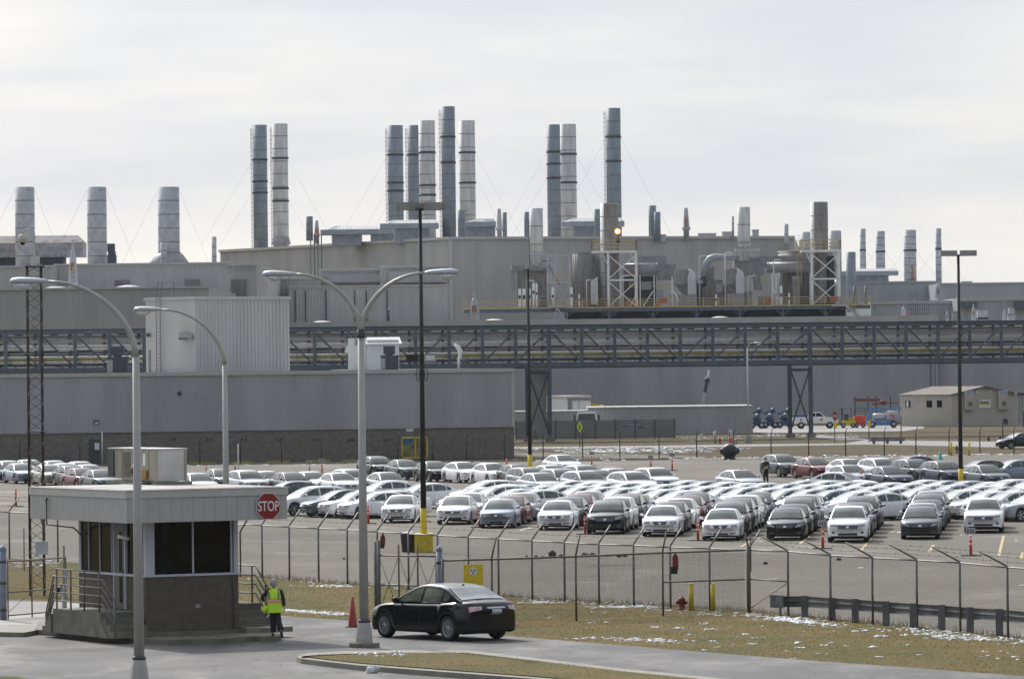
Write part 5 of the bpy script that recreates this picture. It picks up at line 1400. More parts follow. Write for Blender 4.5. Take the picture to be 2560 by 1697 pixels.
# pipes carried by the bridge
tB_ = t
def pipe(z, dy, r, m, label, seg=None):
    mb = MB(); pts = []
    for k in range(2):
        x = (xa, xb)[k]; pts.append((x, TY(x)+dy, z))
    mb.tube(pts, r, 10)
    single('pipe', mb, m, label, 'pipe', (xa, TY(xa)+dy, z), 'pipes on the pipe bridge')
pipe(11.35, 1.2, .20, 'pipe_white', 'upper pale pipe running through the truss bridge')
pipe(10.72, 1.0, .17, mat('pipe_bright', (.62, .62, .61), .35, metal=.3, var=.1), 'bright pipe just under the upper pale pipe in the truss')
pipe(9.62, .8, .10, 'white_paint', 'thin white pipe lying just above the yellow pipe')
pipe(9.38, .6, .15, 'pipe_yellow', 'yellow pipe running low through the truss bridge')
pipe(8.86, .9, .13, 'steel_dark', 'dark pipe along the floor of the truss bridge')
pipe(10.2, 2.2, .10, 'steel_dark', 'thin dark conduit at mid-height in the truss')
pipe(11.78, 1.9, .11, 'lamp_grey', 'grey pipe tucked under the top chord of the truss bridge')
pipe(10.45, 1.5, .07, 'pipe_white', 'thin pale pipe just below the bright pipe in the truss')
pipe(9.10, 1.3, .08, 'pipe_white', 'thin pale pipe just below the yellow pipe in the truss')
pipe(9.92, 1.9, .07, 'steel_blue', 'thin blue-grey conduit above the thin white pipe in the truss')
for i in range(i0, i1):
    x, y = tn(i, 2.2, 1.4); mb = MB(); mb.bar((x, y, zt0+.1), (x, y, 9.9), .07); mb.bar((x+.6, y, 10.9), (x+.6, y, 12.1), .06); mb.box(x-.5, x-.1, y, y+.3, 8.9, 9.25); mb.bar((x-1, y, 8.75), (x+.7, y, 8.75), .08); part('pipe_hanger', mb, 'steel_dark', t)
for i in range(i0, i1):
    x, y = tn(i, 1.1, 1.6)
    mb = MB(); mb.box(x-.28, x+.55, y, y+.5, 11.95, 12.5); part('hanger', mb, 'steel_dark', t)
    mb = MB(); mb.box(x-1.3, x-.95, y, y+.2, 9.65, 10.32); mb.box(x-1.3, x+.5, y, y+.2, 10.16, 10.33); part('pipe_rack', mb, 'steel_dark', t)

# ---- generic block helper
def block(name, label, px0, py0, px1, Y, depth, m, ztrim=.9, base=0.0, yL=None, rib=.42, trim='trim_light', gap=None):
    # frontal block: roofline seen at py0, from px0 to px1
    x0, x1, _, z1 = rect(px0, py0, px1, py0+100, Y)
    xm = (px0+px1)/2; z1 = W(xm, py0, Y).z
    t = thing(name, label, 'building', ((x0+x1)/2, Y, base))
    mb = MB(); mb.box(x0, x1, Y, Y+depth, base, z1-.1); part('wall', mb, m, t)
    mb = MB(); mb.ribs(x0, x1, base, z1-ztrim*.5, Y-.02, rib, .035); part('cladding', mb, m, t)
    mb = MB(); mb.box(x0-.05, x1+.05, Y-.22, Y+.2, z1-ztrim*.5, z1); part('parapet', mb, trim, t)
    return t, x0, x1, z1
# front hall F1 (behind the bridge)
tF, fx0, fx1, fz = block('assembly_hall', 'long front hall of ribbed siding right behind the pipe bridge', -60, 814, 2345, 690, 60, 'siding_blue', ztrim=1.9)
fz = W(1500, 797, 690).z
mb = MB(); mb.box(W(700, 800, 690).x, fx1, 689.6, 691, fz-1.0, fz); part('roof_band', mb, 'siding_light', tF)
mb = MB(); mb.box(W(700, 800, 690).x, fx1, 691, 749, fz-1.0, fz-.15); part('roof', mb, 'roof_gravel', tF)
for px in (1500, 1540, 1990, 2230, 2420):
    pass
for i, (px, yy) in enumerate(((2327, 938), (2338, 938))):
    x = W(px, yy, 689.5).x; mb = MB(); mb.tube([(x, 689.7, 0), (x, 689.7, 9.5)], .07 if i == 0 else .05, 6); part('downpipe', mb, 'steel_dark', tF)
tG, gx0_, gx1_, gz_ = block('right_hall', 'lower continuation of the hall wall at the right edge', 2346, 815, 2700, 692, 60, 'siding_blue')
# left tier 2
tL2, a_, b_, zz = block('tier_hall', 'darker ribbed hall front at left, between pipe bridge and tall rooftop block', -60, 718, 523, 600, 60, 'siding_mid', ztrim=.5)
mb = MB(); mb.lathe((W(108, 716, 600).x+1, 606, zz-.1), [(1.8, 0), (1.3, .2), (.5, .32), (.001, .33)], 16); part('skylight', mb, 'canopy_roof', tL2)
mb = MB(); mb.lathe((W(312, 716, 600).x, 606, zz-.1), [(2, 0), (1.5, .2), (.3, .4), (.001, .4)], 16); part('skylight', mb, 'canopy_roof', tL2)
# left tier 1
tL1, a1, b1, z1_ = block('left_hall', 'long left hall carrying the three wide white stacks', 136, 657, 642, 660, 90, 'siding_light', ztrim=.5)
tL0, a0, b0, z0_ = block('left_wing', 'slightly lower wing at the far left edge under the monitor shed', -60, 664, 137, 656, 90, 'siding_light', ztrim=.5)
def louvre(t, px0, py0, px1, py1, Y, m='duct_brown'):
    x0, x1, z0, z1 = rect(px0, py0, px1, py1, Y); mb = MB(); mb.box(x0, x1, Y-.12, Y-.02, z0, z1)
    z = z0+.1
    while z < z1-.1: mb.box(x0+.05, x1-.05, Y-.2, Y-.12, z, z+.08); z += .22
    part('louvre', mb, m, t)
for r_ in ((287, 700, 324, 716), (463, 698, 500, 716), (578, 698, 617, 740)): louvre(tL1, *r_, 659.9)
# main block with angled left side
Yc = 760.0; xc0 = W(1127, 593, Yc).x; zc = W(1127, 592, Yc).z
Yl = 828.0; xl0 = W(551, 625, Yl).x; xr0 = W(1985, 590, 778).x; Yr = 778.0
t = thing('main_hall', 'tallest hall of the plant, its corner facing the viewer, carrying the tall stacks', 'building', (xc0, Yc, 0)); tM = t
mb = MB(); mb.prism([(xl0, Yl, 0), (xc0, Yc, 0), (xr0, Yr, 0), (xr0+8, Yr+120, 0), (xl0+40, Yl+160, 0)], (0, 0, zc-.1)); part('wall', mb, 'siding_light', t)
def sloped_ribs(P, Q, z0, z1, pitch=.5, d_=.04, frac=.3):
    mb = MB(); P = Vector(P); Q = Vector(Q); e_ = (Q-P).normalized(); nn = Vector((e_.y, -e_.x))*d_; l_ = (Q-P).length; k = int(l_/pitch)
    for i in range(k):
        a = P+e_*(i*pitch); b = a+e_*(pitch*frac)
        mb.add([(a.x, a.y, z0), (b.x, b.y, z0), (b.x, b.y, z1), (a.x, a.y, z1)]+[(a.x+nn.x, a.y+nn.y, z0), (b.x+nn.x, b.y+nn.y, z0), (b.x+nn.x, b.y+nn.y, z1), (a.x+nn.x, a.y+nn.y, z1)], [(4, 5, 6, 7), (0, 4, 7, 3), (5, 1, 2, 6)])
    return mb
part('cladding', sloped_ribs((xc0, Yc), (xr0, Yr), 10, zc-.3), 'siding_mid', t)  # lighter left and duller front: the light difference is put into the siding colours
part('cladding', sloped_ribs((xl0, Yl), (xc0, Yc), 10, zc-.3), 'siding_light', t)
mb = MB()
for P, Q in (((xl0, Yl), (xc0, Yc)), ((xc0, Yc), (xr0, Yr))):
    P = Vector(P); Q = Vector(Q); e_ = (Q-P).normalized(); c_ = (P+Q)/2
    mb.obox((c_.x+e_.y*.1, c_.y-e_.x*.1), (e_.x, e_.y), (-e_.y, e_.x), (Q-P).length/2, .25, zc-.4, zc)
mb.box(xc0-.25, xc0+.15, Yc-.25, Yc+.1, 10, zc-.41)
part('parapet', mb, 'trim_light', t)
# stepped blocks in front of it
tb, *_ = block('step_block', 'low stepped block with recessed canopy below the main hall, left one', 797, 671, 957, 735, 20, 'siding_light', ztrim=.7)
x0, x1, z0, z1 = rect(814, 686, 955, 706, 734); mb = MB(); mb.box(x0, x1, 733.6, 734.8, z0, z1); part('recess', mb, 'siding_blue', tb)  # recess drawn as a darker proud panel; its shade is in the colour
tb2, *_ = block('step_block', 'low stepped block below the main hall corner, right and higher one', 950, 663, 1124, 732, 20, 'siding_light', ztrim=.7)
x0, x1, z0, z1 = rect(972, 678, 1116, 706, 731); mb = MB(); mb.box(x0, x1, 730.9, 731.8, z0, z1); part('recess', mb, 'siding_mid', tb2)  # another flat panel: darker siding gives the recess its shade
tb3, *_ = block('panel_hall', 'seamed panel wall behind the standing roof worker', 722, 713, 1120, 722, 8, 'siding_light', ztrim=.4)
for px in (738, 764, 815, 887, 916, 968): 
    x = W(px, 760, 721.8).x; mb = MB(); mb.box(x-.08, x+.08, 721.75, 721.85, 12, W(px, 726, 721.8).z); part('seam', mb, 'steel_dark', tb3)
tb4, *_ = block('louvre_hall', 'shadowed hall wall with dark louvre behind the double lamp heads', 642, 695, 800, 728, 20, 'siding_mid', ztrim=.4)
louvre(tb4, 646, 702, 700, 742, 727.9)
for i, (px0, px1) in enumerate(((705, 716), (868, 880), (901, 912))):
    x0, x1, z0, z1 = rect(px0, 637-i*3, px1, 640-i*3, 790)
x0, x1, z0, z1 = rect(560, 657, 640, 662, 655); mb = MB(); mb.box(x0, x1, 659, 659.5, z0, z1); part('cap', mb, 'trim_light', tL1)
# far right halls
block('far_hall', 'hazy far hall at the right under the distant stacks', 1990, 704, 2345, 900, 100, 'siding_far', ztrim=.6, trim='siding_far', rib=1.2)
block('far_hall', 'hazy far hall reaching the right edge of the view', 2344, 705, 2800, 880, 100, 'siding_far', ztrim=.6, trim='siding_far', rib=1.2)
tr, *_ = block('low_hall', 'pale lower hall right of the equipment deck', 2178, 752, 2395, 800, 60, 'siding_far', ztrim=1.0)
tr2, *_ = block('low_hall', 'pale lower hall with dark recesses at the right edge', 2394, 741, 2800, 790, 60, 'siding_far', ztrim=1.2)
x0, x1, z0, z1 = rect(2403, 755, 2441, 768, 789); mb = MB(); mb.box(x0, x1, 788.6, 789.8, z0, z1); part('recess', mb, 'steel_blue', tr2)
x0, x1, z0, z1 = rect(2535, 752, 2600, 773, 789); mb = MB(); mb.box(x0, x1, 788.6, 789.8, z0, z1); part('recess', mb, 'steel_blue', tr2)

# ================================================================ STACKS
def stack(px0, px1, ytop, ybase, Y, m, label, seams=None, guys=True, ladder=None, flare=False, octo=False, bands=(.27,), group='tall round stacks', name='stack', ybot=None, rust=False):
    xc = (W(px0, ytop, Y).x+W(px1, ytop, Y).x)/2; s = F/Y; r = (px1-px0)/2/s
    xm = (px0+px1)/2; zt_ = W(xm, ytop, Y).z; zb_ = W(xm, ybase, Y).z-1.0
    t = thing(name, label, 'stack', (xc, Y, zb_), group)
    H = zt_-zb_
    mb = MB(); mb.lathe((xc, Y, zb_), [(r, 0), (r, H), (r*.93, H), (r*.93, H-1.5)], 20); part('shell', mb, m, t)
    mb = MB(); n = seams or max(3, int(H/1.9))
    for k in range(1, n): mb.lathe((xc, Y, zb_+H*k/n), [(r*1.012, 0), (r*1.02, .05), (r*1.012, .10)], 20)
    part('seam_ring', mb, 'seam_dark', t)
    for f_ in bands:
        mb = MB(); z = zt_-H*f_; mb.lathe((xc, Y, z), [(r*1.02, 0), (r*1.09, .05), (r*1.09, .28), (r*1.02, .33)], 20); part('band', mb, 'steel_dark', t)
    if flare:
        mb = MB(); mb.lathe((xc, Y, zb_+.9), [(r*1.7 if flare is True else flare*r, 0), (r*1.7 if flare is True else flare*r, .1), (r*1.02, flare*1.0 if flare is not True else 1.0)], 20); part('skirt', mb, 'duct_grey', t)
    if ladder:
        mb = MB(); x = xc-r-.28
        for o_ in (0, .16): mb.box(x+o_-.03, x+o_+.03, Y-.1, Y-.04, zb_, zt_-.5)
        z = zb_+.4
        while z < zt_-.6: mb.box(x-.12, x+.25, Y-.12, Y+.1, z, z+.05); z += .7
        part('ladder', mb, 'galv', t)
    if guys:
        za = zt_-H*bands[0] if bands else zt_-.4
        for sg, (gx, gy) in ((-1, (-9, -3)), (1, (8, -4))):
            mb = MB(); mb.tube([(xc+sg*r, Y, za), (xc+sg*r+gx*H/22, Y+gy, zb_+1.0)], .012, 4, cap=False); part('guy_wire', mb, 'galv_dark', t)
    if rust:
        mb = MB(); mb.lathe((xc, Y, zb_+1.2), [(r*1.015, 0), (r*1.015, H*.25)], 20)
        keep = [f for f in mb.f if len(f) == 4][15:17]; mb.f = keep; mb.sm = [True]*len(keep); part('rust_patch', mb.clean(), 'rust', t)
    return xc, zb_, zt_, r, t
g3 = 'three wide white stacks on the left hall'
for i, (a, b, lab) in enumerate(((37, 86, 'leftmost wide white stack on the left hall'), (217, 266, 'middle one of the three wide white stacks'))):
    stack(a, b, 468, 657, 672, 'stack_pale', lab, seams=6, bands=(), group=g3)
xs_, zb_, zt_, r_, tS = stack(394, 448, 468, 657, 672, 'stack_pale', 'wide white stack rising from a ribbed cone', seams=6, bands=(), group=g3)
mb = MB(); mb.lathe((xs_, 672, z1_-.2), [(r_*1.95, 0), (r_*1.95, .2), (r_*1.3, 1.5), (r_*1.0, 1.75)], 20); part('cone', mb, 'duct_grey', tS)
mb = MB()
for k in range(20):
    a = 2*math.pi*k/20; mb.bar((xs_+r_*1.95*math.cos(a), 672+r_*1.95*math.sin(a), z1_), (xs_+r_*1.02*math.cos(a), 672+r_*1.02*math.sin(a), z1_+1.6), .06)
part('cone_ribs', mb, 'seam_dark', tS)
gt = 'tall round stacks on the main hall'
ST_ = [
 (631, 667, 313, 616, 838, 'stack_grey', 'dark stack of the left pair on the main hall', dict(ladder=True, bands=(.28, .45, .54))),
 (680, 719, 310, 610, 832, 'stack_white', 'pale stack of the left pair on the main hall', dict(ladder=True, bands=(.28, .52, .62), flare=1.25)),
 (968, 1007, 314, 590, 805, 'stack_grey', 'dark stack at the left of the central group of five', dict(ladder=True, bands=(.26, .50, .57))),
 (1018, 1052, 314, 590, 812, 'stack_grey', 'dark stack half hidden behind the pale one in the central group', dict(ladder=True, bands=(.26,))),
 (1046, 1087, 302, 590, 790, 'stack_white', 'pale stack standing behind the black pole top in the central group', dict(ladder=False, bands=(.27, .54, .62))),
 (1102, 1137, 267, 590, 775, 'stack_grey', 'tallest dark stack of the central group', dict(ladder=True, bands=(.23, .42))),
 (1147, 1187, 302, 590, 795, 'stack_white', 'pale panelled stack at the right of the central group', dict(bands=(.27, .52))),
 (1366, 1400, 312, 592, 800, 'stack_grey', 'dark stack touching a pale one right of the central group', dict(bands=(.24, .34, .46))),
 (1398, 1440, 311, 592, 806, 'stack_white', 'pale stack touching a dark one right of the central group', dict(bands=(.26, .50))),
 (1514, 1551, 271, 592, 790, 'stack_grey', 'tall dark stack above the glowing lamp', dict(ladder=True, bands=(.22, .40))),
]
for (a, b, yt, yb, Y, m, lab, kw) in ST_: stack(a, b, yt, yb, Y, m, lab, group=gt, **kw)
gs = 'distant stacks at the right'
for (a, b, yt, yb, Y, m, lab, kw) in [
 (2149, 2164, 572, 704, 935, 'stack_pale', 'slim pale stack, leftmost of the distant four', dict(bands=(.38,))),
 (2189, 2212, 578, 704, 935, 'stack_pale', 'pale stack, second of the distant four', dict(bands=(.38,))),
 (2259, 2290, 575, 704, 930, 'stack_pale', 'widest distant stack with a rust patch at its foot', dict(bands=(.37,), rust=True)),
 (2338, 2353, 571, 704, 925, 'stack_pale', 'slim pale stack just left of the right floodlight head', dict(bands=(.36,))),
]: stack(a, b, yt, yb, Y, m, lab, group=gs, seams=8, **kw)
# mid-height stacks and vents
def vent(px0, px1, yt, yb, Y, m, label, kind='pipe', seams=3):
    xc = (W(px0, yt, Y).x+W(px1, yt, Y).x)/2; s = F/Y; r = (px1-px0)/2/s; xm = (px0+px1)/2; zt_ = W(xm, yt, Y).z; zb_ = W(xm, yb, Y).z-.6; H = zt_-zb_
    t = thing('roof_vent', label, 'vent', (xc, Y, zb_), 'roof vents')
    if kind == 'pipe':
        mb = MB(); mb.lathe((xc, Y, zb_), [(r, 0), (r, H), (r*.9, H), (r*.9, H-.6)], 14); part('shell', mb, m, t)
        mb = MB()
        for k in range(1, seams): mb.lathe((xc, Y, zb_+H*k/seams), [(r*1.02, 0), (r*1.03, .1)], 14)
        part('seam_ring', mb, 'seam_dark', t)
    elif kind == 'cone':
        mb = MB(); mb.lathe((xc, Y, zb_), [(r*.8, 0), (r*.8, H*.32), (r*1.2, H*.34), (r*1.2, H*.40), (r*.95, H*.42), (r*.5, H*.97), (r*.5, H)], 14); part('shell', mb, m, t)
    return xc, zb_, zt_, r, t
vent(765, 782, 541, 592, 770, 'stack_grey', 'blue-grey vent pipe right of the left stack pair')
xv, zv, zv1, rv, tv = vent(785, 799, 551, 600, 770, 'stack_pale', 'rust-stained tapering vent beside the blue-grey vent pipe', 'cone'); mb = MB(); mb.box(xv-.3, xv+.25, 769.0, 769.3, zv+1.2, zv+2.4); part('rust_patch', mb, 'rust', tv)
mb = MB()
for k in range(4):
    x = W(769+k*9, 640, 757).x; mb.tube([(x, 757+12+k*.3, 14), (x, 757+12+k*.3, W(769, 585, 770).z)], .10, 6)
single('riser_pipes', mb, 'galv', 'bundle of thin riser pipes climbing the main hall wall', 'pipes', (W(782, 640, 770).x, 769, 14))
vent(1144, 1163, 525, 592, 765, 'stack_grey', 'blue-grey vent between the tallest stack and the round panelled one')
vent(1240, 1256, 522, 592, 764, 'stack_pale', 'tapering white vent right of the central group', 'cone')
vent(1256, 1267, 531, 592, 768, 'stack_grey', 'dark vent pipe tucked behind the tapering white vent')
vent(1310, 1323, 530, 592, 770, 'stack_grey', 'dark vent pipe left of the equipment deck stack')
vent(1485, 1500, 523, 592, 770, 'stack_grey', 'dark vent pipe left of the brown deck stack')
vent(1621, 1640, 514, 592, 772, 'stack_grey', 'dark hooked vent, taller of the pair right of the tall dark stack')
vent(1635, 1651, 530, 592, 770, 'stack_grey', 'dark vent, shorter of the pair right of the tall dark stack')
xv, zv, zv1, rv, tv = vent(1706, 1724, 520, 592, 772, 'stack_pale', 'tapering vent with an orange rust stain on the main hall roof', 'cone'); mb = MB(); mb.box(xv-.25, xv+.25, 771.1, 771.4, zv+2.2, zv+3.6); part('rust_patch', mb, 'rust', tv)
vent(1829, 1835, 541, 592, 774, 'stack_pale', 'thin white vent pipe left of the square deck stack')
vent(1960, 1971, 560, 630, 776, 'stack_pale', 'slim vent with side box near the right end of the main hall')
vent(2003, 2026, 580, 640, 900, 'stack_pale', 'short distant stack left of the right deck tower')
vent(2072, 2103, 577, 690, 880, 'stack_pale', 'short wide distant stack behind the right deck tower')
vent(2115, 2139, 630, 770, 742, 'stack_grey', 'blue-grey round duct rising right of the right deck tower', seams=2)
vent(529, 541, 592, 657, 700, 'stack_pale', 'slim white pipe at the right end of the left hall')
vent(401, 416, 606, 657, 664, 'stack_pale', 'slim white pipe in front of the ribbed cone')
for i, (a, b, yt, Y, lab) in enumerate(((1746, 1790, 583, 776, 'flat roof unit left of the thin white vent pipe'), (1806, 1830, 579, 776, 'grey roof unit touching the thin white vent pipe'), (1881, 1897, 574, 776, 'small square roof unit right of the square deck stack'), (1650, 1665, 586, 770, 'low roof unit beside the pair of dark vents'), (2404, 2430, 703, 905, 'low dome-like roof unit far right'))):
    x0, x1, z0, z1 = rect(a, yt, b, 595 if i < 4 else 707, Y); t = thing('roof_unit', lab, 'roof unit', ((x0+x1)/2, Y, z0-.4), 'roof units')
    mb = MB(); mb.box(x0, x1, Y, Y+2, z0-.5, z1-.1); part('casing', mb, 'stack_pale', t); mb = MB(); mb.box(x0-.08, x1+.08, Y-.08, Y+2.1, z1-.1, z1); part('lid', mb, 'trim_light', t)
# roof monitors (long gabled canopies)
def monitor(name, label, px0, px1, yr, ye, bodies, ybase, Y, roofm='canopy_roof', bodym='canopy_grey', slope=None):
    xa, xb = W(px0, ye, Y).x, W(px1, ye, Y).x; xm = (px0+px1)/2; zr_, ze = W(xm, yr, Y).z, W(xm, ye, Y).z; zb_ = W(xm, ybase, Y).z-.5
    t = thing(name, label, 'roof monitor', ((xa+xb)/2, Y, zb_), 'roof monitors')
    hip = 2.0; th = (zr_-ze); mb = MB(); d_ = 5.0
    vs = [(xa, Y, ze+.2), (xb, Y, ze+.2), (xb, Y+d_, ze+.2), (xa, Y+d_, ze+.2), (xa+hip, Y+d_/2, zr_), (xb-.4, Y+d_/2, zr_)]
    mb.add(vs, [(0, 1, 5, 4), (1, 2, 5), (2, 3, 4, 5), (3, 0, 4)])
    k = int((xb-xa)/.6)
    for i in range(k):
        u = (i+.5)/k; x = xa+hip*.5+(xb-xa-hip*.6)*u; mb.bar((x, Y-.02, ze+.25), (x+ (hip*.5 if u < .1 else 0), Y+d_/2, zr_+.03), .07)
    part('roof', mb, roofm, t)
    mb = MB(); mb.box(xa, xb, Y-.06, Y+d_+.05, ze-.55, ze+.22); part('fascia', mb, bodym, t)
    for (a, b) in bodies:
        x0, x1 = W(a, ye, Y).x, W(b, ye, Y).x; mb = MB(); mb.ribs(x0, x1, zb_, ze-.55, Y+.5, .5, .08); mb.box(x0, x1, Y+.52, Y+d_-.5, zb_, ze-.56); part('body', mb, bodym, t)
monitor('roof_monitor', 'long gabled roof monitor left of the central stacks', 801, 984, 564, 577, ((829, 903), (926, 984)), 606, 782)
monitor('roof_monitor', 'gabled roof monitor in front of the central stacks, crossed by the black pole', 950, 1096, 549, 562, ((986, 1073),), 600, 772)
monitor('roof_monitor', 'gabled roof monitor right of the tallest central stack', 1163, 1240, 546, 558, ((1164, 1238),), 592, 785)
monitor('roof_monitor', 'gabled roof monitor behind the brown deck stack', 1404, 1561, 544, 557, ((1434, 1488),), 592, 778)
monitor('roof_monitor', 'flat distant roof monitor right of the right deck tower', 2095, 2246, 671, 681, ((2100, 2222),), 704, 910)
# left shed monitor on the far-left wing
Y = 700; xa, xb = W(-40, 600, Y).x, W(207, 600, Y).x
t = thing('roof_monitor', 'weathered monitor shed with rusty sheet roof at the far left', 'roof monitor', (xa, Y, 22), 'roof monitors')
zr_, ze, zw, zb_ = W(90, 588, Y).z, W(90, 607, Y).z, W(90, 643, Y).z, W(90, 662, Y).z
mb = MB(); mb.add([(xa, Y, ze), (xb, Y, ze), (xb-.9, Y+3, zr_), (xa, Y+3, zr_), (xa, Y+6, ze), (xb, Y+6, ze)], [(0, 1, 2, 3), (3, 2, 5, 4), (1, 5, 2)]); part('roof', mb, 'rusty_roof', t)
mb = MB(); mb.ribs(xa, xb, zw, ze, Y-.02, .7, .05); mb.box(xa, xb, Y, Y+6, zw, ze-.02); part('wall', mb, mat('shed_sheet', (.36, .37, .40), .55, var=.3, scale=1.0, col2=(.22, .2, .19)), t)
mb = MB(); mb.box(xa, W(158, 650, Y).x, Y+.6, Y+5, zb_-.5, zw); part('base', mb, 'steel_dark', t)
x0, x1, z0, z1 = rect(268, 609, 289, 660, 690); t = thing('roof_fan', 'dark stacked fan housing beside the middle wide white stack', 'fan', ((x0+x1)/2, 690, z0)); mb = MB(); mb.box(x0, x1, 690, 692, z0-.4, z0+.45*(z1-z0)); mb.box(x0+.1, x1-.1, 690.1, 691.9, z0+.45*(z1-z0), z0+.62*(z1-z0)); part('casing', mb, 'steel_dark', t)
mb = MB(); mb.box(x0, x1-.2, 690, 692, z0+.62*(z1-z0), z1); part('cowl', mb, 'steel_dark', t)
# white rust-streaked vents in front of the left hall
def bigcone(px0, px1, yt, yb, Y, label, rustm=True):
    x0, x1, z0, z1 = rect(px0, yt, px1, yb, Y); t = thing('tapered_vent', label, 'vent', ((x0+x1)/2, Y, z0), 'white tapered vents'); H = z1-z0; w = (x1-x0)/2; xm = (x0+x1)/2
    mb = MB(); mb.lathe((xm, Y, z0), [(w, 0), (w*.95, H*.3), (w*.62, H*.72), (w*.55, H*.72), (w*.3, H*.78), (w*.28, H)], 6, smooth=False); part('shell', mb, 'stack_pale', t)
    if rustm:
        mb = MB(); mb.box(xm-w*.55, xm+w*.35, Y-w*.98, Y-w*.90, z0+H*.30, z0+H*.52); part('rust_patch', mb, 'rust', t)
bigcone(171, 194, 600, 719, 640, 'white tapering vent with rust stain in front of the left hall')
bigcone(1174, 1199, 730, 799, 688, 'white tapering vent at the left end of the equipment deck')
bigcone(2338, 2354, 700, 746, 785, 'white tapering vent above the right lower hall')
bigcone(2252, 2265, 762, 790, 700, 'white tapering vent beside the wire cage on the hall roof', False)
bigcone(2362, 2372, 775, 803, 700, 'small white vent with rust, left of the right floodlight pole')
bigcone(2427, 2440, 760, 800, 700, 'white vent with rust collar, right of the right floodlight pole')
bigcone(2505, 2516, 770, 801, 700, 'slim white vent near the right edge of the hall roof', False)
x0, x1, z0, z1 = rect(2520, 770, 2538, 803, 700); t = thing('roof_hopper', 'grey hopper with rusty collar near the right edge of the hall roof', 'hopper', ((x0+x1)/2, 700, z0)); mb = MB(); mb.box(x0, x1, 700, 701, z0, z0+.45*(z1-z0)); mb.box(x0+.1, x1-.1, 700, 701, z0+.55*(z1-z0), z1); part('casing', mb, 'stack_pale', t); mb = MB(); mb.box(x0-.1, x1+.1, 699.9, 701.1, z0+.45*(z1-z0), z0+.55*(z1-z0)); part('collar', mb, 'duct_brown', t)
x0, x1, z0, z1 = rect(2381, 778, 2394, 803, 702); mb = MB(); mb.box(x0, x1, 702, 703, z0, z1-.1); mb.box(x0-.15, x1+.1, 701.9, 703.1, z1-.1, z1); single('roof_duct', mb, 'duct_grey', 'squat grey duct left of the right floodlight pole', 'duct', ((x0+x1)/2, 702, z0))
x0, x1, z0, z1 = rect(2444, 775, 2470, 800, 702); t = thing('roof_tank', 'pale boxy tank with a dark grating right of the white vent', 'tank', ((x0+x1)/2, 702, z0)); mb = MB(); mb.box(x0, x1, 702, 703.5, z0+.4, z1); part('casing', mb, 'stack_pale', t); mb = MB(); mb.box(x0, x1, 701.9, 702, z0+.1, z0+.38); part('grating', mb, 'steel_dark', t)
x0, x1, z0, z1 = rect(2272, 760, 2322, 787, 702)
mb = MB()
for k in range(10): x = x0+(x1-x0)*k/9; mb.bar((x, 702, z0), (x, 702, z1), .07)
for z in (z0+.1, z0+.5*(z1-z0), z1): mb.bar((x0, 702, z), (x1, 702, z), .07)
single('wire_cage', mb, 'steel_blue', 'dark open steel cage on the hall roof at right', 'cage', ((x0+x1)/2, 702, z0))
x0, x1, z0, z1 = rect(2273, 729, 2293, 748, 802); mb = MB()
for k in range(4): x = x0+(x1-x0)*k/3; mb.bar((x, 802, z0), (x, 802, z1), .06)
mb.bar((x0, 802, z1), (x1, 802, z1), .06); mb.bar((x0, 802, (z0+z1)/2), (x1, 802, (z0+z1)/2), .06)
single('ladder_cage', mb, 'steel_blue', 'small ladder cage standing above the pale lower hall roof', 'cage', ((x0+x1)/2, 802, z0))
x0, x1, z0, z1 = rect(2256, 783, 2276, 789, 701); mb = MB(); mb.blob(((x0+x1)/2, 701, (z0+z1)/2), (x1-x0)/2, (1, .5, .28), seed=3); single('tarp', mb, 'pink', 'pink tarp lying on the hall roof by the wire cage', 'tarp', ((x0+x1)/2, 701, z0))
for i, px in enumerate((806, 1236, 1800)):
    p = W(px, 798, 700); mb = MB(); mb.lathe((p.x, 700, fz-.15), [(1.7, 0), (1.2, .25), (.5, .38), (.001, .39)], 14); single('skylight_dome', mb, mat('dome_cream', (.5, .48, .40)), ['low pale skylight dome left of the roof worker', 'low pale skylight dome below the left end of the equipment deck', 'low pale skylight dome below the middle of the equipment deck'][i], 'skylight', (p.x, 700, fz-.15), 'skylight domes')

# ================================================================ EQUIPMENT DECK
YD = 712.0
def XZ(px, py, Y=YD): p = W(px, py, Y); return p.x, p.z
xd0, zd = XZ(1160, 770); xd1, _ = XZ(2176, 770); zdk = XZ(1670, 766)[1]
t = thing('equipment_deck', 'raised steel equipment deck with yellow handrails above the front hall', 'platform', ((xd0+xd1)/2, YD, fz)); tD = t
mb = MB(); mb.box(xd0, xd1, YD, YD+16, zdk-.1, zdk); part('deck_plate', mb, 'rail_yellow' if False else 'duct_brown', t)
mb = MB(); mb.box(xd0, xd1, YD-.05, YD+.25, zdk-.62, zdk-.12); part('edge_beam', mb, 'steel_blue', t)
mb = MB(); mb.box(xd0, xd1, YD-.1, YD-.06, zdk-.1, zdk+.06); part('toe_board', mb, 'rail_yellow', t)
for px in (1414, 1523, 1633, 1741, 1850, 1957, 2064):
    x = XZ(px, 780)[0]; mb = MB(); mb.box(x-.14, x+.14, YD, YD+.3, fz-.3, zdk-.6)
    for sg in (-1, 1): mb.bar((x+sg*.9, YD+.1, zdk-.65), (x, YD+.1, fz+.35), .12)
    part('support', mb, 'steel_blue', t)
mb = MB(); mb.box(XZ(1420, 780)[0], XZ(2120, 780)[0], YD+5, YD+5.3, fz-.3, zdk-.15); part('gap_shade', mb, 'steel_dark', t)  # dark sheet stands in for the shade in the gap under the deck
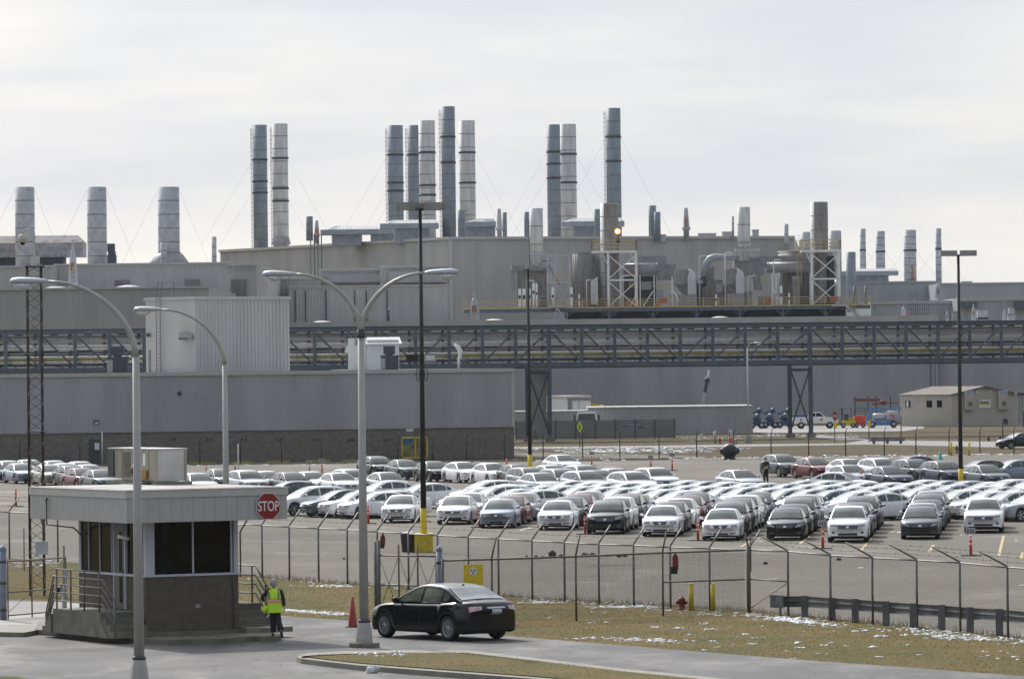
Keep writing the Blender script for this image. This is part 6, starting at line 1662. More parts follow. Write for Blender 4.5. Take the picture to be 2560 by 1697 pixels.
def railing(t, pts, z, h=1.1, m='rail_yellow', step=2.1):
    for (a, b) in zip(pts, pts[1:]):
        mb = MB(); a = Vector(a); b = Vector(b)
        for f_ in (1, .66, .33): mb.bar((a.x, a.y, z+h*f_), (b.x, b.y, z+h*f_), .07)
        k = max(1, int((b-a).length/step))
        for i in range(k+1): p = a.lerp(b, i/k); mb.bar((p.x, p.y, z), (p.x, p.y, z+h), .09)
        part('handrail', mb, m, t)
railing(t, [(xd0, YD), (XZ(1380, 760)[0], YD), (XZ(2100, 760)[0], YD), (xd1, YD)], zdk)
mb = MB(); xa, _ = XZ(1372, 770); mb.box(xa, XZ(1414, 770)[0], YD-1.2, YD-.1, zdk+.05, zdk+.25); mb.bar((XZ(1392, 775)[0], YD-1, zdk), (XZ(1414, 775)[0], YD-1, fz), .2); mb.bar((XZ(1392, 775)[0], YD-1, zdk), (XZ(1384, 775)[0], YD-1, fz), .12); part('landing', mb, 'stack_pale', t)
mb = MB(); xa = XZ(2077, 766)[0]; xb = XZ(2112, 766)[0]; xc_ = XZ(2146, 790)[0]; mb.box(xa, xb, YD-1.1, YD-.15, zdk-.25, zdk-.02); mb.prism([(xb, YD-1.1, zdk-.25), (xc_, YD-1.1, fz-.1), (xc_+.4, YD-1.1, fz-.1), (xb+.2, YD-1.1, zdk-.02)], (0, .9, 0)); part('stair', mb, 'stack_pale', t)
mb = MB(); 
for o_ in (.5, 1.0): mb.bar((xb, YD-1.12, zdk+o_), (xc_, YD-1.12, fz+o_-.1), .07)
for k in range(5): x = xb+(xc_-xb)*k/4; z = zdk+(fz-.1-zdk)*k/4; mb.bar((x, YD-1.12, z), (x, YD-1.12, z+1.0), .07)
part('stair_rail', mb, 'rail_yellow', t)
def eq(name, label, cat): return thing(name, label, cat, (0, YD, zdk))
def placed(t, x): t.location.x = x; return t
# drum (round oxidiser), left box, stacks
def cyl_thing(name, label, cat, px0, px1, yt, yb, Y, m, n=24, rings=()):
    x0, x1, z0, z1 = rect(px0, yt, px1, yb, Y); r = (x1-x0)/2; t = thing(name, label, cat, ((x0+x1)/2, Y, z0))
    mb = MB(); mb.lathe(((x0+x1)/2, Y, z0), [(r, 0), (r, z1-z0), (.001, z1-z0+.05)], n); part('shell', mb, m, t)
    for f_ in rings:
        mb = MB(); mb.lathe(((x0+x1)/2, Y, z0+(z1-z0)*f_), [(r*1.01, 0), (r*1.03, .08), (r*1.01, .16)], n); part('ring', mb, 'seam_dark', t)
    return t, (x0+x1)/2, r, z0, z1
tdr, xdr, rdr, z0, z1 = cyl_thing('oxidiser_drum', 'large brown-grey upright drum on the equipment deck', 'tank', 1430, 1503, 632, 768, YD+7, 'duct_brown', rings=(.45, .98))
mb = MB()
for k in range(14):
    a = math.pi+math.pi*k/13; mb.bar((xdr+rdr*math.cos(a), YD+7+rdr*math.sin(a), z0), (xdr+rdr*math.cos(a), YD+7+rdr*math.sin(a), z1), .08)
part('ribs', mb, 'duct_grey', tdr)
x0, x1, z0, z1 = rect(1278, 668, 1372, 768, YD+6); t = thing('filter_house', 'dark-framed filter house at the left of the equipment deck', 'filter house', ((x0+x1)/2, YD+6, z0))
mb = MB(); mb.ribs(x0+.8, x1, z0, z1-.6, YD+6, .45, .1); mb.box(x0+.8, x1, YD+6.05, YD+9, z0, z1-.5); part('casing', mb, 'duct_brown', t)
mb = MB(); mb.box(x0, x1, YD+5.6, YD+9, z1-.5, z1); mb.box(x0, x0+.9, YD+5.8, YD+8, z0+(z1-z0)*.42, z1-.5); part('duct', mb, 'duct_grey', t)
# deck stack pale (1324-1356)
def dstack(px0, px1, yt, yb, Y, label, m='stack_white', half=None, seams=3):
    xc, zb_, zt_, r, t = stack(px0, px1, yt, yb, Y, m, label, seams=seams, guys=False, bands=(), group='stacks on the equipment deck')
    if half:
        mb = MB(); mb.lathe((xc, Y, zb_), [(r*1.012, 0), (r*1.012, zt_-zb_-.1)], 20); n = 20
        mb.f = [f for k, f in enumerate(mb.f) if len(f) == 4 and 13 <= k <= 19]; mb.sm = [True]*len(mb.f); part('brown_side', mb.clean(), half, t)  # one side of the shell overlaid in the given colour
    return xc, zb_, zt_, r, t
xs_, zb_, zt_, r_, tt_ = dstack(1324, 1357, 521, 640, YD+4, 'pale stack on a funnel at the left of the equipment deck')
mb = MB(); mb.lathe((xs_, YD+4, zb_-.8), [(r_*.7, 0), (r_*.75, 1.4), (r_*1.15, 1.9), (r_*1.15, 2.2)], 12); part('funnel', mb, 'stack_pale', tt_)
mb = MB(); mb.bar((xs_-r_-.1, YD+3.5, zb_+6), (xs_-r_-.1, YD+3.5, zb_-.8), .12); mb.bar((xs_-r_, YD+3.5, zb_+.3), (xs_+r_+1.2, YD+3.5, zb_+.3), .15); mb.bar((xs_+r_+.4, YD+3.4, zb_+.2), (xs_+r_+2.2, YD+3.2, zb_-3), .25); part('frame', mb, 'galv_dark', tt_)
dstack(1500, 1545, 508, 770, YD+5, 'brown and pale deck stack beside the glowing lamp', half='duct_brown', seams=8)
xs_, *_ = dstack(1843, 1875, 518, 634, YD+5, 'pale square-looking deck stack in the middle of the deck')
dstack(2025, 2069, 505, 740, YD+6, 'brown and pale deck stack inside the right white frame', half='duct_brown', seams=7)
# lit lamp
xl, zl_ = XZ(1545, 577, YD-1)
t = thing('warning_lamp', 'glowing orange-white lamp beside the brown deck stack', 'lamp', (xl, YD+2, zl_))
mb = MB(); mb.sphere((xl, YD+2, zl_), .27, 12, 8); part('bulb', mb, 'lamp_lit', t)
mb = MB(); mb.lathe((xl, YD+2.05, zl_), [(.30, -.1), (.43, 0), (.30, .1)], 14, axis='y'); part('reflector', mb, 'lamp_glow', t)
mb = MB(); mb.box(xl-.2, xl+.35, YD+2, YD+2.5, zl_-1.6, zl_-1.0); mb.bar((xl+.1, YD+2.2, zl_-3.2), (xl+.1, YD+2.2, zl_-.4), .1); part('post', mb, 'steel_dark', t)
# white braced towers
def tower(px0, px1, yt, yb, label, plat, rail_):
    x0, x1, z0, z1 = rect(px0, yt, px1, yb, YD+1); t = thing('access_tower', label, 'tower', ((x0+x1)/2, YD+1, z0), 'white access towers on the deck')
    for x in (x0, x1):
        for yy in (YD+1, YD+4.5):
            mb = MB(); mb.box(x-.17, x+.17, yy, yy+.25, z0, z1); part('column', mb, 'white_steel', t)
    zm_ = z0+(z1-z0)*.49
    for (a, b) in ((z0+.1, zm_-.2), (zm_+.2, z1-.4)):
        mb = MB(); mb.bar((x0, YD+1.1, a), (x1, YD+1.1, b), .13); part('brace', mb, 'white_steel', t)
        mb = MB(); mb.bar((x0, YD+1.2, b), (x1, YD+1.2, a), .13); part('brace', mb, 'white_steel', t)
    mb = MB(); mb.box(x0, x1, YD+1, YD+1.2, zm_-.1, zm_+.12); part('crossbeam', mb, 'white_steel', t)
    xp0, xp1 = W(plat[0], yt, YD+1).x, W(plat[1], yt, YD+1).x
    mb = MB(); mb.box(xp0, xp1, YD+.8, YD+5, z1-.1, z1+.2); part('platform', mb, 'white_steel', t)
    for sg, xx in ((-1, x0), (1, x1)):
        mb = MB(); mb.bar((xx-.0, YD+1, z1-2.0), (xx-.9*(1 if sg < 0 else 1)*(.9), YD+1, z1-.1), .1); part('knee_brace', mb, 'white_steel', t)
    railing(t, [(xp0, YD+.8), (xp1, YD+.8), (xp1, YD+5)], z1+.2, 1.45); railing(t, [(xp0, YD+.8), (xp0, YD+5), (xp1, YD+5)], z1+.2, 1.45)
    return t, x0, x1, z0, z1
tower(1521, 1591, 630, 768, 'white X-braced access tower in front of the left deck stack', (1480, 1591), 0)
tt, tx0, tx1, tz0, tz1 = tower(2030, 2098, 628, 764, 'white X-braced access tower in front of the right deck stack', (2003, 2102), 0)
mb = MB(); xk = XZ(1995, 700)[0]
for o_ in (0, .6): mb.bar((xk+o_, YD+2, zdk+3), (xk+o_, YD+2, tz1+1.6), .07)
for k in range(20): mb.bar((xk, YD+2, zdk+3+k*.35), (xk+.6, YD+2, zdk+3+k*.35), .05)
part('cage_ladder', mb, 'rail_yellow', tt)
# ladder frame left
x0, x1, z0, z1 = rect(1369, 638, 1424, 768, YD+2); t = thing('caged_ladder', 'white caged ladder frame with yellow landing left of the big drum', 'ladder', ((x0+x1)/2, YD+2, z0))
for f_ in (0, .34, 1):
    x = x0+(x1-x0)*f_; mb = MB(); mb.box(x-.1, x+.1, YD+2, YD+2.2, z0, z1); part('column', mb, 'stack_pale', t)
mb = MB()
for k in range(9): x = x0+(x1-x0)*(.05+.07*k); mb.bar((x, YD+2.1, z0+(z1-z0)*.5), (x, YD+2.1, z1-.2), .07)
for k in range(7): mb.bar((x0, YD+2, z0+(z1-z0)*(.5+.03*k)), (x0+(x1-x0)*.34, YD+2, z0+(z1-z0)*(.5+.03*k)), .06)
for f_ in (.48, .99): mb.bar((x0, YD+2, z0+(z1-z0)*f_), (x1, YD+2, z0+(z1-z0)*f_), .16)
part('cage', mb, 'stack_pale', t)
mb = MB(); mb.bar((x0+(x1-x0)*.4, YD+2, z0), (x1, YD+2, z0+(z1-z0)*.46), .08); mb.bar((x0+(x1-x0)*.4, YD+2, z0+(z1-z0)*.48), (x1, YD+2, z0), .08); part('brace', mb, 'stack_pale', t)
railing(t, [(x0+(x1-x0)*.4, YD+1.9), (x1, YD+1.9)], z0+(z1-z0)*.48, 1.3)
# white valve standpipes
for i, (a, b, yt, yb, lab) in enumerate(((1296, 1303, 722, 768, 'white standpipe, leftmost of three by the mid-distance pole'), (1306, 1314, 722, 768, 'white standpipe, middle of three by the mid-distance pole'), (1320, 1327, 721, 768, 'white standpipe right of the mid-distance pole'), (1331, 1337, 700, 768, 'white hooked standpipe, taller of two'), (1339, 1344, 706, 768, 'white hooked standpipe, shorter of two'),
        (1379, 1385, 718, 768, 'white standpipe inside the ladder frame'), (1426, 1432, 718, 766, 'white standpipe in front of the big drum'), (1446, 1450, 735, 766, 'thin white pipe right of the drum standpipe'), (1950, 1956, 714, 766, 'white standpipe left of the right tower'), (1971, 1975, 732, 766, 'thin white pipe beside the right tower'), (1788, 1793, 736, 766, 'thin white post between the two curved hoods'))):
    x0, x1, z0, z1 = rect(a, yt, b, yb, YD+.8); t = thing('standpipe', lab, 'pipe', ((x0+x1)/2, YD+.8, z0), 'white standpipes on the deck')
    mb = MB(); mb.box(x0, x1, YD+.8, YD+1.0, z0, z1); part('pipe', mb, 'white_paint', t)
    mb = MB(); zz = z0+(z1-z0)*.55; mb.sphere(((x0+x1)/2, YD+.78, zz), (x1-x0)*.42, 8, 6, (1, .4, 1.8)); part('valve', mb, 'black', t)
    if i in (3, 4): mb = MB(); mb.box(x0-.45, x1, YD+.8, YD+1.0, z1-.12, z1+.02); part('spout', mb, 'white_paint', t)
# raked hopper
x0, x1, z0, z1 = rect(1477, 690, 1495, 760, YD+3); mb = MB(); mb.prism([(x0, YD+3, z0), (x1, YD+3, z0), (x1, YD+3, z1), (x0, YD+3, z1-.75)], (0, 2, 0)); single('slant_duct', mb, 'duct_light', 'pale duct with slanting top beside the big drum', 'duct', ((x0+x1)/2, YD+3, z0))
# horizontal drum and boxes
def hcyl(px0, px1, yt, yb, Y, label, m, cap=True):
    x0, x1, z0, z1 = rect(px0, yt, px1, yb, Y); r = (z1-z0)/2; t = thing('round_duct', label, 'duct', ((x0+x1)/2, Y, z0), 'horizontal round ducts')
    mb = MB(); mb.lathe((x0, Y, (z0+z1)/2), [(r, 0), (r, x1-x0)], 20, axis='x'); part('shell', mb, m, t)
    mb = MB()
    for x in (x0+.1, (x0+x1)/2, x1-.15): mb.lathe((x, Y, (z0+z1)/2), [(r*1.04, 0), (r*1.04, .1)], 20, axis='x')
    part('flange', mb, 'duct_grey', t)
hcyl(1558, 1644, 658, 686, YD+4, 'horizontal round duct behind the left access tower', 'duct_grey')
hcyl(1917, 2032, 655, 682, YD+4, 'long horizontal round duct leading into the right access tower', 'duct_grey')
def boxes(name, label, cat, rects, Y, dep, m, extra=None):
    a, b, c, d = rect(*rects[0], Y); t = thing(name, label, cat, ((a+b)/2, Y, min(c, d)))
    for q_, r_ in enumerate(rects):
        mb = MB(); pbox(mb, *r_, Y-.06*q_, dep+.13*q_); mb2 = mb; part('casing', mb, m, t)
    return t
boxes('duct_box', 'large grey duct housing behind the left horizontal duct', 'duct', [(1590, 640, 1667, 690), (1645, 660, 1690, 700)], YD+7, 4, 'duct_grey')
boxes('blower_unit', 'dark blower housing under the left horizontal duct', 'blower', [(1560, 690, 1640, 768)], YD+9, 2, 'steel_dark')
boxes('fan_motor', 'blue-grey fan motor between the tower and the first curved hood', 'motor', [(1641, 724, 1659, 742)], YD+3, 1.5, 'canopy_grey')
boxes('pump_set', 'orange pump set beside the fan motor on the deck', 'pump', [(1644, 744, 1668, 758), (1638, 756, 1650, 766)], YD+2, 1.2, 'equip_orange')
boxes('control_cabinet', 'pale cabinet right of the orange pump set', 'cabinet', [(1672, 736, 1688, 766)], YD+2, 1.2, 'stack_pale')
boxes('small_pump', 'small orange pump at the foot of the left access tower', 'pump', [(1562, 752, 1600, 764)], YD+3, 1, 'equip_orange')
boxes('duct_house', 'big grey ducting mass right of the second curved hood', 'duct', [(1835, 640, 2000, 668), (1850, 668, 1910, 690), (1885, 688, 1905, 726)], YD+5, 4, 'duct_grey')
boxes('lower_machine', 'dark machine under the grey ducting with an orange part', 'machine', [(1760, 668, 1785, 700), (1755, 700, 1830, 768)], YD+8, 3, 'duct_brown')
boxes('machine_base', 'brown machine cabinet right of the second hood', 'cabinet', [(1895, 740, 1925, 766)], YD+2.5, 1.5, 'duct_brown')
boxes('orange_motor', 'orange motor right of the brown machine cabinet', 'motor', [(1908, 744, 1928, 758)], YD+2.2, .8, 'equip_orange')
boxes('orange_valve', 'orange valve body at the foot of the right access tower', 'valve', [(2077, 741, 2095, 753)], YD+.7, .8, 'equip_orange')
cyl_thing('oxidiser_drum', 'brown-grey upright drum behind the right access tower', 'tank', 1945, 2085, 628, 768, YD+10, 'duct_brown', rings=(.97,))
boxes('duct_column', 'dark upright duct just left of the right tower column', 'duct', [(2072, 640, 2086, 768)], YD+5, 1.5, 'steel_dark')
# curved hoods
def hood(px0, px1, pxf, yt, ym, yb, label):
    Y = YD+2; x0, x1, z0, z1 = rect(px0, yt, px1, yb, Y); xf = W(pxf, yt, Y).x; zm_ = W((px0+px1)/2, ym, Y).z
    t = thing('curved_hood', label, 'duct', ((x0+x1)/2, Y, z0), 'curved intake hoods')
    # side profile: elbow seen obliquely, swept plate
    rad = x1-xf; pts = []
    for k in range(9):
        a = math.pi/2*k/8; pts.append((x1-rad*.62*(1-math.sin(math.pi/2-a)) if False else xf+.35*rad+(x1-xf-.35*rad)*math.sin(a), z1-(z1-zm_)*.42*(1-math.cos(a))))
    poly = [(xf, z1)]+pts+[(x1, z0), (xf+.4*rad, z0), (xf+.4*rad, zm_)]
    # lit sheet strip
    strip_ = [(xf-.0, z1)]+pts+[(x1, z0)]
    inner = [(xf+.0, z1)]+[(p[0]-.62*(x1-xf)*(k/8), p[1]-.02) for k, p in enumerate(pts)]+[(x1-.62*(x1-xf), z0)]
    mb = MB(); n = len(strip_)
    vs = [(a, Y, b) for a, b in strip_]+[(a, Y-.6, b) for a, b in inner]
    mb.add(vs, [(i, i+1, n+i+1, n+i) for i in range(n-1)]); mb.add([(a, Y+3, b) for a, b in strip_]+[(a, Y, b) for a, b in strip_], [(i, n+i, n+i+1, i+1) for i in range(n-1)])
    part('sheet', mb, 'duct_light', t)
    mb = MB(); mb.box(x0, xf+.45*(x1-xf), Y-.3, Y+3, zm_, z1-.15); mb.prism([(x0, Y+.2, zm_), (xf+.4*(x1-xf), Y+.2, zm_), (xf+.4*(x1-xf), Y+.2, z0+1), ], (0, 2, 0)); part('elbow', mb, 'duct_brown', t)
    mb = MB(); mb.box(x0+.2*(x1-x0), x1, Y-.7, Y+2.5, z0, z0+(z1-z0)*.32); part('base', mb, 'duct_grey', t)
hood(1688, 1739, 1706, 672, 712, 767, 'curved sheet-metal hood, left one of the pair on the deck')
hood(1810, 1860, 1826, 671, 712, 764, 'curved sheet-metal hood, right one of the pair on the deck')
# long blue bent pipe
pa = [XZ(1758, 690, YD+5), XZ(1766, 660, YD+5), XZ(1774, 648, YD+5), XZ(1786, 643, YD+5), XZ(1900, 645, YD+5)]
mb = MB(); mb.tube([(a, YD+5, b) for a, b in pa], [.45, .5, .55, .5, .38], 12); single('bent_duct', mb, 'canopy_grey', 'blue-grey pipe bending down at the left, over the curved hoods', 'duct', (pa[0][0], YD+5, pa[0][1]))
x0, z0 = XZ(1756, 690, YD+5); mb = MB(); mb.lathe((x0, YD+5, z0-1.6), [(.3, 0), (.6, .3), (.6, 1.2), (.45, 1.6)], 12); single('fan_casing', mb, 'steel_dark', 'dark fan casing under the end of the bent pipe', 'fan', (x0, YD+5, z0-1.6))
# roof equipment frames between
mb = MB()
for (a, b) in ((1600, 1600), (1635, 1635), (1680, 1680)): 
    x, z = XZ(a, 690, YD+1.5); mb.bar((x, YD+1.5, zdk), (x, YD+1.5, z), .14)
x, z = XZ(1608, 766, YD+1.5); x2, z2 = XZ(1632, 728, YD+1.5); mb.bar((x, YD+1.5, z), (x2, YD+1.5, z2), .14)
x, z = XZ(1683, 726, YD+1.5); x2, z2 = XZ(1706, 766, YD+1.5); mb.bar((x, YD+1.5, z), (x2, YD+1.5, z2), .14)
x, z = XZ(1575, 766, YD+1.5); x2, z2 = XZ(1590, 738, YD+1.5); mb.bar((x, YD+1.5, z), (x2, YD+1.5, z2), .12)
single('raking_trestle', mb, 'white_steel', 'white raking pipe frame between the left tower and the first hood', 'trestle', (XZ(1635, 766)[0], YD+1.5, zdk))
mb = MB()
for px in (1930, 1940): x, z = XZ(px, 684, YD+1.5); mb.bar((x, YD+1.5, zdk), (x, YD+1.5, z), .15)
x, z = XZ(1932, 722, YD+1.5); x2, z2 = XZ(1958, 766, YD+1.5); mb.bar((x, YD+1.5, z), (x2, YD+1.5, z2), .15)
single('raking_trestle', mb, 'white_steel', 'white raking pipe frame left of the right access tower', 'trestle', (XZ(1940, 766)[0], YD+1.5, zdk))
t = thing('catwalk', 'small yellow catwalk under the left horizontal duct', 'catwalk', (XZ(1640, 712)[0], YD+3, zdk+3))
railing(t, [(XZ(1575, 715)[0], YD+3), (XZ(1682, 715)[0], YD+3)], XZ(1640, 715)[1]-.3, .9)
t = thing('catwalk', 'small yellow catwalk under the right horizontal duct', 'catwalk', (XZ(1915, 705)[0], YD+3, zdk+3))
railing(t, [(XZ(1905, 705)[0], YD+3), (XZ(1935, 705)[0], YD+3)], XZ(1920, 705)[1]-.3, 1.3)
# roof column pair behind the stair
for i, px in enumerate((2137, 2165)):
    x0, x1, z0, z1 = rect(px-4, 715, px+5, 766, YD+12); mb = MB(); mb.tube([((x0+x1)/2, YD+12, z0), ((x0+x1)/2, YD+12, z1)], (x1-x0)/2, 10); single('round_column', mb, 'duct_brown', ['brown round column behind the deck stair', 'brown round column at the right end of the deck'][i], 'column', ((x0+x1)/2, YD+12, z0), 'brown columns')

# extra plant clutter on the deck
rc = random.Random(21)
for i, (a, yt, b, yb, m, nm, lab) in enumerate([
 (1742, 700, 1756, 768, 'steel_dark', 'pump', 'dark upright pump casing right of the left curved hood'),
 (1792, 706, 1806, 730, 'duct_grey', 'duct_box', 'small grey duct box between the two curved hoods'),
 (1862, 728, 1880, 766, 'duct_grey', 'cabinet', 'grey cabinet right of the right curved hood'),
 (1838, 618, 1900, 628, 'stack_pale', 'pipe_rack', 'pale pipe rack lying over the ducting behind the middle deck stack'),
 (1982, 690, 2000, 766, 'duct_brown', 'filter_box', 'brown filter box just left of the right access tower'),
 (1604, 704, 1628, 724, 'duct_grey', 'motor_box', 'grey motor box under the left round duct'),
 (1352, 740, 1366, 766, 'steel_blue', 'control_box', 'blue-grey control box left of the caged ladder')]):
    x0, x1, z0, z1 = rect(a, yt, b, yb, YD+2.2); t = thing(nm, lab, nm.replace('_', ' '), ((x0+x1)/2, YD+2.2, z0))
    mb = MB(); mb.box(x0, x1, YD+2.2, YD+3.4, z0, z1-.12*(z1-z0)); part('casing', mb, m, t)
    mb = MB(); mb.box(x0-.06, x1+.06, YD+2.1, YD+3.5, z1-.12*(z1-z0), z1); part('lid', mb, 'duct_grey', t)
for i, (px, yt, lab) in enumerate(((1466, 700, 'thin riser pipe in front of the big drum, left one'), (1552, 690, 'thin riser pipe inside the left access tower'), (1748, 640, 'thin riser pipe left of the bent pipe'), (1812, 632, 'thin riser pipe between bent pipe and middle deck stack'), (1870, 690, 'thin riser pipe right of the right curved hood'), (1934, 650, 'thin riser pipe at the left end of the long round duct'))):
    x, z = XZ(px, yt, YD+1.6); mb = MB(); mb.tube([(x, YD+1.6, zdk), (x, YD+1.6, z-.3), (x+.15, YD+1.6, z), (x+1.1, YD+1.6, z)], .09, 6)
    single('riser_pipe', mb, 'white_steel' if i % 2 else 'duct_light', lab, 'pipe', (x, YD+1.6, zdk), 'thin riser pipes on the deck')
# ================================================================ GUARDHOUSE
GB = R(28.5); gc = G(366, 1590, PZ+.15); g0 = (gc.x, gc.y, PZ+.15)
WG, DG, HB, HE, HR = 2.74, 4.44, 1.62, 3.07, 3.94
gh = thing('guardhouse', 'small brick guardhouse with wide flat roof fascia and dark corner windows', 'guardhouse', g0, rz=GB)
def gp(name, mb, m, par=gh, label=None): return part(name, mb, m, par, off=(0, 0, 0), label=label)
mb = MB(); mb.box(0, WG, 0, DG, 0, HB-.04); gp('brick_wall', mb, 'guard_brick')
mb = MB(); mb.box(-.05, WG+.05, -.05, DG+.05, HB-.04, HB+.02); gp('sill', mb, 'frame_white')
o_ = 1.0
mb = MB(); mb.box(-o_, WG+o_, -o_, DG+o_, HE, HR-.22); gp('roof_fascia', mb, 'fascia')
mb = MB(); mb.box(-o_-.03, WG+o_+.03, -o_-.03, DG+o_+.03, HR-.215, HR-.02); mb.box(-o_-.05, WG+o_+.05, -o_-.05, DG+o_+.05, HR-.02, HR); gp('roof_edge', mb, mat('fascia_edge', (.46, .45, .43), .5, var=.04))
mb = MB(); mb.box(-o_+.12, WG+o_-.12, -o_+.12, DG+o_-.12, HR, HR+.012); gp('roof_surface', mb, 'roof_gravel')
mb = MB(); x = -o_+.33
while x < WG+o_-.05: mb.box(x-.004, x+.004, -o_-.004, -o_, HE+.0, HR-.22); x += .325
y = -o_+.165
while y < DG+o_-.05: mb.box(-o_-.004, -o_, y-.003, y+.003, HE+.0, HR-.22); y += .165
gp('fascia_seams', mb, 'lamp_grey')
# glazing: panes set behind mullions, dim room inside
def pane(x0, x1, y0, y1, z0, z1): m_ = MB(); m_.box(x0, x1, y0, y1, z0, z1); return m_
for (a, b) in ((.27, 1.385), (1.425, 2.52)):
    gp('window', pane(a, b, .035, .05, HB+.03, HE-.03), 'window_dark')
for (a, b) in ((.16, .44), (.48, 1.24), (2.02, 2.22), (2.26, 3.01), (3.05, 3.76), (3.80, 4.30)):
    gp('window', pane(.035, .05, a, b, HB+.03, HE-.03), 'window_dark')
for (x, w) in ((.245, .022), (1.405, .02), (2.545, .025)): gp('mullion', pane(x-w, x+w, .0, .07, HB+.02, HE), 'frame_white')
for (y, w) in ((.46, .02), (1.26, .02), (2.24, .02), (3.03, .02), (3.78, .02)): gp('mullion', pane(0, .07, y-w, y+w, HB+.02, HE), mat('frame_grey', (.33, .33, .35), .5, var=.05))
mb = MB(); mb.box(0.0, .22, 0.0, .05, HB+.02, HE); mb.box(0.0, .05, .05, .14, HB+.02, HE); gp('corner_post', mb, 'frame_white')
mb = MB(); mb.box(WG-.17, WG, 0.0, .2, HB+.02, HE); gp('corner_post', mb, 'frame_white')
mb = MB(); mb.box(.0, .12, DG-.14, DG, HB+.02, HE); gp('corner_post', mb, 'frame_grey' if 'frame_grey' in M_ else MATS['frame_grey'])
mb = MB(); mb.box(.06, WG-.02, DG-.05, DG-.01, HB, HE); mb.box(WG-.06, WG-.02, .06, DG, HB, HE); gp('back_wall', mb, 'dark_grey')
mb = MB(); mb.box(.5, 1.9, .8, 1.4, .9, HB+.06); mb.box(1.0, 1.35, 1.5, 1.9, .9, HB+.45); gp('desk', mb, 'dark_grey')
# door on the left wall
mb = MB(); mb.box(-.03, .08, 1.30, 1.98, .68, HE-.02); dr = gp('door', mb, 'door_dark')
for z0_, z1_ in ((.86, 1.55), (1.68, 2.78)): gp('door_glass', pane(-.036, -.03, 1.46, 1.66, z0_, z1_), 'window_dark', dr)
gp('door_frame', pane(-.045, .02, 1.98, 2.03, .68, HE-.02), 'frame_white'); gp('door_frame', pane(-.045, .02, 1.25, 1.30, .68, HE-.02), 'frame_white')
mb = MB(); mb.box(-.05, -.036, 1.36, 1.40, 1.55, 1.75); gp('door_handle', mb, 'galv', dr)
mb = MB(); mb.tube([(2.58, -.03, 0), (2.58, -.03, HE)], .016, 6); gp('conduit', mb, 'galv')
mb = MB(); mb.tube([(WG+.06, -.02, HB-.1), (WG+.06, -.02, HE-.35), (WG+.22, -.1, HE-.05), (WG+.22, -.1, HE)], .022, 6); gp('conduit', mb, 'galv_dark')
mb = MB(); mb.tube([(-.03, 4.2, HE-.45), (-.25, 4.2, HE-.25), (-1.05, 4.2, HE-.15), (-1.05, 4.2, HR-.35)], .022, 6); mb.tube([(-1.07, 4.2, HR-.36), (-1.07, 4.1, HR-.30)], .03, 6); gp('conduit', mb, 'dark_grey')
mb = MB(); mb.box(1.45, 1.6, -.012, -.001, .72, .82); gp('wall_socket', mb, 'lamp_grey')
mb = MB(); mb.box(-.06, WG+.06, -.06, DG+.06, 0, .10); gp('plinth', mb, 'concrete_old')
# security camera under the eave
t = thing('security_camera', 'white security camera hanging under the guardhouse eave by the door', 'camera', (0, 0, 0))
c0 = gh.matrix_basis
def gl(x, y, z): 
    c, s_ = math.cos(GB), math.sin(GB); return Vector((g0[0]+x*c-y*s_, g0[1]+x*s_+y*c, g0[2]+z))
p = gl(-.35, .62, 2.62); t.location = p
mb = MB(); mb.tube([p+Vector((-.16, -.05, .06)), p+Vector((.14, .0, -.02))], .05, 8); part('camera_body', mb, 'sign_white', t)
mb = MB(); mb.bar(p, p+Vector((0, 0, .45)), .03); part('bracket', mb, 'galv', t)
# rooftop air conditioner
ac0 = W(395, 1211, 141.2); ac0.z = g0[2]+HR+.012
ac = thing('air_conditioner', 'boxy tan and white air conditioner on the guardhouse roof', 'air conditioner', tuple(ac0), rz=GB)
def ap(name, mb, m): return part(name, mb, m, ac, off=(0, 0, 0))
ap('side_panel', pane(0, .86, 0, 2.35, .10, .97), 'ac_white')
mb = MB(); mb.box(-.02, -.001, 0.02, 2.33, .12, .96); ap('service_panel', mb, 'ac_tan')
ap('fan_section', pane(.04, .82, 2.36, 3.4, .16, .96), 'ac_tan')
mb = MB(); mb.box(.0, .86, 2.36, 3.4, .97, 1.0); mb.box(-.03, .89, -.03, 2.34, .972, 1.002); ap('lid', mb, 'ac_white')
mb = MB(); mb.box(.0, .035, 3.0, 3.38, .2, .93); ap('coil_grille', mb, 'dark_grey')
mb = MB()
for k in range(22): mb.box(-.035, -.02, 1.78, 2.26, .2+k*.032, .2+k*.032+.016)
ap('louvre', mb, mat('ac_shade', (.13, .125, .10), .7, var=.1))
for yy in (2.34, 1.62, 1.1, .55): ap('panel_seam', pane(-.026, -.02, yy-.01, yy+.01, .12, .96), 'dark_grey')
ap('label_plate', pane(-.03, -.022, .78, .92, .52, .86), 'sign_white')
ap('warning_box', pane(-.10, -.02, .58, .84, .18, .40), mat('warning_amber', (.30, .17, .03), .6, var=.4, scale=12))
mb = MB(); mb.tube([(-.05, 1.5, .55), (-.14, 1.45, .35), (-.12, 1.3, .15), (-.2, .9, .05), (-.15, .2, .04)], .03, 6); ap('pipework', mb, 'black')
mb = MB(); mb.box(-.12, 1.0, -.1, .0, .0, .09); mb.box(-.1, .95, .01, 3.35, .0, .08); ap('curb_frame', mb, 'concrete')
ap('side_frame', pane(.80, .87, -.03, .0, .1, .97), 'ac_tan')
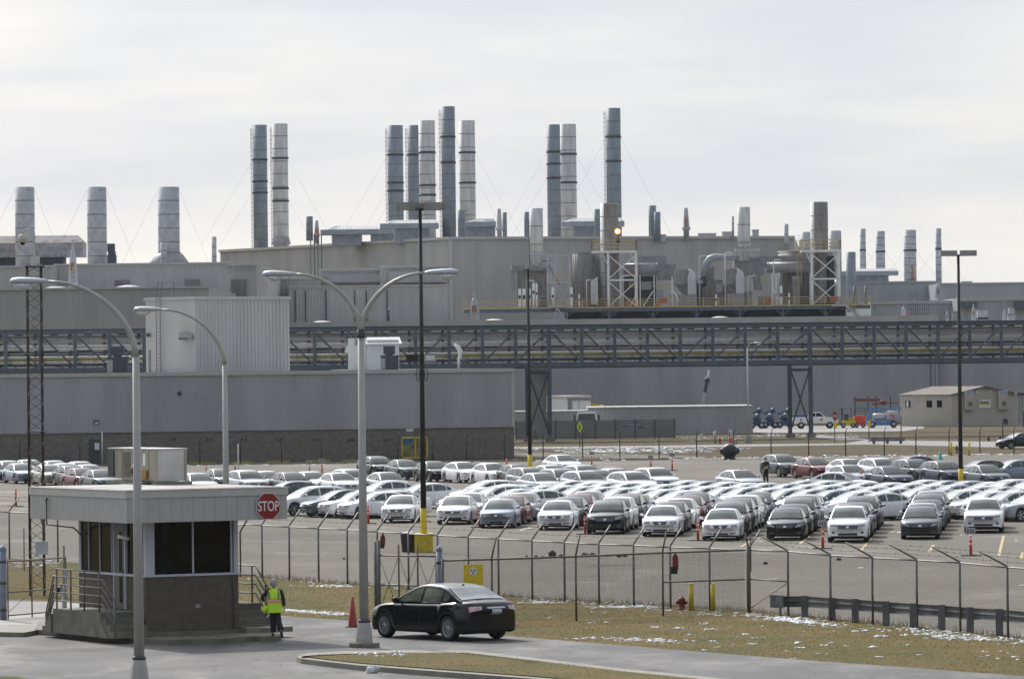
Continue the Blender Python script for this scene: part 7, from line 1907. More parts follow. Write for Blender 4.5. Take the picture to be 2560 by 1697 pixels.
# STOP sign
t = thing('stop_sign', 'red octagonal STOP sign on the corner of the guardhouse fascia', 'sign', tuple(gl(3.15, -1.06, HE+.36)), rz=GB)
def octo(r, y, th=.006):
    m_ = MB(); pts = [(r*math.cos(R(22.5+45*k)), y, r*math.sin(R(22.5+45*k))) for k in range(8)]; m_.prism(pts, (0, th, 0)); return m_
part('plate', octo(.385, 0), 'sign_white', t, off=(0, 0, 0)); part('face', octo(.365, -.008), 'stop_red', t, off=(0, 0, 0))
def text_mesh(txt, size, name='lettering'):
    cu = bpy.data.curves.new(name, 'FONT'); cu.body = txt; cu.size = size; cu.align_x = 'CENTER'; cu.align_y = 'CENTER'; cu.extrude = .002; cu.offset = size*.012
    ob = bpy.data.objects.new(name, cu); COL.objects.link(ob); dg = bpy.context.evaluated_depsgraph_get(); dg.update()
    me = bpy.data.meshes.new_from_object(ob.evaluated_get(dg)); bpy.data.objects.remove(ob); bpy.data.curves.remove(cu); return me
def add_text(txt, size, parent, loc, m, rot=(R(90), 0, 0), sc=(1, 1, 1), name='lettering'):
    me = text_mesh(txt, size, name); o = bpy.data.objects.new(name, me); COL.objects.link(o); o.parent = parent; o.location = loc; o.rotation_euler = rot; o.scale = sc
    o.data.materials.clear(); o.data.materials.append(M_[m]); return o
add_text('STOP', .36, t, (0, -.014, -.01), 'sign_white', sc=(.74, 1.05, 1))
mb = MB(); mb.box(-.03, .03, .006, .06, -.2, .2); part('bracket', mb, 'galv', t, off=(0, 0, 0))
# left landing, steps and railings
lw = 1.2; hl = .66
st = thing('entrance_steps', 'concrete landing with steps on both ends and grey pipe railing, left of the guardhouse', 'stairs', g0, rz=GB)
def sp(name, mb, m): return part(name, mb, m, st, off=(0, 0, 0))
mb = MB(); mb.box(-lw, -.065, .32, 3.5, 0, hl); sp('landing', mb, 'concrete_old')
for k in range(3):
    mb = MB(); mb.box(-lw+.02, -.065, .32-.28*(k+1), .32-.28*k, 0, hl*(3-k)/4); sp('step', mb, 'concrete_old')
    mb = MB(); mb.box(-lw+.02, -.065, 3.5+.26*k, 3.5+.26*(k+1), 0, hl*(3-k)/4); sp('step', mb, 'concrete_old')
mb = MB(); mb.prism([(-lw-.06, .30, 0), (-lw-.06, -.25, 0), (-lw-.06, .30, hl*.8)], (.08, 0, 0)); mb.prism([(-lw-.06, 3.52, 0), (-lw-.06, 4.1, 0), (-lw-.06, 3.52, hl*.8)], (.08, 0, 0)); sp('cheek', mb, 'concrete_old')
mb = MB()
for k, z in enumerate((.22, .44, .66, .88)):
    e = .9*(1-.0*k)
    mb.tube([(-lw+.06, 4.15-.0*k, max(.05, z-.45)), (-lw+.06, 3.55, hl+z), (-lw+.06, .30, hl+z), (-lw+.06, -.55, max(.02, z+.10))], .021, 6)
mb.tube([(-lw+.06, 3.35, hl+1.08), (-lw+.06, .45, hl+1.08)], .021, 6)
sp('handrail', mb, 'galv')
for v in (3.35, 2.4, 1.5, .5): mb = MB(); mb.tube([(-lw+.06, v, hl), (-lw+.06, v, hl+1.08)], .024, 6); sp('post', mb, 'galv_dark')
for v, z in ((-.5, .95), (4.1, .55)): mb = MB(); mb.tube([(-lw+.06, v, 0), (-lw+.06, v, z)], .024, 6); sp('post', mb, 'galv')
st = thing('side_steps', 'concrete steps with sloping pipe railing at the right of the guardhouse', 'stairs', g0, rz=GB)
hs = .74
mb = MB(); mb.box(WG+.065, WG+1.15, 1.0, 2.6, 0, hs); sp('landing', mb, 'concrete_old')
for k in range(3):
    mb = MB(); mb.box(WG+.065, WG+1.15, 1.0-.29*(k+1), 1.0-.29*k, 0, hs*(3-k)/4); sp('step', mb, 'concrete_old')
mb = MB(); mb.box(WG+.065, WG+1.45, -.35, .13, 0, .14); sp('step', mb, 'concrete')
for xx in (WG+1.08,):
    mb = MB()
    for z in (.25, .5, .75, 1.0): mb.tube([(xx, 2.5, hs+z), (xx, 1.15, hs+z), (xx, .35, z+.12)], .022, 6)
    mb.tube([(xx, .35, 1.12), (xx, .22, .85), (xx, .2, .65), (xx, .3, .60)], .022, 6)
    sp('handrail', mb, 'galv')
    for v, z0_, z1_ in ((2.45, hs, hs+1), (1.4, hs, hs+1), (.55, .1, 1.3)): mb = MB(); mb.tube([(xx, v, z0_), (xx, v, z1_)], .024, 6); sp('post', mb, 'galv_dark')
# card reader post
p = G(160, 1568, PZ+.15); t = thing('reader_post', 'white access-card reader post on the kerb in front of the landing', 'post', tuple(p))
mb = MB(); mb.tube([(p.x, p.y, p.z), (p.x, p.y, W(160, 1468, p.y).z)], .055, 10); part('shaft', mb, mat('post_white', (.42, .42, .42), .5, var=.15), t)
mb = MB(); mb.box(p.x+.02, p.x+.14, p.y-.05, p.y+.05, W(168, 1446, p.y).z, W(168, 1423, p.y).z); mb.tube([(p.x+.07, p.y, W(168, 1500, p.y).z), (p.x+.07, p.y, W(168, 1440, p.y).z)], .03, 8); part('reader_hood', mb, 'lamp_housing', t)
mb = MB(); mb.box(p.x-.2, p.x-.06, p.y-.08, p.y+.04, W(145, 1482, p.y).z, W(145, 1465, p.y).z); part('reader', mb, 'lamp_housing', t)
mb = MB(); mb.box(p.x-.17, p.x-.09, p.y-.09, p.y-.08, W(145, 1479, p.y).z, W(145, 1468, p.y).z); mb.tube([(p.x-.05, p.y-.05, W(150, 1470, p.y).z), (p.x-.08, p.y-.08, W(150, 1457, p.y).z)], .02, 6); part('keypad', mb, 'black', t)
# trash can, cones
p = G(1022, 1379, 0); s = F/p.y; h = 50/s; t = thing('trash_can', 'dark tapered trash can with crumpled liner beside the yellow pole foot', 'trash can', tuple(p))
mb = MB(); mb.lathe(p, [(17/s, 0), (20.5/s, h*.86), (21.5/s, h*.86), (21.5/s, h*.9)], 18); part('bin', mb, 'trash_grey', t)
mb = MB(); mb.blob((p.x, p.y, h*.92), 19/s, (1, 1, .22), seed=4, n=14); part('liner', mb, mat('liner', (.45, .45, .45), .4, var=.3, scale=8), t)
def cone(px, py0, py1, zb, label, m='cone_orange', Y=None, w=.16):
    p = G(px, py1, zb) if Y is None else Vector((W(px, py1, Y).x, Y, zb)); zt_ = W(px, py0, p.y).z; h = zt_-zb
    t = thing('traffic_cone', label, 'traffic cone', (p.x, p.y, zb), 'traffic cones')
    mb = MB(); mb.lathe((p.x, p.y, zb+.03), [(w, 0), (w*.95, .02), (w*.22, h-.04), (w*.12, h-.03)], 16); part('body', mb, m, t)
    mb = MB(); mb.box(p.x-w*1.35, p.x+w*1.35, p.y-w*1.35, p.y+w*1.35, zb, zb+.035); part('base', mb, 'dark_grey' if m != 'green_teal' else m, t)
cone(882, 1490, 1567, PZ, 'tall faded orange cone standing left of the double street lamp', w=.145)
cone(981, 1488, 1507, PZ, 'small orange cone behind the black sedan bonnet', Y=146.5, w=.09)
cone(2351, 1127, 1149, 0, 'teal cone on the asphalt edge beyond the slate crossovers', m='green_teal', w=.22)
cone(1822+18, 1100, 1107, 0, 'tiny orange cone near the dark round tank', Y=520, w=.14)
# white bag
p = G(930, 1681, PZ+.01); mb = MB(); mb.blob((p.x, p.y, PZ+.06), .13, (1.1, .7, .7), seed=9, n=10, amp=.5); mb.blob((p.x+.1, p.y, PZ+.12), .07, (1, .6, 1), seed=2, amp=.5); single('plastic_bag', mb, 'snow', 'crumpled white plastic bag on the road by the island kerb', 'bag', (p.x, p.y, PZ+.01))

# ================================================================ PEOPLE
def skin(name, verts, edges, rad, parent, m, off, sub=1, root=0):
    me = bpy.data.meshes.new(name); me.from_pydata([Vector(v) for v in verts], edges, []); ob = bpy.data.objects.new(name, me); COL.objects.link(ob)
    md = ob.modifiers.new('s', 'SKIN'); md.use_smooth_shade = True
    for i, v in enumerate(me.skin_vertices[0].data):
        r_ = rad[i]; v.radius = (r_, r_) if not isinstance(r_, tuple) else r_
        v.use_root = (i == root)
    if sub: s_ = ob.modifiers.new('u', 'SUBSURF'); s_.levels = sub; s_.render_levels = sub
    dg = bpy.context.evaluated_depsgraph_get(); dg.update(); m2 = bpy.data.meshes.new_from_object(ob.evaluated_get(dg)); bpy.data.objects.remove(ob); bpy.data.meshes.remove(me)
    m2.name = name; o = bpy.data.objects.new(name, m2); COL.objects.link(o); o.parent = parent; o.location = off
    o.data.materials.clear(); o.data.materials.append(M_[m]); o.data.polygons.foreach_set('use_smooth', [True]*len(o.data.polygons)); return o
def chain(vs, es, pts, start=None):
    i0 = len(vs); vs += pts
    for k in range(len(pts)-1): es.append((i0+k, i0+k+1))
    if start is not None: es.append((start, i0))
    return i0
def hand(parent, wrist, dirv, side, m='skin', sc=1.0):
    d = Vector(dirv).normalized(); a = Vector((0, 1, 0)); a = (a-d*a.dot(d)).normalized(); b = d.cross(a)*side; w = Vector(wrist)
    vs = [tuple(w), tuple(w+d*.05*sc), tuple(w+d*.085*sc)]; es = [(0, 1), (1, 2)]; rd = [.020*sc, (.030*sc, .016*sc), (.030*sc, .015*sc)]
    for k, (o_, l_) in enumerate(((-.027, .062), (-.009, .072), (.009, .067), (.026, .052))):
        p0 = w+d*.085*sc+a*o_*sc; c = b*.015*sc
        i = chain(vs, es, [tuple(p0), tuple(p0+d*l_*.5*sc+c*.6), tuple(p0+d*l_*.85*sc+c*1.6), tuple(p0+d*l_*sc+c*2.4)], 2); rd += [.0095*sc, .009*sc, .0085*sc, .007*sc]
    p0 = w+d*.03*sc-a*.03*sc
    chain(vs, es, [tuple(p0), tuple(p0+d*.03*sc-a*.02*sc+b*.01*sc), tuple(p0+d*.055*sc-a*.022*sc+b*.02*sc)], 1); rd += [.011*sc, .010*sc, .008*sc]
    return skin('hand', vs, es, rd, parent, m, (0, 0, 0))
def figure(label, loc, J, colors, rz=0.0, sc=1.0, vest=False, hair='hair_grey', helmet=None):
    t = thing('person', label, 'person', loc, rz=rz); t.scale = (sc, sc, sc)
    # body, one continuous surface
    vs = [J['pelvis'], J['waist'], J['chest'], J['neck0'], J['neck1']]; es = [(0, 1), (1, 2), (2, 3), (3, 4)]
    rd = [.09, .085, .09, .055, .048]
    for s_ in ('L', 'R'):
        chain(vs, es, [J['sh'+s_], J['el'+s_], J['wr'+s_]], 2); rd += [.052, .042, .030]
        chain(vs, es, [J['hip'+s_], J['kn'+s_], J['an'+s_]], 0); rd += [.082, .058, .042]
    body = skin('body', vs, es, rd, t, 'skin', (0, 0, 0))
    # head with face, ears
    H = Vector(J['head']); fwd = Vector(J.get('fwd', (0, 1, 0))).normalized(); side = fwd.cross(Vector((0, 0, 1))).normalized()
    mb = MB(); mb.sphere(H, .085, 16, 12, (.92, 1.08, 1.28)); mb.sphere(H+fwd*.045+Vector((0, 0, -.055)), .052, 12, 8, (1, .9, .95)); mb.sphere(H+fwd*.098+Vector((0, 0, -.012)), .016, 8, 6, (.8, 1.0, 1.5))
    for q in (-1, 1): mb.sphere(H+side*.082*q+Vector((0, 0, -.005)), .022, 8, 6, (.4, 1, 1.3))
    part('head', mb, 'skin', t, off=(0, 0, 0))
    mb = MB()
    for q in (-1, 1): mb.sphere(H+fwd*.083+side*.030*q+Vector((0, 0, .012)), .010, 8, 6)
    mb.box(H.x-.022, H.x+.022, H.y+fwd.y*.088-.004, H.y+fwd.y*.088+.004, H.z-.062, H.z-.056); part('face', mb, 'black', t, off=(0, 0, 0))
    if helmet:
        mb = MB(); mb.lathe((H.x, H.y, H.z+.02), [(.128, 0), (.112, .01), (.108, .05), (.075, .1), (.03, .125), (.001, .127)], 16); part('helmet', mb, helmet, t, off=(0, 0, 0))
    else:
        mb = MB(); mb.blob((H.x-fwd.x*.02, H.y-fwd.y*.02, H.z+.022), .098, (1.0, 1.02, 1.12), seed=3, n=18, m=12, amp=.05); part('hair', mb, hair, t, off=(0, 0, 0))
    # jacket
    vs = [J['waist'], J['chest'], J['neck0']]; es = [(0, 1), (1, 2)]; rd = [(.145, .125), (.165, .13), (.07, .07)]
    for s_ in ('L', 'R'): chain(vs, es, [J['sh'+s_], J['el'+s_], tuple(Vector(J['el'+s_]).lerp(Vector(J['wr'+s_]), .93))], 1); rd += [.068, .056, .045]
    skin('jacket', vs, es, rd, t, colors[0], (0, 0, 0), root=1)
    vs = [J['pelvis'], tuple(Vector(J['waist'])-Vector((0, 0, .06)))]; es = [(0, 1)]; rd = [(.15, .12), (.13, .11)]
    for s_ in ('L', 'R'): chain(vs, es, [J['hip'+s_], J['kn'+s_], tuple(Vector(J['an'+s_])+Vector((0, 0, .0)))], 0); rd += [.105, .09, .085]
    skin('trousers', vs, es, rd, t, colors[1], (0, 0, 0))
    for s_ in ('L', 'R'):
        an, to = Vector(J['an'+s_]), Vector(J['to'+s_]); he = an-(to-an)*.25+Vector((0, 0, -.035))
        skin('shoe', [tuple(he), tuple(an.lerp(to, .45)+Vector((0, 0, -.02))), tuple(to)], [(0, 1), (1, 2)], [.036, .042, (.040, .028)], t, 'black', (0, 0, 0))
        hand(t, J['wr'+s_], Vector(J['wr'+s_])-Vector(J['el'+s_]), 1 if s_ == 'L' else -1)
    if vest:
        rings = [(1.265, .055, .06), (1.245, .12, .08), (1.215, .185, .10), (1.15, .192, .125), (1.05, .188, .135), (.93, .190, .138), (.80, .200, .145), (.70, .212, .15), (.625, .218, .155)]
        n = 28
        def ring(z, a, b, k=1.0):
            cx = .035; return [(cx+(z-1)*-.02+a*k*math.cos(2*math.pi*i/n)*(1+.03*math.sin(5*i)*(z < .9)), -.005+b*k*math.sin(2*math.pi*i/n), z+(.008*math.sin(3*i) if z < .65 else 0)) for i in range(n)]
        mb = MB(); vs = []
        for z, a, b in rings: vs += ring(z, a, b)
        mb.add(vs, [(r_*n+i, (r_+1)*n+i, (r_+1)*n+(i+1) % n, r_*n+(i+1) % n) for r_ in range(len(rings)-1) for i in range(n)], True); v_ = part('vest', mb, 'vest_lime', t, off=(0, 0, 0))
        def at(z):
            for (z1_, a1, b1), (z0_, a0, b0) in zip(rings, rings[1:]):
                if z0_ <= z <= z1_: f_ = (z-z0_)/(z1_-z0_); return a0+(a1-a0)*f_, b0+(b1-b0)*f_
            return rings[-1][1:]
        for nm, z0_, z1_, m, k in (('orange_band', .895, .99, 'vest_orange', 1.02), ('silver_band', .917, .965, 'vest_silver', 1.035)):
            mb = MB(); vs = ring(z0_, *at(z0_), k)+ring((z0_+z1_)/2, *at((z0_+z1_)/2), k)+ring(z1_, *at(z1_), k)
            mb.add(vs, [(r_*n+i, (r_+1)*n+i, (r_+1)*n+(i+1) % n, r_*n+(i+1) % n)[::-1] for r_ in range(2) for i in range(n)], True); part(nm, mb, m, v_, off=(0, 0, 0))
        for cx in (-.105, .150):
            mb = MB(); vs = []
            zz = [1.225, 1.19, 1.13, 1.05, .99]
            for z in zz:
                a, b = at(z)
                for w_ in (-.021, .021):
                    x = cx+w_; u_ = max(-.97, min(.97, (x-.035)/a)); y = -.005-b*math.sqrt(1-u_*u_)*1.03-.004; vs.append((x, y, z))
            mb.add(vs, [(2*i, 2*i+1, 2*i+3, 2*i+2) for i in range(len(zz)-1)]); part('silver_stripe', mb, 'vest_grey', v_, off=(0, 0, 0))
        mb = MB(); mb.blob((-.22, -.06, .72), .075, (.9, .7, 1.35), seed=8, n=10, amp=.3); part('vest_flap', mb, 'vest_lime', v_, off=(0, 0, 0))
    return t
pz = G(684, 1589, PZ+.15)
figure('grey-haired guard in a lime safety vest and black trousers walking beside the side steps', (pz.x, pz.y, PZ+.15), dict(
    pelvis=(.03, 0, .74), waist=(.035, 0, .92), chest=(.035, .0, 1.12), neck0=(.03, .01, 1.26), neck1=(.022, .015, 1.31), head=(.018, .02, 1.40),
    shL=(-.14, 0, 1.195), elL=(-.31, -.03, 1.02), wrL=(-.25, .12, .93), shR=(.215, 0, 1.19), elR=(.275, -.02, .95), wrR=(.285, .04, .77),
    hipL=(-.035, 0, .68), knL=(.0, .05, .38), anL=(-.015, .0, .07), toL=(-.03, .14, .03),
    hipR=(.10, 0, .68), knR=(.135, -.05, .39), anR=(.225, -.36, .15), toR=(.245, -.33, -.03)), ('jacket_black', 'trousers_black'), vest=True)
STAND = dict(pelvis=(0, 0, .93), waist=(0, 0, 1.08), chest=(0, 0, 1.30), neck0=(0, 0, 1.47), neck1=(0, 0, 1.53), head=(0, .01, 1.63), fwd=(0, -1, 0),
    shL=(-.19, 0, 1.42), elL=(-.26, .02, 1.13), wrL=(-.20, -.12, .95), shR=(.19, 0, 1.42), elR=(.25, .03, 1.13), wrR=(.24, -.04, .90),
    hipL=(-.09, 0, .86), knL=(-.11, -.01, .48), anL=(-.13, 0, .08), toL=(-.14, -.16, .04), hipR=(.09, 0, .86), knR=(.10, .0, .48), anR=(.12, .03, .08), toR=(.14, -.12, .04))
p = W(972, 799, 690.4); figure('roof worker in navy jacket and white hard hat on the front hall roof', (p.x, 690.5, fz), STAND, ('denim', 'dark_grey'), rz=R(70), helmet='sign_white', sc=1.02)
yy = 1206+(1915-CX)*PHI-912; p = G(1915, 1206, 0); figure('dark-clothed person standing in the lane beside the slate crossover', (p.x, p.y, 0), STAND, ('jacket_black', 'trousers_black'), rz=R(20), hair='black', sc=1.0)
# ================================================================ FAR OBJECTS BEHIND THE CAR PARK
# far wire fence
fp = [(x, y) for x, y in ((-60, 1168), (50, 1167), (200, 1166), (345, 1165), (500, 1165), (602, 1164), (704, 1163), (804, 1160), (905, 1158), (995, 1156), (1082, 1154), (1166, 1153), (1262, 1152), (1358, 1150), (1457, 1151), (1550, 1150), (1648, 1148), (1742, 1148), (1834, 1145), (1928, 1142.5), (2022, 1141), (2114, 1142), (2211, 1141), (2290, 1140), (2373, 1138), (2450, 1137), (2535, 1135), (2640, 1134))]
pts = []
for x, y in fp:
    p = G(x, y, 0); Y = 440.6+(p.x+45)*.10; q = W(x, y, Y); pts.append(Vector((q.x, Y, 0)))
t = thing('far_fence', 'distant thin wire fence with black posts along the far edge of the car park', 'fence', (pts[12].x, pts[12].y, 0))
for i, p in enumerate(pts):
    mb = MB(); mb.tube([(p.x, p.y, 0), (p.x, p.y, 2.05)], .055, 6); mb.tube([(p.x, p.y, 2.05), (p.x+(.16 if i > 12 else .22), p.y-.1, 2.5)], .035, 5); part('post', mb, 'black_pole', t)
mb = MB()
for a, b in zip(pts, pts[1:]): mb.tube([(a.x, a.y, 2.0), (b.x, b.y, 2.0)], .02, 4, cap=False)
part('rail', mb, 'galv_dark', t)
mb = MB()
for a, b in zip(pts, pts[1:]): chain_mesh(mb, (a.x, a.y), (b.x, b.y), .05, 1.98, pitch=.32, w=.010)
part('chain_link', mb, 'wire', t)
# low long wall and screen fence
def wallrun(name, label, px0, px1, ytop0, ytop1, yb, Y, th, m, capm=None, cat='wall'):
    x0, x1 = W(px0, yb, Y).x, W(px1, yb, Y).x; za, zb = W(px0, ytop0, Y).z, W(px1, ytop1, Y).z; zm_ = (za+zb)/2
    t = thing(name, label, cat, ((x0+x1)/2, Y, 0)); mb = MB(); mb.box(x0, x1, Y, Y+th, 0, zm_-.15); part('panel', mb, m, t)
    mb = MB(); mb.ribs(x0, x1, 0, zm_-.16, Y-.02, .5, .04); part('cladding', mb, m, t)
    if capm: mb = MB(); mb.box(x0, x1, Y-.15, Y+th+.1, zm_-.14, zm_+.02); part('coping', mb, capm, t)
    return x0, x1, zm_
wallrun('long_wall', 'long low ribbed wall with pale coping below the pipe bridge', 1470, 1882, 1017, 1014, 1086, 596, 12, 'siding_blue', 'concrete_highlight')  # white of the coping takes in the highlight along the wall top
wallrun('low_wall', 'low wall with snowy top behind the truck cab', 1280, 1470, 1028, 1026, 1090, 600, 6, 'siding_mid', 'concrete_highlight')
# mesh-screened compound fence
Y = 566.0; x0, x1, z0, z1 = rect(1290, 1048, 1687, 1098, Y)
m_scr = mat('screen_mesh', (.24, .245, .25), .8, var=.12, scale=.6)
t = thing('screen_fence', 'grey mesh-screened compound fence in front of the truck', 'fence', ((x0+x1)/2, Y, 0))
mb = MB(); mb.box(x0, x1, Y, Y+.04, .05, z1-.1); part('screen', mb, m_scr, t)
mb = MB()
for k in range(9): x = x0+(x1-x0)*k/8; mb.box(x-.06, x+.06, Y-.08, Y-.01, 0, z1)
part('posts', mb, 'galv_dark', t, kind=None)
bpy.data.objects['posts'].name = 'post_row'
mb = MB()
for k in range(26):
    rr = random.Random(k); a = W(1540+rr.uniform(0, 70), 1066+rr.uniform(-12, 6), Y-.1); w_ = rr.uniform(.3, 1.4)
    mb.box(a.x, a.x+w_, Y-.05, Y-.02, a.z, a.z+.06)
part('frost_streaks', mb, 'lamp_housing', t)
# trailers & truck cab behind it
Y = 620.0; x0, x1, z0, z1 = rect(1355, 988, 1416, 1036, Y)
t = thing('box_trailer', 'white box trailer behind the bridge leg and the low wall', 'trailer', (x0, Y, 0))
p2x = W(1477, 1000, Y-2).x; zq = W(1470, 993, Y).z; xm_ = W(1418, 1000, Y).x
mb = MB(); mb.prism([(x0, Y+7, 1.1), (xm_, Y, 1.1), (p2x, Y, 1.1), (p2x-2.6, Y+8, 1.1)], (0, 0, zq-1.1)); part('body', mb, mat('trailer_white', (.78, .79, .80), .5, var=.06), t)
mb = MB(); mb.prism([(x0-.1, Y+7.1, zq), (xm_-.1, Y-.1, zq), (p2x+.1, Y-.1, zq), (p2x-2.5, Y+8, zq)], (0, 0, .22)); part('roof', mb, mat('trailer_roof', (.6, .58, .55), .6, var=.1), t)
mb = MB(); mb.box(xm_+.02, p2x, Y-.08, Y-.03, zq-.35, zq-.05); mb.box((xm_+p2x)/2-.03, (xm_+p2x)/2+.03, Y-.06, Y-.03, 1.2, zq-.35); mb.box(xm_+.05, xm_+.6, Y-.06, Y-.03, 1.2, zq-.4); part('door_frame', mb, 'lamp_grey', t)
for (xx, yy) in ((xm_+.5, Y+.4), (p2x-.5, Y+.4), (x0+.6, Y+6), (p2x-3, Y+7)):
    mb = MB(); mb.lathe((xx, yy, .5), [(.001, -.14), (.5, -.14), (.5, .14), (.001, .14)], 14, axis='x'); part('wheel', mb, 'tyre', t)
mb = MB(); mb.prism([(x0+.4, Y+6.6, .8), (xm_+.2, Y+.2, .8), (p2x-.2, Y+.2, .8), (p2x-2.7, Y+7.6, .8)], (0, 0, .28)); part('chassis', mb, 'dark_grey', t)
Y = 592.0; x0, x1, z0, z1 = rect(1440, 1029, 1494, 1090, Y); zt_ = z1
t = thing('truck', 'white truck cab with wide dark windscreen above the screened fence', 'truck', ((x0+x1)/2, Y, 0))
wq = x1-x0
mb = MB(); mb.prism([(x0+.05, Y, .5), (x1-.05, Y, .5), (x1-.05, Y, zt_-1.05), (x1-.2, Y+.25, zt_-.05), (x0+.2, Y+.25, zt_-.05), (x0+.05, Y, zt_-1.05)], (0, 1.9, 0)); part('cab', mb, 'white_paint', t)
mb = MB(); mb.poly([(x0+.2, Y-.012, zt_-1.1), (x1-.2, Y-.012, zt_-1.1), (x1-.32, Y+.20, zt_-.22), (x0+.32, Y+.20, zt_-.22)]); part('windscreen', mb, MATS['car_glass'], t)
mb = MB(); mb.box(x0+.35, x1-.35, Y-.03, Y, .9, 1.5); part('grille', mb, 'dark_grey', t)
for sg, xx in ((-1, x0), (1, x1)):
    mb = MB(); mb.box(xx+sg*.15-.1, xx+sg*.15+.1, Y-.1, Y, zt_-1.0, zt_-.35); part('mirror', mb, 'black', t)
    mb = MB(); mb.lathe((xx-sg*.25, Y+.5, .45), [(.001, -.14), (.45, -.14), (.45, .14), (.001, .14)], 14, axis='x'); part('wheel', mb, 'tyre', t)
mb = MB(); mb.box(x0+.1, x1-.1, Y+2.0, Y+6.5, .8, 1.1); part('chassis', mb, 'dark_grey', t)
# yellow boom tip + crane boom
p, q = W(1477, 1008, 625), W(1505, 1016, 625); mb = MB(); mb.bar(p, q, .28); mb.sphere(q, .25, 8, 6); mb.bar(p, (p.x-1.5, 627, 0), .2); single('boom', mb, 'paint_yellow', 'yellow machine boom poking out right of the white trailer', 'boom', (p.x-1.5, 627, 0))
p0, p1_, p2_, p3_ = W(1755, 1014, 640), W(1762, 980, 640), W(1768, 950, 640), W(1772, 925, 640)
t = thing('lift_boom', 'raised white and dark lift boom against the hall wall behind the long wall', 'lift', (p0.x, 640, 0))
mb = MB(); mb.bar((p0.x-.4, 640, 0), p0, .35); mb.bar(p0, p1_, .32); part('lower_boom', mb, 'lamp_housing', t)
mb = MB(); mb.bar(p1_, p2_, .42); mb.sphere(p2_, .38, 10, 8); part('basket', mb, 'dark_grey', t)
mb = MB(); mb.bar(p2_, p3_, .30); part('upper_boom', mb, 'white_paint', t)
mb = MB(); mb.box(p0.x-1.6, p0.x+.8, 639, 641, .3, 1.2); part('carriage', mb, 'dark_grey', t)
# pedestrian sign
Y = 508.0; p = W(1449.5, 1118, Y); c = W(1449.5, 1067, Y); t = thing('crossing_sign', 'yellow-green diamond pedestrian sign in front of the screened compound', 'sign', (p.x, Y, 0))
mb = MB(); mb.prism([(c.x-.30, Y, c.z), (c.x, Y, c.z-.60), (c.x+.30, Y, c.z), (c.x, Y, c.z+.60)], (0, .03, 0)); part('panel', mb, 'sign_green', t)
mb = MB(); mb.sphere((c.x, Y-.02, c.z+.19), .06, 8, 6, (1, .3, 1)); mb.box(c.x-.045, c.x+.045, Y-.03, Y-.005, c.z-.08, c.z+.13)
for sg in (-1, 1): mb.prism([(c.x-.02, Y-.03, c.z-.05), (c.x+.03, Y-.03, c.z-.05), (c.x+.03+sg*.09, Y-.03, c.z-.30), (c.x-.03+sg*.09, Y-.03, c.z-.30)], (0, .02, 0)); mb.bar((c.x, Y-.02, c.z+.1), (c.x+sg*.12, Y-.02, c.z-.02), .04)
part('walking_figure', mb, 'black', t)
mb = MB(); mb.tube([(p.x, Y+.05, 0), (p.x, Y+.05, c.z)], .05, 6); part('pole', mb, 'dark_grey', t)
# dark round tank
p = G(1824, 1148, 0); s = F/p.y; t = thing('round_tank', 'dark bulging round tank on a short stand beyond the fence', 'tank', tuple(p))
zc_ = W(1824, 1127, p.y).z; r = 20/s
mb = MB(); mb.sphere((p.x, p.y, zc_), r, 20, 14, (1.0, 1.0, .95)); part('shell', mb, 'black', t)
for sg in (-1, 1): mb = MB(); mb.sphere((p.x+sg*r*.86, p.y, zc_), r*.42, 12, 8); part('side_bulge', mb, 'black', t)
mb = MB(); mb.lathe((p.x, p.y, 0), [(r*.75, 0), (r*.7, .2), (r*.55, zc_-r*.7)], 14); part('stand', mb, 'black', t)
# far street lamp
Y = 527.0; pb = W(1871, 1106, Y); zt_ = W(1872, 858, Y).z
t = thing('street_lamp', 'thin distant street lamp in front of the pipe bridge', 'street lamp', (pb.x, Y, 0))
mb = MB(); mb.tube([(pb.x, Y, .5), (pb.x, Y, zt_-.5)], [.11, .08], 8); part('pole', mb, mat('far_lamp_pale', (.45, .44, .42), .5, var=.05), t)
mb = MB(); mb.tube([(pb.x, Y, zt_-.5), (pb.x+.15, Y, zt_-.15), (pb.x+.45, Y, zt_), (pb.x+.7, Y, zt_+.02)], .05, 6); part('arm', mb, MATS['far_lamp_pale'], t)
mb = MB(); mb.sphere((pb.x+1.05, Y, zt_), .38, 12, 8, (1, .5, .38)); part('lamp_head', mb, 'lamp_housing', t)
mb = MB(); mb.sphere((pb.x+1.15, Y, zt_-.1), .2, 10, 6, (1, .7, .6)); part('lens', mb, 'lens', t)
mb = MB(); mb.lathe((pb.x, Y, 0), [(.42, 0), (.36, .5), (.30, .75)], 8, smooth=False); part('pedestal', mb, 'lamp_grey', t)
# posts & hydrants
bollard(1784, 1791, 1077, 1107, 'tall beige bollard left of the far red hydrant', 'far bollards', Y=528, m='tan_wall', zb=0)
hydrant(1796, 1804, 1094, 1109, 'far red hydrant between the beige bollard and striped post', 0.0, Y=525)
Y = 530; x0, x1, z0, z1 = rect(1822, 1075, 1830, 1108, Y); t = thing('barrier_post', 'orange and white post behind the dark round tank', 'post', ((x0+x1)/2, Y, 0))
mb = MB(); mb.box(x0, x1, Y, Y+.3, 0, z0+(z1-z0)*.4); part('lower', mb, 'orange', t); mb = MB(); mb.box(x0, x1, Y, Y+.3, z0+(z1-z0)*.4, z1); part('upper', mb, 'sign_white', t); mb = MB(); mb.box(x0+.05, x0+.15, Y-.02, Y, z0+(z1-z0)*.5, z1-.1); part('stripe', mb, 'black', t)
bollard(2374, 2381, 1105, 1146, 'yellow bollard left of the far right hydrant', 'yellow bollards', Y=443.5, zb=0)
bollard(2420, 2426, 1105, 1144, 'yellow bollard right of the right floodlight pole', 'yellow bollards', Y=444, zb=0)
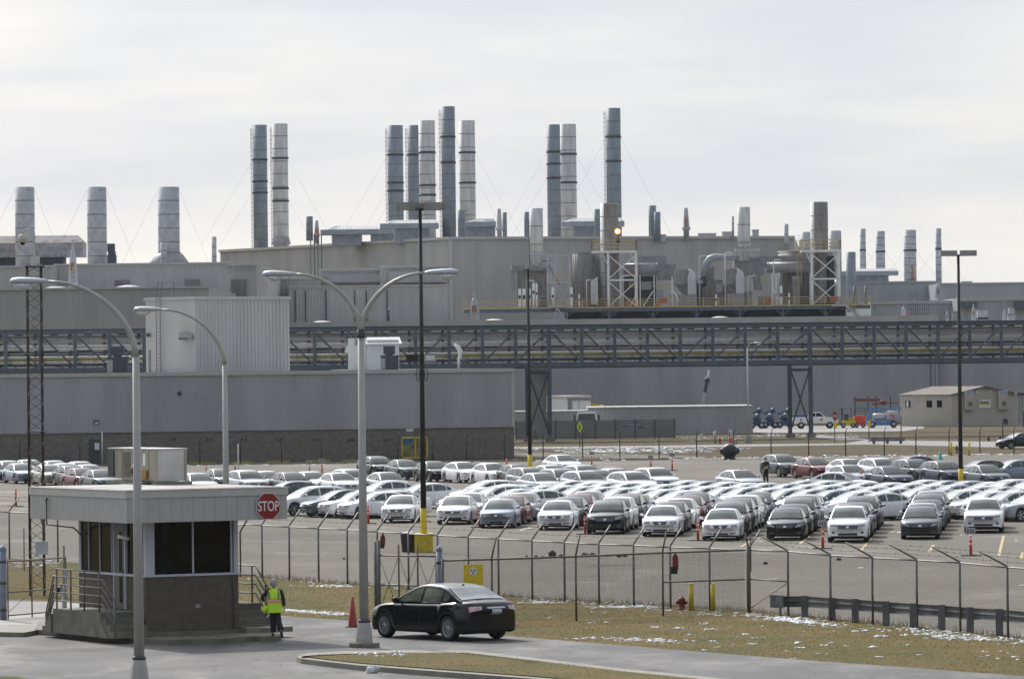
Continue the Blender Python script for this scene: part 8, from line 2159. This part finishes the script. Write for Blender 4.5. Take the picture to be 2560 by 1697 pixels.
hydrant(2388, 2396, 1116, 1140, 'red hydrant between two yellow bollards by the right floodlight pole', 0.0, Y=452)
# far stop sign
Y = 520; p = W(2087, 1110, Y); c = W(2087.5, 1040, Y); t = thing('stop_sign', 'distant red STOP sign with yellow plate below, in front of the pickup', 'sign', (p.x, Y, 0))
mb = MB(); r = .42; pts_ = [(c.x+r*.62*math.cos(R(22.5+45*k)), Y, c.z+r*1.15*math.sin(R(22.5+45*k))) for k in range(8)]; mb.prism(pts_, (0, .03, 0)); part('face', mb, 'stop_red', t)
o = add_text('STOP', .24, t, (0, 0, 0), 'sign_white', sc=(.62, 1.3, 1)); o.location = (c.x-p.x, -.03, c.z)
z0, z1 = W(2087, 1071, Y).z, W(2087, 1054, Y).z; mb = MB(); mb.box(c.x-.18, c.x+.18, Y, Y+.03, z0, z1); part('plate', mb, 'paint_yellow', t)
mb = MB(); mb.tube([(p.x, Y+.06, 0), (p.x, Y+.06, c.z)], .05, 6); part('pole', mb, 'galv_dark', t)
Y = 522; p = W(2173, 1110, Y); x0, x1, z0, z1 = rect(2169, 1051, 2176, 1066, Y); t = thing('yellow_marker', 'small yellow box sign on a dark pole left of the far guardrail', 'sign', (p.x, Y, 0)); mb = MB(); mb.box(x0, x1, Y, Y+.1, z0, z1); part('panel', mb, 'paint_yellow', t); mb = MB(); mb.tube([(p.x, Y+.15, 0), (p.x, Y+.15, z1)], .05, 6); part('pole', mb, 'black_pole', t)
p = W(2253, 1100, 530); mb = MB(); mb.tube([(p.x, 530, 0), (p.x, 530, W(2253, 1040, 530).z)], .06, 6); single('dark_post', mb, 'black_pole', 'dark bare post behind the right end of the far guardrail', 'post', (p.x, 530, 0))
p = W(2507, 1090, 535); t = thing('wind_sign', 'dark folded sign on a black post near the office right end', 'sign', (p.x, 535, 0)); mb = MB(); mb.tube([(p.x, 535, 0), (p.x, 535, W(2507, 1046, 535).z)], .06, 6); part('pole', mb, 'black_pole', t); mb = MB(); zz = W(2515, 1053, 535).z; mb.prism([(p.x+.1, 535, zz-.3), (p.x+.5, 535, zz-.3), (p.x+.62, 535, zz), (p.x+.4, 535, zz+.32), (p.x+.1, 535, zz+.32)], (0, .1, 0)); part('panel', mb, 'navy' if 'navy' in M_ else 'steel_dark', t)
# far guardrail
Y = 512; x0, x1, z0, z1 = rect(2175, 1092, 2262, 1112, Y); t = thing('guardrail', 'short distant guardrail on three posts beside the far lane', 'guardrail', ((x0+x1)/2, Y, 0))
mb = MB(); mb.box(x0, x1, Y, Y+.1, z1-.42, z1-.25); mb.box(x0, x1, Y-.03, Y+.1, z1-.22, z1-.05); part('beam', mb, 'rail_grey', t)
for x in (x0+.4, (x0+x1)/2, x1-.4): mb = MB(); mb.box(x-.14, x+.14, Y+.1, Y+.4, 0, z1); part('post', mb, 'rail_grey', t)
Y = 520; x0, x1, z0, z1 = rect(2468, 1088, 2506, 1101, Y); t = thing('concrete_bench', 'low pale concrete bench behind the dark car at the right edge', 'bench', ((x0+x1)/2, Y, 0)); mb = MB(); mb.box(x0, x1, Y, Y+.6, z1-.14, z1); part('seat', mb, 'concrete', t)
for x in (x0+.15, x1-.2): mb = MB(); mb.box(x-.1, x+.1, Y+.05, Y+.5, 0, z1-.14); part('leg', mb, 'dark_grey', t)
# dark car on the far lane
p = G(2530, 1124, 0); place_car('sedan', 'black', W(2548, 1110, 476).x, 476, math.atan2(-.42, -.9), 'black car driving on the far lane at the right edge', 'moving cars in the lot')
bpy.data.objects[-1] if False else None
# ---- tan office cabin
Yo = 640.0
xc_ = W(2380, 1040, Yo).x; xl_ = W(2250, 1040, Yo+6).x; xr_ = W(2545, 1040, Yo+3).x
ze = W(2250, 986, Yo+6).z; zr_ = W(2440, 966, Yo).z
t = thing('site_office', 'tan single-storey site office with shallow gable roof at the right', 'building', (xc_, Yo, 0)); office = t
A = Vector((xl_, Yo+6)); Bq = Vector((xc_, Yo)); Cq = Vector((xr_, Yo+3)); D = A+Cq-Bq
mb = MB(); mb.prism([(Bq.x, Bq.y, 0), (Cq.x, Cq.y, 0), (D.x, D.y, 0), (A.x, A.y, 0)], (0, 0, ze)); M2 = Bq.lerp(Cq, .5)
mb.prism([(Bq.x, Bq.y, ze), (Cq.x, Cq.y, ze), (M2.x, M2.y, zr_)], (0, .2, 0)); part('wall', mb, 'tan_wall', t)
mb = MB(); N2 = A.lerp(D, .5); e_ = .35
mb.add([(Bq.x-.2, Bq.y-e_, ze-.02), (M2.x, M2.y-e_, zr_+.05), (N2.x, N2.y, zr_+.05), (A.x-.3, A.y, ze-.02)], [(0, 1, 2, 3)]); mb.add([(M2.x, M2.y-e_, zr_+.05), (Cq.x+.2, Cq.y-e_, ze-.02), (D.x+.3, D.y, ze-.02), (N2.x, N2.y, zr_+.05)], [(0, 1, 2, 3)])
mb.add([(Bq.x-.2, Bq.y-e_, ze-.02), (M2.x, M2.y-e_, zr_+.05), (Cq.x+.2, Cq.y-e_, ze-.02), (Cq.x+.2, Cq.y-e_, ze-.2), (M2.x, M2.y-e_, zr_-.13), (Bq.x-.2, Bq.y-e_, ze-.2)], [(0, 5, 4, 1), (1, 4, 3, 2)]); part('roof', mb, 'tan_roof', t)
def faceL(px0, py0, px1, py1, out=.06):
    f0, f1 = (px0-2250)/130, (px1-2250)/130; P, Q = A.lerp(Bq, f0), A.lerp(Bq, f1); n_ = Vector((-.3, -.95))*out
    zz0, zz1 = W(2310, py1, Yo+3).z, W(2310, py0, Yo+3).z; m_ = MB(); m_.prism([(P.x+n_.x, P.y+n_.y, zz0), (Q.x+n_.x, Q.y+n_.y, zz0), (Q.x+n_.x, Q.y+n_.y, zz1), (P.x+n_.x, P.y+n_.y, zz1)], (0, .05, 0)); return m_
for r_ in ((2264, 1001, 2276, 1018), (2317, 1001, 2330, 1018), (2343, 1001, 2355, 1018)): part('window', faceL(*r_), 'window_dark', t)
mb = faceL(2267, 1002, 2272, 1017, .12); part('blind', mb, 'sign_white', t)
def faceR(px0, py0, px1, py1, out=.05, th=.05, zfix=None):
    f0, f1 = (px0-2380)/165, (px1-2380)/165; P, Q = Bq.lerp(Cq, f0), Bq.lerp(Cq, f1)
    zz0, zz1 = W(2460, py1, Yo+1.5).z, W(2460, py0, Yo+1.5).z; m_ = MB(); m_.prism([(P.x, P.y-out, zz0), (Q.x, Q.y-out, zz0), (Q.x, Q.y-out, zz1), (P.x, P.y-out, zz1)], (0, th, 0)); return m_
for (a, b, lab) in ((2411, 2435, 'left tall wall air conditioner on the site office gable'), (2495, 2519, 'right tall wall air conditioner on the site office gable')):
    P = Bq.lerp(Cq, (a-2380)/165); tt_ = thing('wall_air_conditioner', lab, 'air conditioner', (P.x, P.y-.6, 1.5), 'wall air conditioners on the site office')
    part('casing', faceR(a, 976, b, 1023, .62, .55), 'tan_wall', tt_); part('fan', faceR(a+8, 1002, a+20, 1016, .66, .03), 'duct_grey', tt_); part('fan_hub', faceR(a+11, 1006, a+17, 1012, .69, .02), 'dark_grey', tt_); part('badge', faceR(a+7, 978, a+20, 985, .66, .03), mat('badge_blue', (.25, .33, .62), .5, var=.1), tt_)
t = thing('office_sign', 'white sign with yellow and black lettering on the office gable', 'sign', (Bq.lerp(Cq, .5).x, Yo+1, 2.5)); part('panel', faceR(2448, 999, 2477, 1019, .08), 'sign_white', t); part('yellow_bar', faceR(2451, 1005, 2474, 1012, .12, .02), 'paint_yellow', t)
mb = MB()
for k in range(7): q_ = faceR(2450+k*3.3, 1003, 2452+k*3.3, 1008, .14, .01); mb.add(q_.v, q_.f)
part('lettering', mb, 'black', t)
for i, a in enumerate((2441, 2474)): part('wall_light', faceR(a, 976, a+5, 982, .10), 'sign_white', office)
# gatehouse frame at the right edge
Y = 630; x0, x1, z0, z1 = rect(2545, 980, 2600, 1062, Y); t = thing('shelter', 'grey open steel shelter at the right edge beside the office', 'shelter', (x0, Y, 0))
for x in (x0+.1, x0+.5, x1): mb = MB(); mb.box(x-.12, x+.12, Y, Y+.24, 0, z1-.4); part('post', mb, 'lamp_grey', t)
mb = MB(); mb.box(x0-.1, x1+.2, Y-.2, Y+3, z1-.4, z1); part('roof', mb, 'dark_grey', t); mb = MB(); mb.box(x0+.6, x1-.3, Y+1, Y+2.2, 0, 1.9); part('machine', mb, 'steel_blue', t)
# ---- pickup
def wheel_at(t, x, y, r, w=.22):
    mb = MB(); mb.lathe((x, y, r), [(.001, -w/2), (r*.6, -w/2), (r, -w/2*.9), (r, w/2*.9), (r*.6, w/2), (.001, w/2)], 18, axis='y'); o = part('wheel', mb, 'tyre', t)
    mb = MB(); mb.lathe((x, y, r), [(.001, -w/2-.01), (r*.55, -w/2-.01), (r*.55, -w/2+.02)], 14, axis='y'); part('rim', mb, 'rim_silver', o)
Y = 634.0; s = F/Y; x0, x1 = W(1979, 1060, Y).x, W(2096, 1060, Y).x; L_ = x1-x0
t = thing('pickup_truck', 'white pickup truck with red logos parked behind the bridge legs', 'pickup truck', ((x0+x1)/2, Y, 0))
k = L_/5.8
def X_(u): return x0+u*k
mb = MB(); mb.prism([(X_(0), Y, .62), (X_(0), Y, 1.42), (X_(2.2), Y, 1.45), (X_(4.1), Y, 1.42), (X_(5.5), Y, 1.28), (X_(5.8), Y, 1.1), (X_(5.8), Y, .62)], (0, 1.95, 0)); part('body', mb, 'white_paint', t)
mb = MB(); mb.prism([(X_(2.1), Y+.08, 1.43), (X_(2.25), Y+.08, 2.0), (X_(3.5), Y+.08, 2.02), (X_(4.25), Y+.08, 1.42)], (0, 1.78, 0)); part('cab', mb, 'white_paint', t)
for q in (((2.3, 1.5), (2.38, 1.92), (2.95, 1.93), (2.95, 1.5)), ((3.05, 1.5), (3.05, 1.93), (3.45, 1.93), (3.98, 1.5))):
    mb = MB(); mb.poly([(X_(a), Y+.06, b) for a, b in q][::-1]); part('window', mb, 'window_dark', t)
for (u, v, w_) in ((1.05, 1.0, .22), (3.55, .98, .3), (2.55, 1.1, .1)):
    mb = MB(); mb.box(X_(u), X_(u+w_), Y-.01, Y-.002, v, v+.22); part('door_logo', mb, 'red_mark', t)
mb = MB(); mb.box(X_(.1), X_(2.0), Y+.1, Y+1.8, 1.46, 1.75); part('cargo', mb, 'equip_blue', t)
for u in (1.2, 4.75): wheel_at(t, X_(u), Y+.08, .42*k); wheel_at(t, X_(u), Y+1.85, .42*k)
# ---- blue lifts
def lift(px0, px1, py0, py1, Y, label, seed):
    x0, x1, z0, z1 = rect(px0, py0, px1, py1, Y); rr = random.Random(seed); w = x1-x0; t = thing('boom_lift', label, 'lift', ((x0+x1)/2, Y, 0), 'blue boom lifts by the hall wall')
    mb = MB(); mb.box(x0+.1*w, x1-.1*w, Y, Y+1.8, .35, .85); mb.box(x0+.3*w, x1-.25*w, Y+.1, Y+1.6, .85, 1.45); part('chassis', mb, 'equip_blue', t)
    mb = MB(); mb.bar((x0+.2*w, Y+.6, 1.1), (x1-.2*w, Y+.6, z1-.35), .3); part('boom', mb, 'equip_blue', t)
    mb = MB(); mb.bar((x1-.25*w, Y+.4, z1-.3), (x0+.1*w, Y+.4, z1-.7), .26); mb.sphere((x1-.3*w, Y+.4, z1-.3), .34, 10, 6); part('upper_boom', mb, 'equip_blue', t)
    mb = MB(); mb.lathe((x0+.55*w, Y-.05, 1.45), [(.001, -.3), (.42, -.3), (.42, .3), (.001, .3)], 14, axis='x'); part('tank', mb, 'steel_blue', t)
    for u in (.2, .8): wheel_at(t, x0+u*w, Y-.02, .42); wheel_at(t, x0+u*w, Y+1.7, .42)
lift(1872, 1912, 1020, 1066, 640, 'blue boom lift half behind the end of the long wall', 1)
lift(1905, 1945, 1020, 1066, 641, 'blue boom lift in the middle of the three', 2)
lift(1940, 1985, 1020, 1066, 642, 'blue boom lift just left of the white pickup', 3)
# ---- yellow roller, orange machine
Y = 636; x0, x1, z0, z1 = rect(2098, 1020, 2138, 1064, Y); t = thing('forklift', 'small yellow and black forklift right of the pickup', 'forklift', ((x0+x1)/2, Y, 0)); w = x1-x0
mb = MB(); mb.box(x0+.2*w, x1, Y, Y+1.2, .35, .95); mb.box(x0+.6*w, x1-.05*w, Y+.1, Y+1.1, .95, 1.2); part('body', mb, 'paint_yellow', t)
mb = MB()
for a in (.15, .22, .75): mb.bar((x0+a*w, Y+.1, .2), (x0+a*w, Y+.1, z1), .09)
mb.box(x0+.1*w, x0+.8*w, Y, Y+1.1, z1-.08, z1); part('mast_and_roof', mb, 'black', t)
mb = MB(); mb.box(x0+.3*w, x0+.6*w, Y+.2, Y+1, .95, 1.7); part('seat', mb, 'dark_grey', t)
for u in (.25, .85): wheel_at(t, x0+u*w, Y, .3)
Y = 637; x0, x1, z0, z1 = rect(2136, 1020, 2163, 1064, Y); t = thing('orange_lift', 'orange scissor lift beside the yellow forklift', 'lift', ((x0+x1)/2, Y, 0))
mb = MB(); mb.box(x0, x1, Y, Y+1.2, .35, 1.5); part('body', mb, 'orange', t)
mb = MB()
for x in (x0, x1): mb.bar((x, Y, 1.5), (x, Y, z1), .07)
mb.bar((x0, Y, z1), (x1, Y, z1), .07); mb.bar((x0, Y, z1-.3), (x1, Y, z1-.3), .05); part('guardrail', mb, 'black', t)
for x in (x0+.25, x1-.25): wheel_at(t, x, Y-.02, .26)
# ---- blue/white tank trailer
Y = 633; x0, x1, z0, z1 = rect(2162, 1018, 2254, 1064, Y); w = x1-x0; t = thing('tank_machine', 'blue and white machine with a silver tank in front of the office', 'machine', ((x0+x1)/2, Y, 0))
mb = MB(); mb.box(x0+.05*w, x1-.2*w, Y, Y+1.6, .35, .85); mb.bar((x0+.05*w, Y+.3, .9), (x0+.18*w, Y+.3, z1-.1), .3); mb.bar((x0+.12*w, Y+.3, z1-.15), (x0+.55*w, Y+.3, z1-.2), .28); mb.bar((x0+.55*w, Y+.4, z1-.3), (x1, Y+.4, z1-.15), .22); part('frame', mb, mat('light_blue', (.07, .20, .42), .5, var=.2), t)
mb = MB(); mb.lathe((x0+.22*w, Y+.5, 1.35), [(.3, 0), (.45, .15), (.45, .32*w), (.3, .36*w)], 16, axis='x'); part('tank', mb, 'lamp_housing', t)
mb = MB(); mb.lathe((x0+.58*w, Y+.5, 1.5), [(.5, 0), (.72, .1), (.72, .30*w), (.5, .34*w)], 18, axis='x'); part('drum', mb, 'stack_pale', t)
mb = MB(); mb.box(x0+.68*w, x0+.72*w, Y-.26, Y-.24, 1.45, 1.75); mb.box(x0+.74*w, x0+.79*w, Y-.26, Y-.24, 1.3, 1.6); part('logo', mb, 'red_mark', t)
for u in (.2, .78): wheel_at(t, x0+u*w, Y-.05, .42)
# ---- red steel racks
Y = 655; p, q = W(2137, 999, Y), W(2210, 1003, Y); t = thing('red_steel_rack', 'rack of red steel beams held on dark posts above the parked machines', 'rack', (p.x, Y, 0))
mb = MB(); mb.bar(p, W(2200, 999, Y), .28); mb.bar(W(2137, 1002, Y), W(2195, 1002, Y), .1); part('beam', mb, 'rack_red', t)
mb = MB(); mb.bar(W(2180, 1010, Y), W(2218, 1007, Y), .3); mb.sphere(W(2208, 1006, Y), .35, 10, 6); mb.bar(W(2180, 1009, Y), W(2248, 1006, Y), .1); part('beam', mb, 'rack_red', t)
for px in (2137, 2169, 2190, 2226): mb = MB(); a = W(px, 990, Y); mb.bar((a.x, Y, 0), a, .12); part('post', mb, 'black', t)
# ---- orange delineator posts with small sign plates
def delin(px, y0, y1, label, plate=True, base=True, w=None):
    p = G(px, y1, 0); zt_ = W(px, y0, p.y).z
    t = thing('delineator', label, 'delineator', (p.x, p.y, 0), 'orange delineator posts')
    h = zt_; mb = MB(); mb.tube([(p.x, p.y, .04), (p.x, p.y, h*.9), (p.x, p.y, h)], [.068, .058, .03], 10); part('post', mb, 'orange', t)
    for f_ in (.55, .78): mb = MB(); mb.tube([(p.x, p.y, h*f_), (p.x, p.y, h*f_+.07)], .065, 10); part('reflective_band', mb, 'sign_white', t)
    mb = MB(); mb.box(p.x-.42, p.x+.42, p.y-.2, p.y+.2, 0, .05); part('base', mb, 'dark_grey', t)
    if plate:
        mb = MB(); mb.box(p.x-.20, p.x+.20, p.y-.02, p.y, h+.05, h+.32); part('number_plate', mb, 'lamp_housing', t)
        mb = MB(); mb.box(p.x-.14, p.x-.09, p.y-.03, p.y-.021, h+.09, h+.27); mb.box(p.x-.03, p.x+.02, p.y-.03, p.y-.021, h+.09, h+.27); mb.box(p.x+.08, p.x+.13, p.y-.03, p.y-.021, h+.09, h+.27); part('digits', mb, 'dark_grey', t)
for (x, a, b, lab, pl) in [
 (2057, 1318, 1371, 'orange post with plate left of the front white crossover', True), (2427, 1338, 1389, 'orange post with plate in front of the rightmost front crossover', True),
 (1463, 1290, 1335, 'orange post at the corner of the front black crossover', False), (1745, 1303, 1351, 'orange post left of the dark-grilled white sedan', False),
 (1198, 1273, 1318, 'orange post at the corner of the silver-blue front sedan', False), (921, 1263, 1308, 'orange post just right of the double street lamp pole', False),
 (1267, 1144, 1168, 'far orange post left of the mid-distance floodlight pole', False), (1479.5, 1138, 1164, 'far orange post with plate, first right of the mid-distance pole', True),
 (1627, 1148, 1168, 'far orange post, shorter of the two near the round tank', True), (1680.5, 1143, 1176, 'far orange post with plate and wide foot', True),
 (516, 1162, 1186, 'orange post left of the second street lamp', False), (588, 1158, 1176, 'orange post behind the dark grey sedan by the second street lamp', False),
 (774, 1162, 1182, 'short orange post with plate at the back left', True), (805, 1156, 1187, 'taller orange post with plate at the back left', True),
 (741, 1200, 1219, 'orange post in front of the dark grey sedan above the stop sign', True), (869, 1202, 1224, 'orange post left of the double street lamp, above the white noses', False),
 (40, 1221, 1265, 'orange post at the far left near the guardhouse roof', False), (1117, 1205, 1218, 'short orange post right of the black floodlight pole', False), (2360, 1184, 1201, 'orange post before the navy crossover', False)]:
    delin(x, a, b, lab, pl)
p = G(596, 1190, 0); mb = MB(); mb.tube([(p.x, p.y, 0), (p.x, p.y, W(596, 1109, p.y).z)], .045, 6); single('white_pole', mb, 'sign_white', 'thin white pole standing beside the second street lamp pole', 'pole', (p.x, p.y, 0))

# ================================================================ SCATTER: grass blades, snow patches
rs = random.Random(11)
def pz_at(px, py, z=PZ): return G(px, py, z)
mb = MB()
def blade(x, y, z, h, a, w):
    c, s_ = math.cos(a)*w, math.sin(a)*w; lx, ly = rs.uniform(-1.4, 1.4)*h, rs.uniform(-1.2, .3)*h
    mb.add([(x-c, y-s_, z), (x+c, y+s_, z), (x+lx, y+ly, z+h)], [(0, 1, 2)])
up_r = lambda x: upw_y(x)
def upw_y(x):
    for a, b in zip(upw, upw[1:]):
        if a.x <= x <= b.x: return a.y+(b.y-a.y)*(x-a.x)/(b.x-a.x)
    return 150
def nz(x, y): return math.sin(x*1.3+2*math.sin(y*.7))+math.sin(y*1.9+x*.6)+.6*math.sin(x*4.1-y*3.3)
cnt_ = 0
while cnt_ < 42000:
    x = rs.uniform(-17, 16.5); y0, y1 = upw_y(x), crest_y(x)+1.0
    if y1 < y0: continue
    y = rs.uniform(y0+.05, y1)
    if abs(x) > y*.105+1: continue
    if rs.random() < .35 and nz(x, y) < 0: continue
    blade(x, y, PZ, rs.uniform(.012, .034), rs.uniform(0, 3.14), .013); cnt_ += 1
for k in range(9000):
    x = rs.uniform(-6, 12); px_, py_ = 0, 0
    y = rs.uniform(105, 135); px_, py_ = proj((x, y, PZ+.15))
    # inside island outline test
    ins_ = False; n = len(ins)
    for i in range(n):
        (xa_, ya_), (xb_, yb_) = ins[i], ins[(i+1) % n]
        if (ya_ > py_) != (yb_ > py_) and px_ < (xb_-xa_)*(py_-ya_)/(yb_-ya_)+xa_: ins_ = not ins_
    if ins_: blade(x, y, PZ+.15, rs.uniform(.02, .045), rs.uniform(0, 3.14), .012)
gm = mat('grass_blades', (.185, .125, .048), .95, spec=.1, var=.3, scale=.5, col2=(.10, .105, .032), thr=(.42, .6))
nt = gm.node_tree; b_ = nt.nodes['Principled BSDF']; tr = nd(nt, 'ShaderNodeBsdfTranslucent'); mxs = nd(nt, 'ShaderNodeMixShader'); mxs.inputs[0].default_value = .55
src = b_.inputs['Base Color'].links[0].from_socket; nt.links.new(src, tr.inputs[0]); nt.links.new(b_.outputs[0], mxs.inputs[1]); nt.links.new(tr.outputs[0], mxs.inputs[2]); nt.links.new(mxs.outputs[0], nt.nodes['Material Output'].inputs[0])
gobj = struct('grass', mb, mat('grass_blades', (.185, .125, .048), .95, spec=.1, var=.3, scale=.5, col2=(.10, .105, .032), thr=(.42, .6)), kind='stuff')
# dead weeds along the crest
mb = MB()
for i in range(2600):
    x = rs.uniform(-16, 16.5); y = crest_y(x)+rs.uniform(.2, 1.1); h = rs.uniform(.05, .22)
    mb.add([(x-.006, y, PZ), (x+.006, y, PZ), (x+rs.uniform(-.06, .06), y, PZ+h)], [(0, 1, 2)])
struct('weeds', mb, mat('weeds_pale', (.30, .25, .17), .95, spec=.1, var=.4, scale=5), kind='stuff')
mb = MB()
def snowblob(px, py, r, z=PZ, flat=.35, stretch=1.5):
    p = G(px, py, z); k = 1 if r < .06 else 3
    for q in range(k):
        r2 = r*(.9 if k == 1 else rs.uniform(.22, .48))
        mb.blob((p.x+(rs.uniform(-1, 1)*r*.9 if k > 1 else 0), p.y+(rs.uniform(-1, 1)*r if k > 1 else 0), z+r2*flat*.4), r2, (rs.uniform(.9, stretch), 1.1, flat*1.25), seed=rs.randint(0, 9999), n=7, m=5, amp=.5)
manual = [(1705, 1571, .18), (1716, 1586, .10), (1755, 1560, .16), (1770, 1573, .14), (1790, 1573, .10), (1635, 1568, .14), (1458, 1596, .14), (1463, 1570, .06), (1520, 1556, .12), (1480, 1556, .10), (1380, 1542, .07), (1483, 1529, .07), (1509, 1530, .08), (1370, 1544, .06),
 (1870, 1585, .14), (1884, 1594, .12), (1908, 1594, .10), (1888, 1610, .17), (1985, 1608, .17), (2006, 1619, .14), (2065, 1613, .13), (2078, 1606, .09), (2111, 1614, .06), (2190, 1618, .19), (2198, 1641, .12), (2151, 1578, .18), (2202, 1591, .2), (2257, 1588, .12), (2322, 1595, .13), (2270, 1612, .08),
 (2470, 1629, .12), (2459, 1640, .12), (2493, 1646, .07), (1797, 1617, .10), (1790, 1617, .06), (2043, 1633, .08), (1983, 1646, .08), (2300, 1636, .07), (2540, 1642, .1), (2420, 1600, .1)]
for x, y, r in manual: snowblob(x, y, r)
for i in range(90):   # glittering melt line above the lane
    x = rs.gauss(1610, 70); snowblob(x, 1599+ (x-1610)*.03+rs.gauss(0, 2.2), rs.uniform(.03, .10))
def along(x, k): # snow line hugging the crest
    for (xa_, ya_), (xb_, yb_) in zip(fpx+fpx2[1:], (fpx+fpx2[1:])[1:]):
        if xa_ <= x <= xb_: return ya_+(yb_-ya_)*(x-xa_)/(xb_-xa_)+k
    return 1500+k
for i in range(420):
    x = rs.choice([rs.uniform(620, 1000), rs.uniform(1300, 1600), rs.uniform(1600, 1880), rs.uniform(1860, 2100), rs.uniform(2250, 2560), rs.uniform(1880, 2560)])
    snowblob(x, along(x, rs.gauss(7 if x > 1650 else -1, 4.5)), rs.uniform(.025, .10))
for i in range(150): x = rs.gauss(1990, 45); snowblob(x, 1552+(x-1990)*.11+rs.gauss(0, 2.6), rs.uniform(.04, .13))
for i in range(110): x = rs.gauss(2390, 60); snowblob(x, 1592+(x-2390)*.07+rs.gauss(0, 3), rs.uniform(.04, .11))
for i in range(80): x = rs.gauss(1560, 40); snowblob(x, 1517+rs.gauss(0, 1.4), rs.uniform(.04, .12))
for i in range(40): x = rs.gauss(1350, 25); snowblob(x, 1506+rs.gauss(0, 1.2), rs.uniform(.04, .1))
for i in range(150): x = rs.uniform(700, 865); snowblob(x, 1523+(x-700)*.075+rs.gauss(0, 1.5), rs.uniform(.05, .14), flat=.2)
for i in range(60): x = rs.gauss(840, 30); snowblob(x, 1465+rs.gauss(0, 1.5), rs.uniform(.04, .10))
for i in range(24): snowblob(rs.uniform(880, 1010), rs.uniform(1628, 1640), rs.uniform(.02, .06), PZ+.155)
for i in range(40): snowblob(rs.uniform(1200, 2400), 1640+rs.uniform(0, 50), rs.uniform(.015, .035), PZ+.155) if False else None
for i in range(60): x = rs.uniform(20, 165); snowblob(x, 1405+rs.gauss(0, 6), rs.uniform(.05, .16))
for i in range(26): snowblob(rs.uniform(1620, 2560), rs.uniform(1560, 1650), rs.uniform(.02, .05))
struct('snow', mb, 'snow', kind='stuff')
mb = MB()
for (x, y, r) in [(770, 1346, .22), (782, 1347, .15), (875, 1312, .0), (2143, 1418, .24), (2150, 1419, .18), (2556, 1463, .25), (1932, 1445, .2), (2440, 1345, .2), (2420, 1337, .25), (1905, 1352, .4), (1895, 1346, .3), (2535, 1352, .25), (2548, 1347, .2), (2250, 1331, .4), (1320, 1322, .5), (1305, 1325, .3), (1612, 1340, .3)]:
    if r: snowblob(x, y, r, 0, .12, 1.3)
for i in range(230): x = rs.uniform(1290, 2560); snowblob(x, 1152+(x-1290)*-.0125+rs.gauss(0, 1.2), rs.uniform(.12, .4), 0, .3, 1.5)
for i in range(260): x = rs.gauss(1560, 110); snowblob(x, 1127+rs.gauss(0, 3.6), rs.uniform(.12, .45), 0, .25, 1.7)
for i in range(150): x = rs.uniform(1290, 1880); snowblob(x, 1121+rs.gauss(0, 2), rs.uniform(.1, .35), 0, .25, 1.7)
for i in range(60): x = rs.uniform(1700, 1870); snowblob(x, 1095+rs.gauss(0, 5), rs.uniform(.1, .3), 0, .25, 1.7)
for i in range(120): x = rs.uniform(1890, 2180); snowblob(x, 1087+(x-1890)*.02+rs.gauss(0, 3), rs.uniform(.1, .35), 0, .25, 1.7)
for i in range(60): x = rs.uniform(450, 1240); snowblob(x, 1164-(x-450)*.012+rs.gauss(0, 1.0), rs.uniform(.1, .35), 0, .2, 1.9)
struct('far_snow', mb, 'snow', kind='stuff')
# ================================================================ AIR
HAZE = 1
if HAZE:
    mb = MB(); mb.box(-900, 900, -60, 1200, -1.2, 52)
    me = mb.mesh('haze'); hz = bpy.data.objects.new('haze', me); COL.objects.link(hz); hz['kind'] = 'stuff'
    m = bpy.data.materials.new('haze'); m.use_nodes = True; nt = m.node_tree; nt.nodes.clear()
    ou = nt.nodes.new('ShaderNodeOutputMaterial'); pv = nt.nodes.new('ShaderNodeVolumePrincipled')
    pv.inputs['Color'].default_value = (.90, .93, 1.0, 1); pv.inputs['Density'].default_value = .00004; pv.inputs['Anisotropy'].default_value = .0
    nt.links.new(pv.outputs[0], ou.inputs['Volume']); me.materials.append(m)
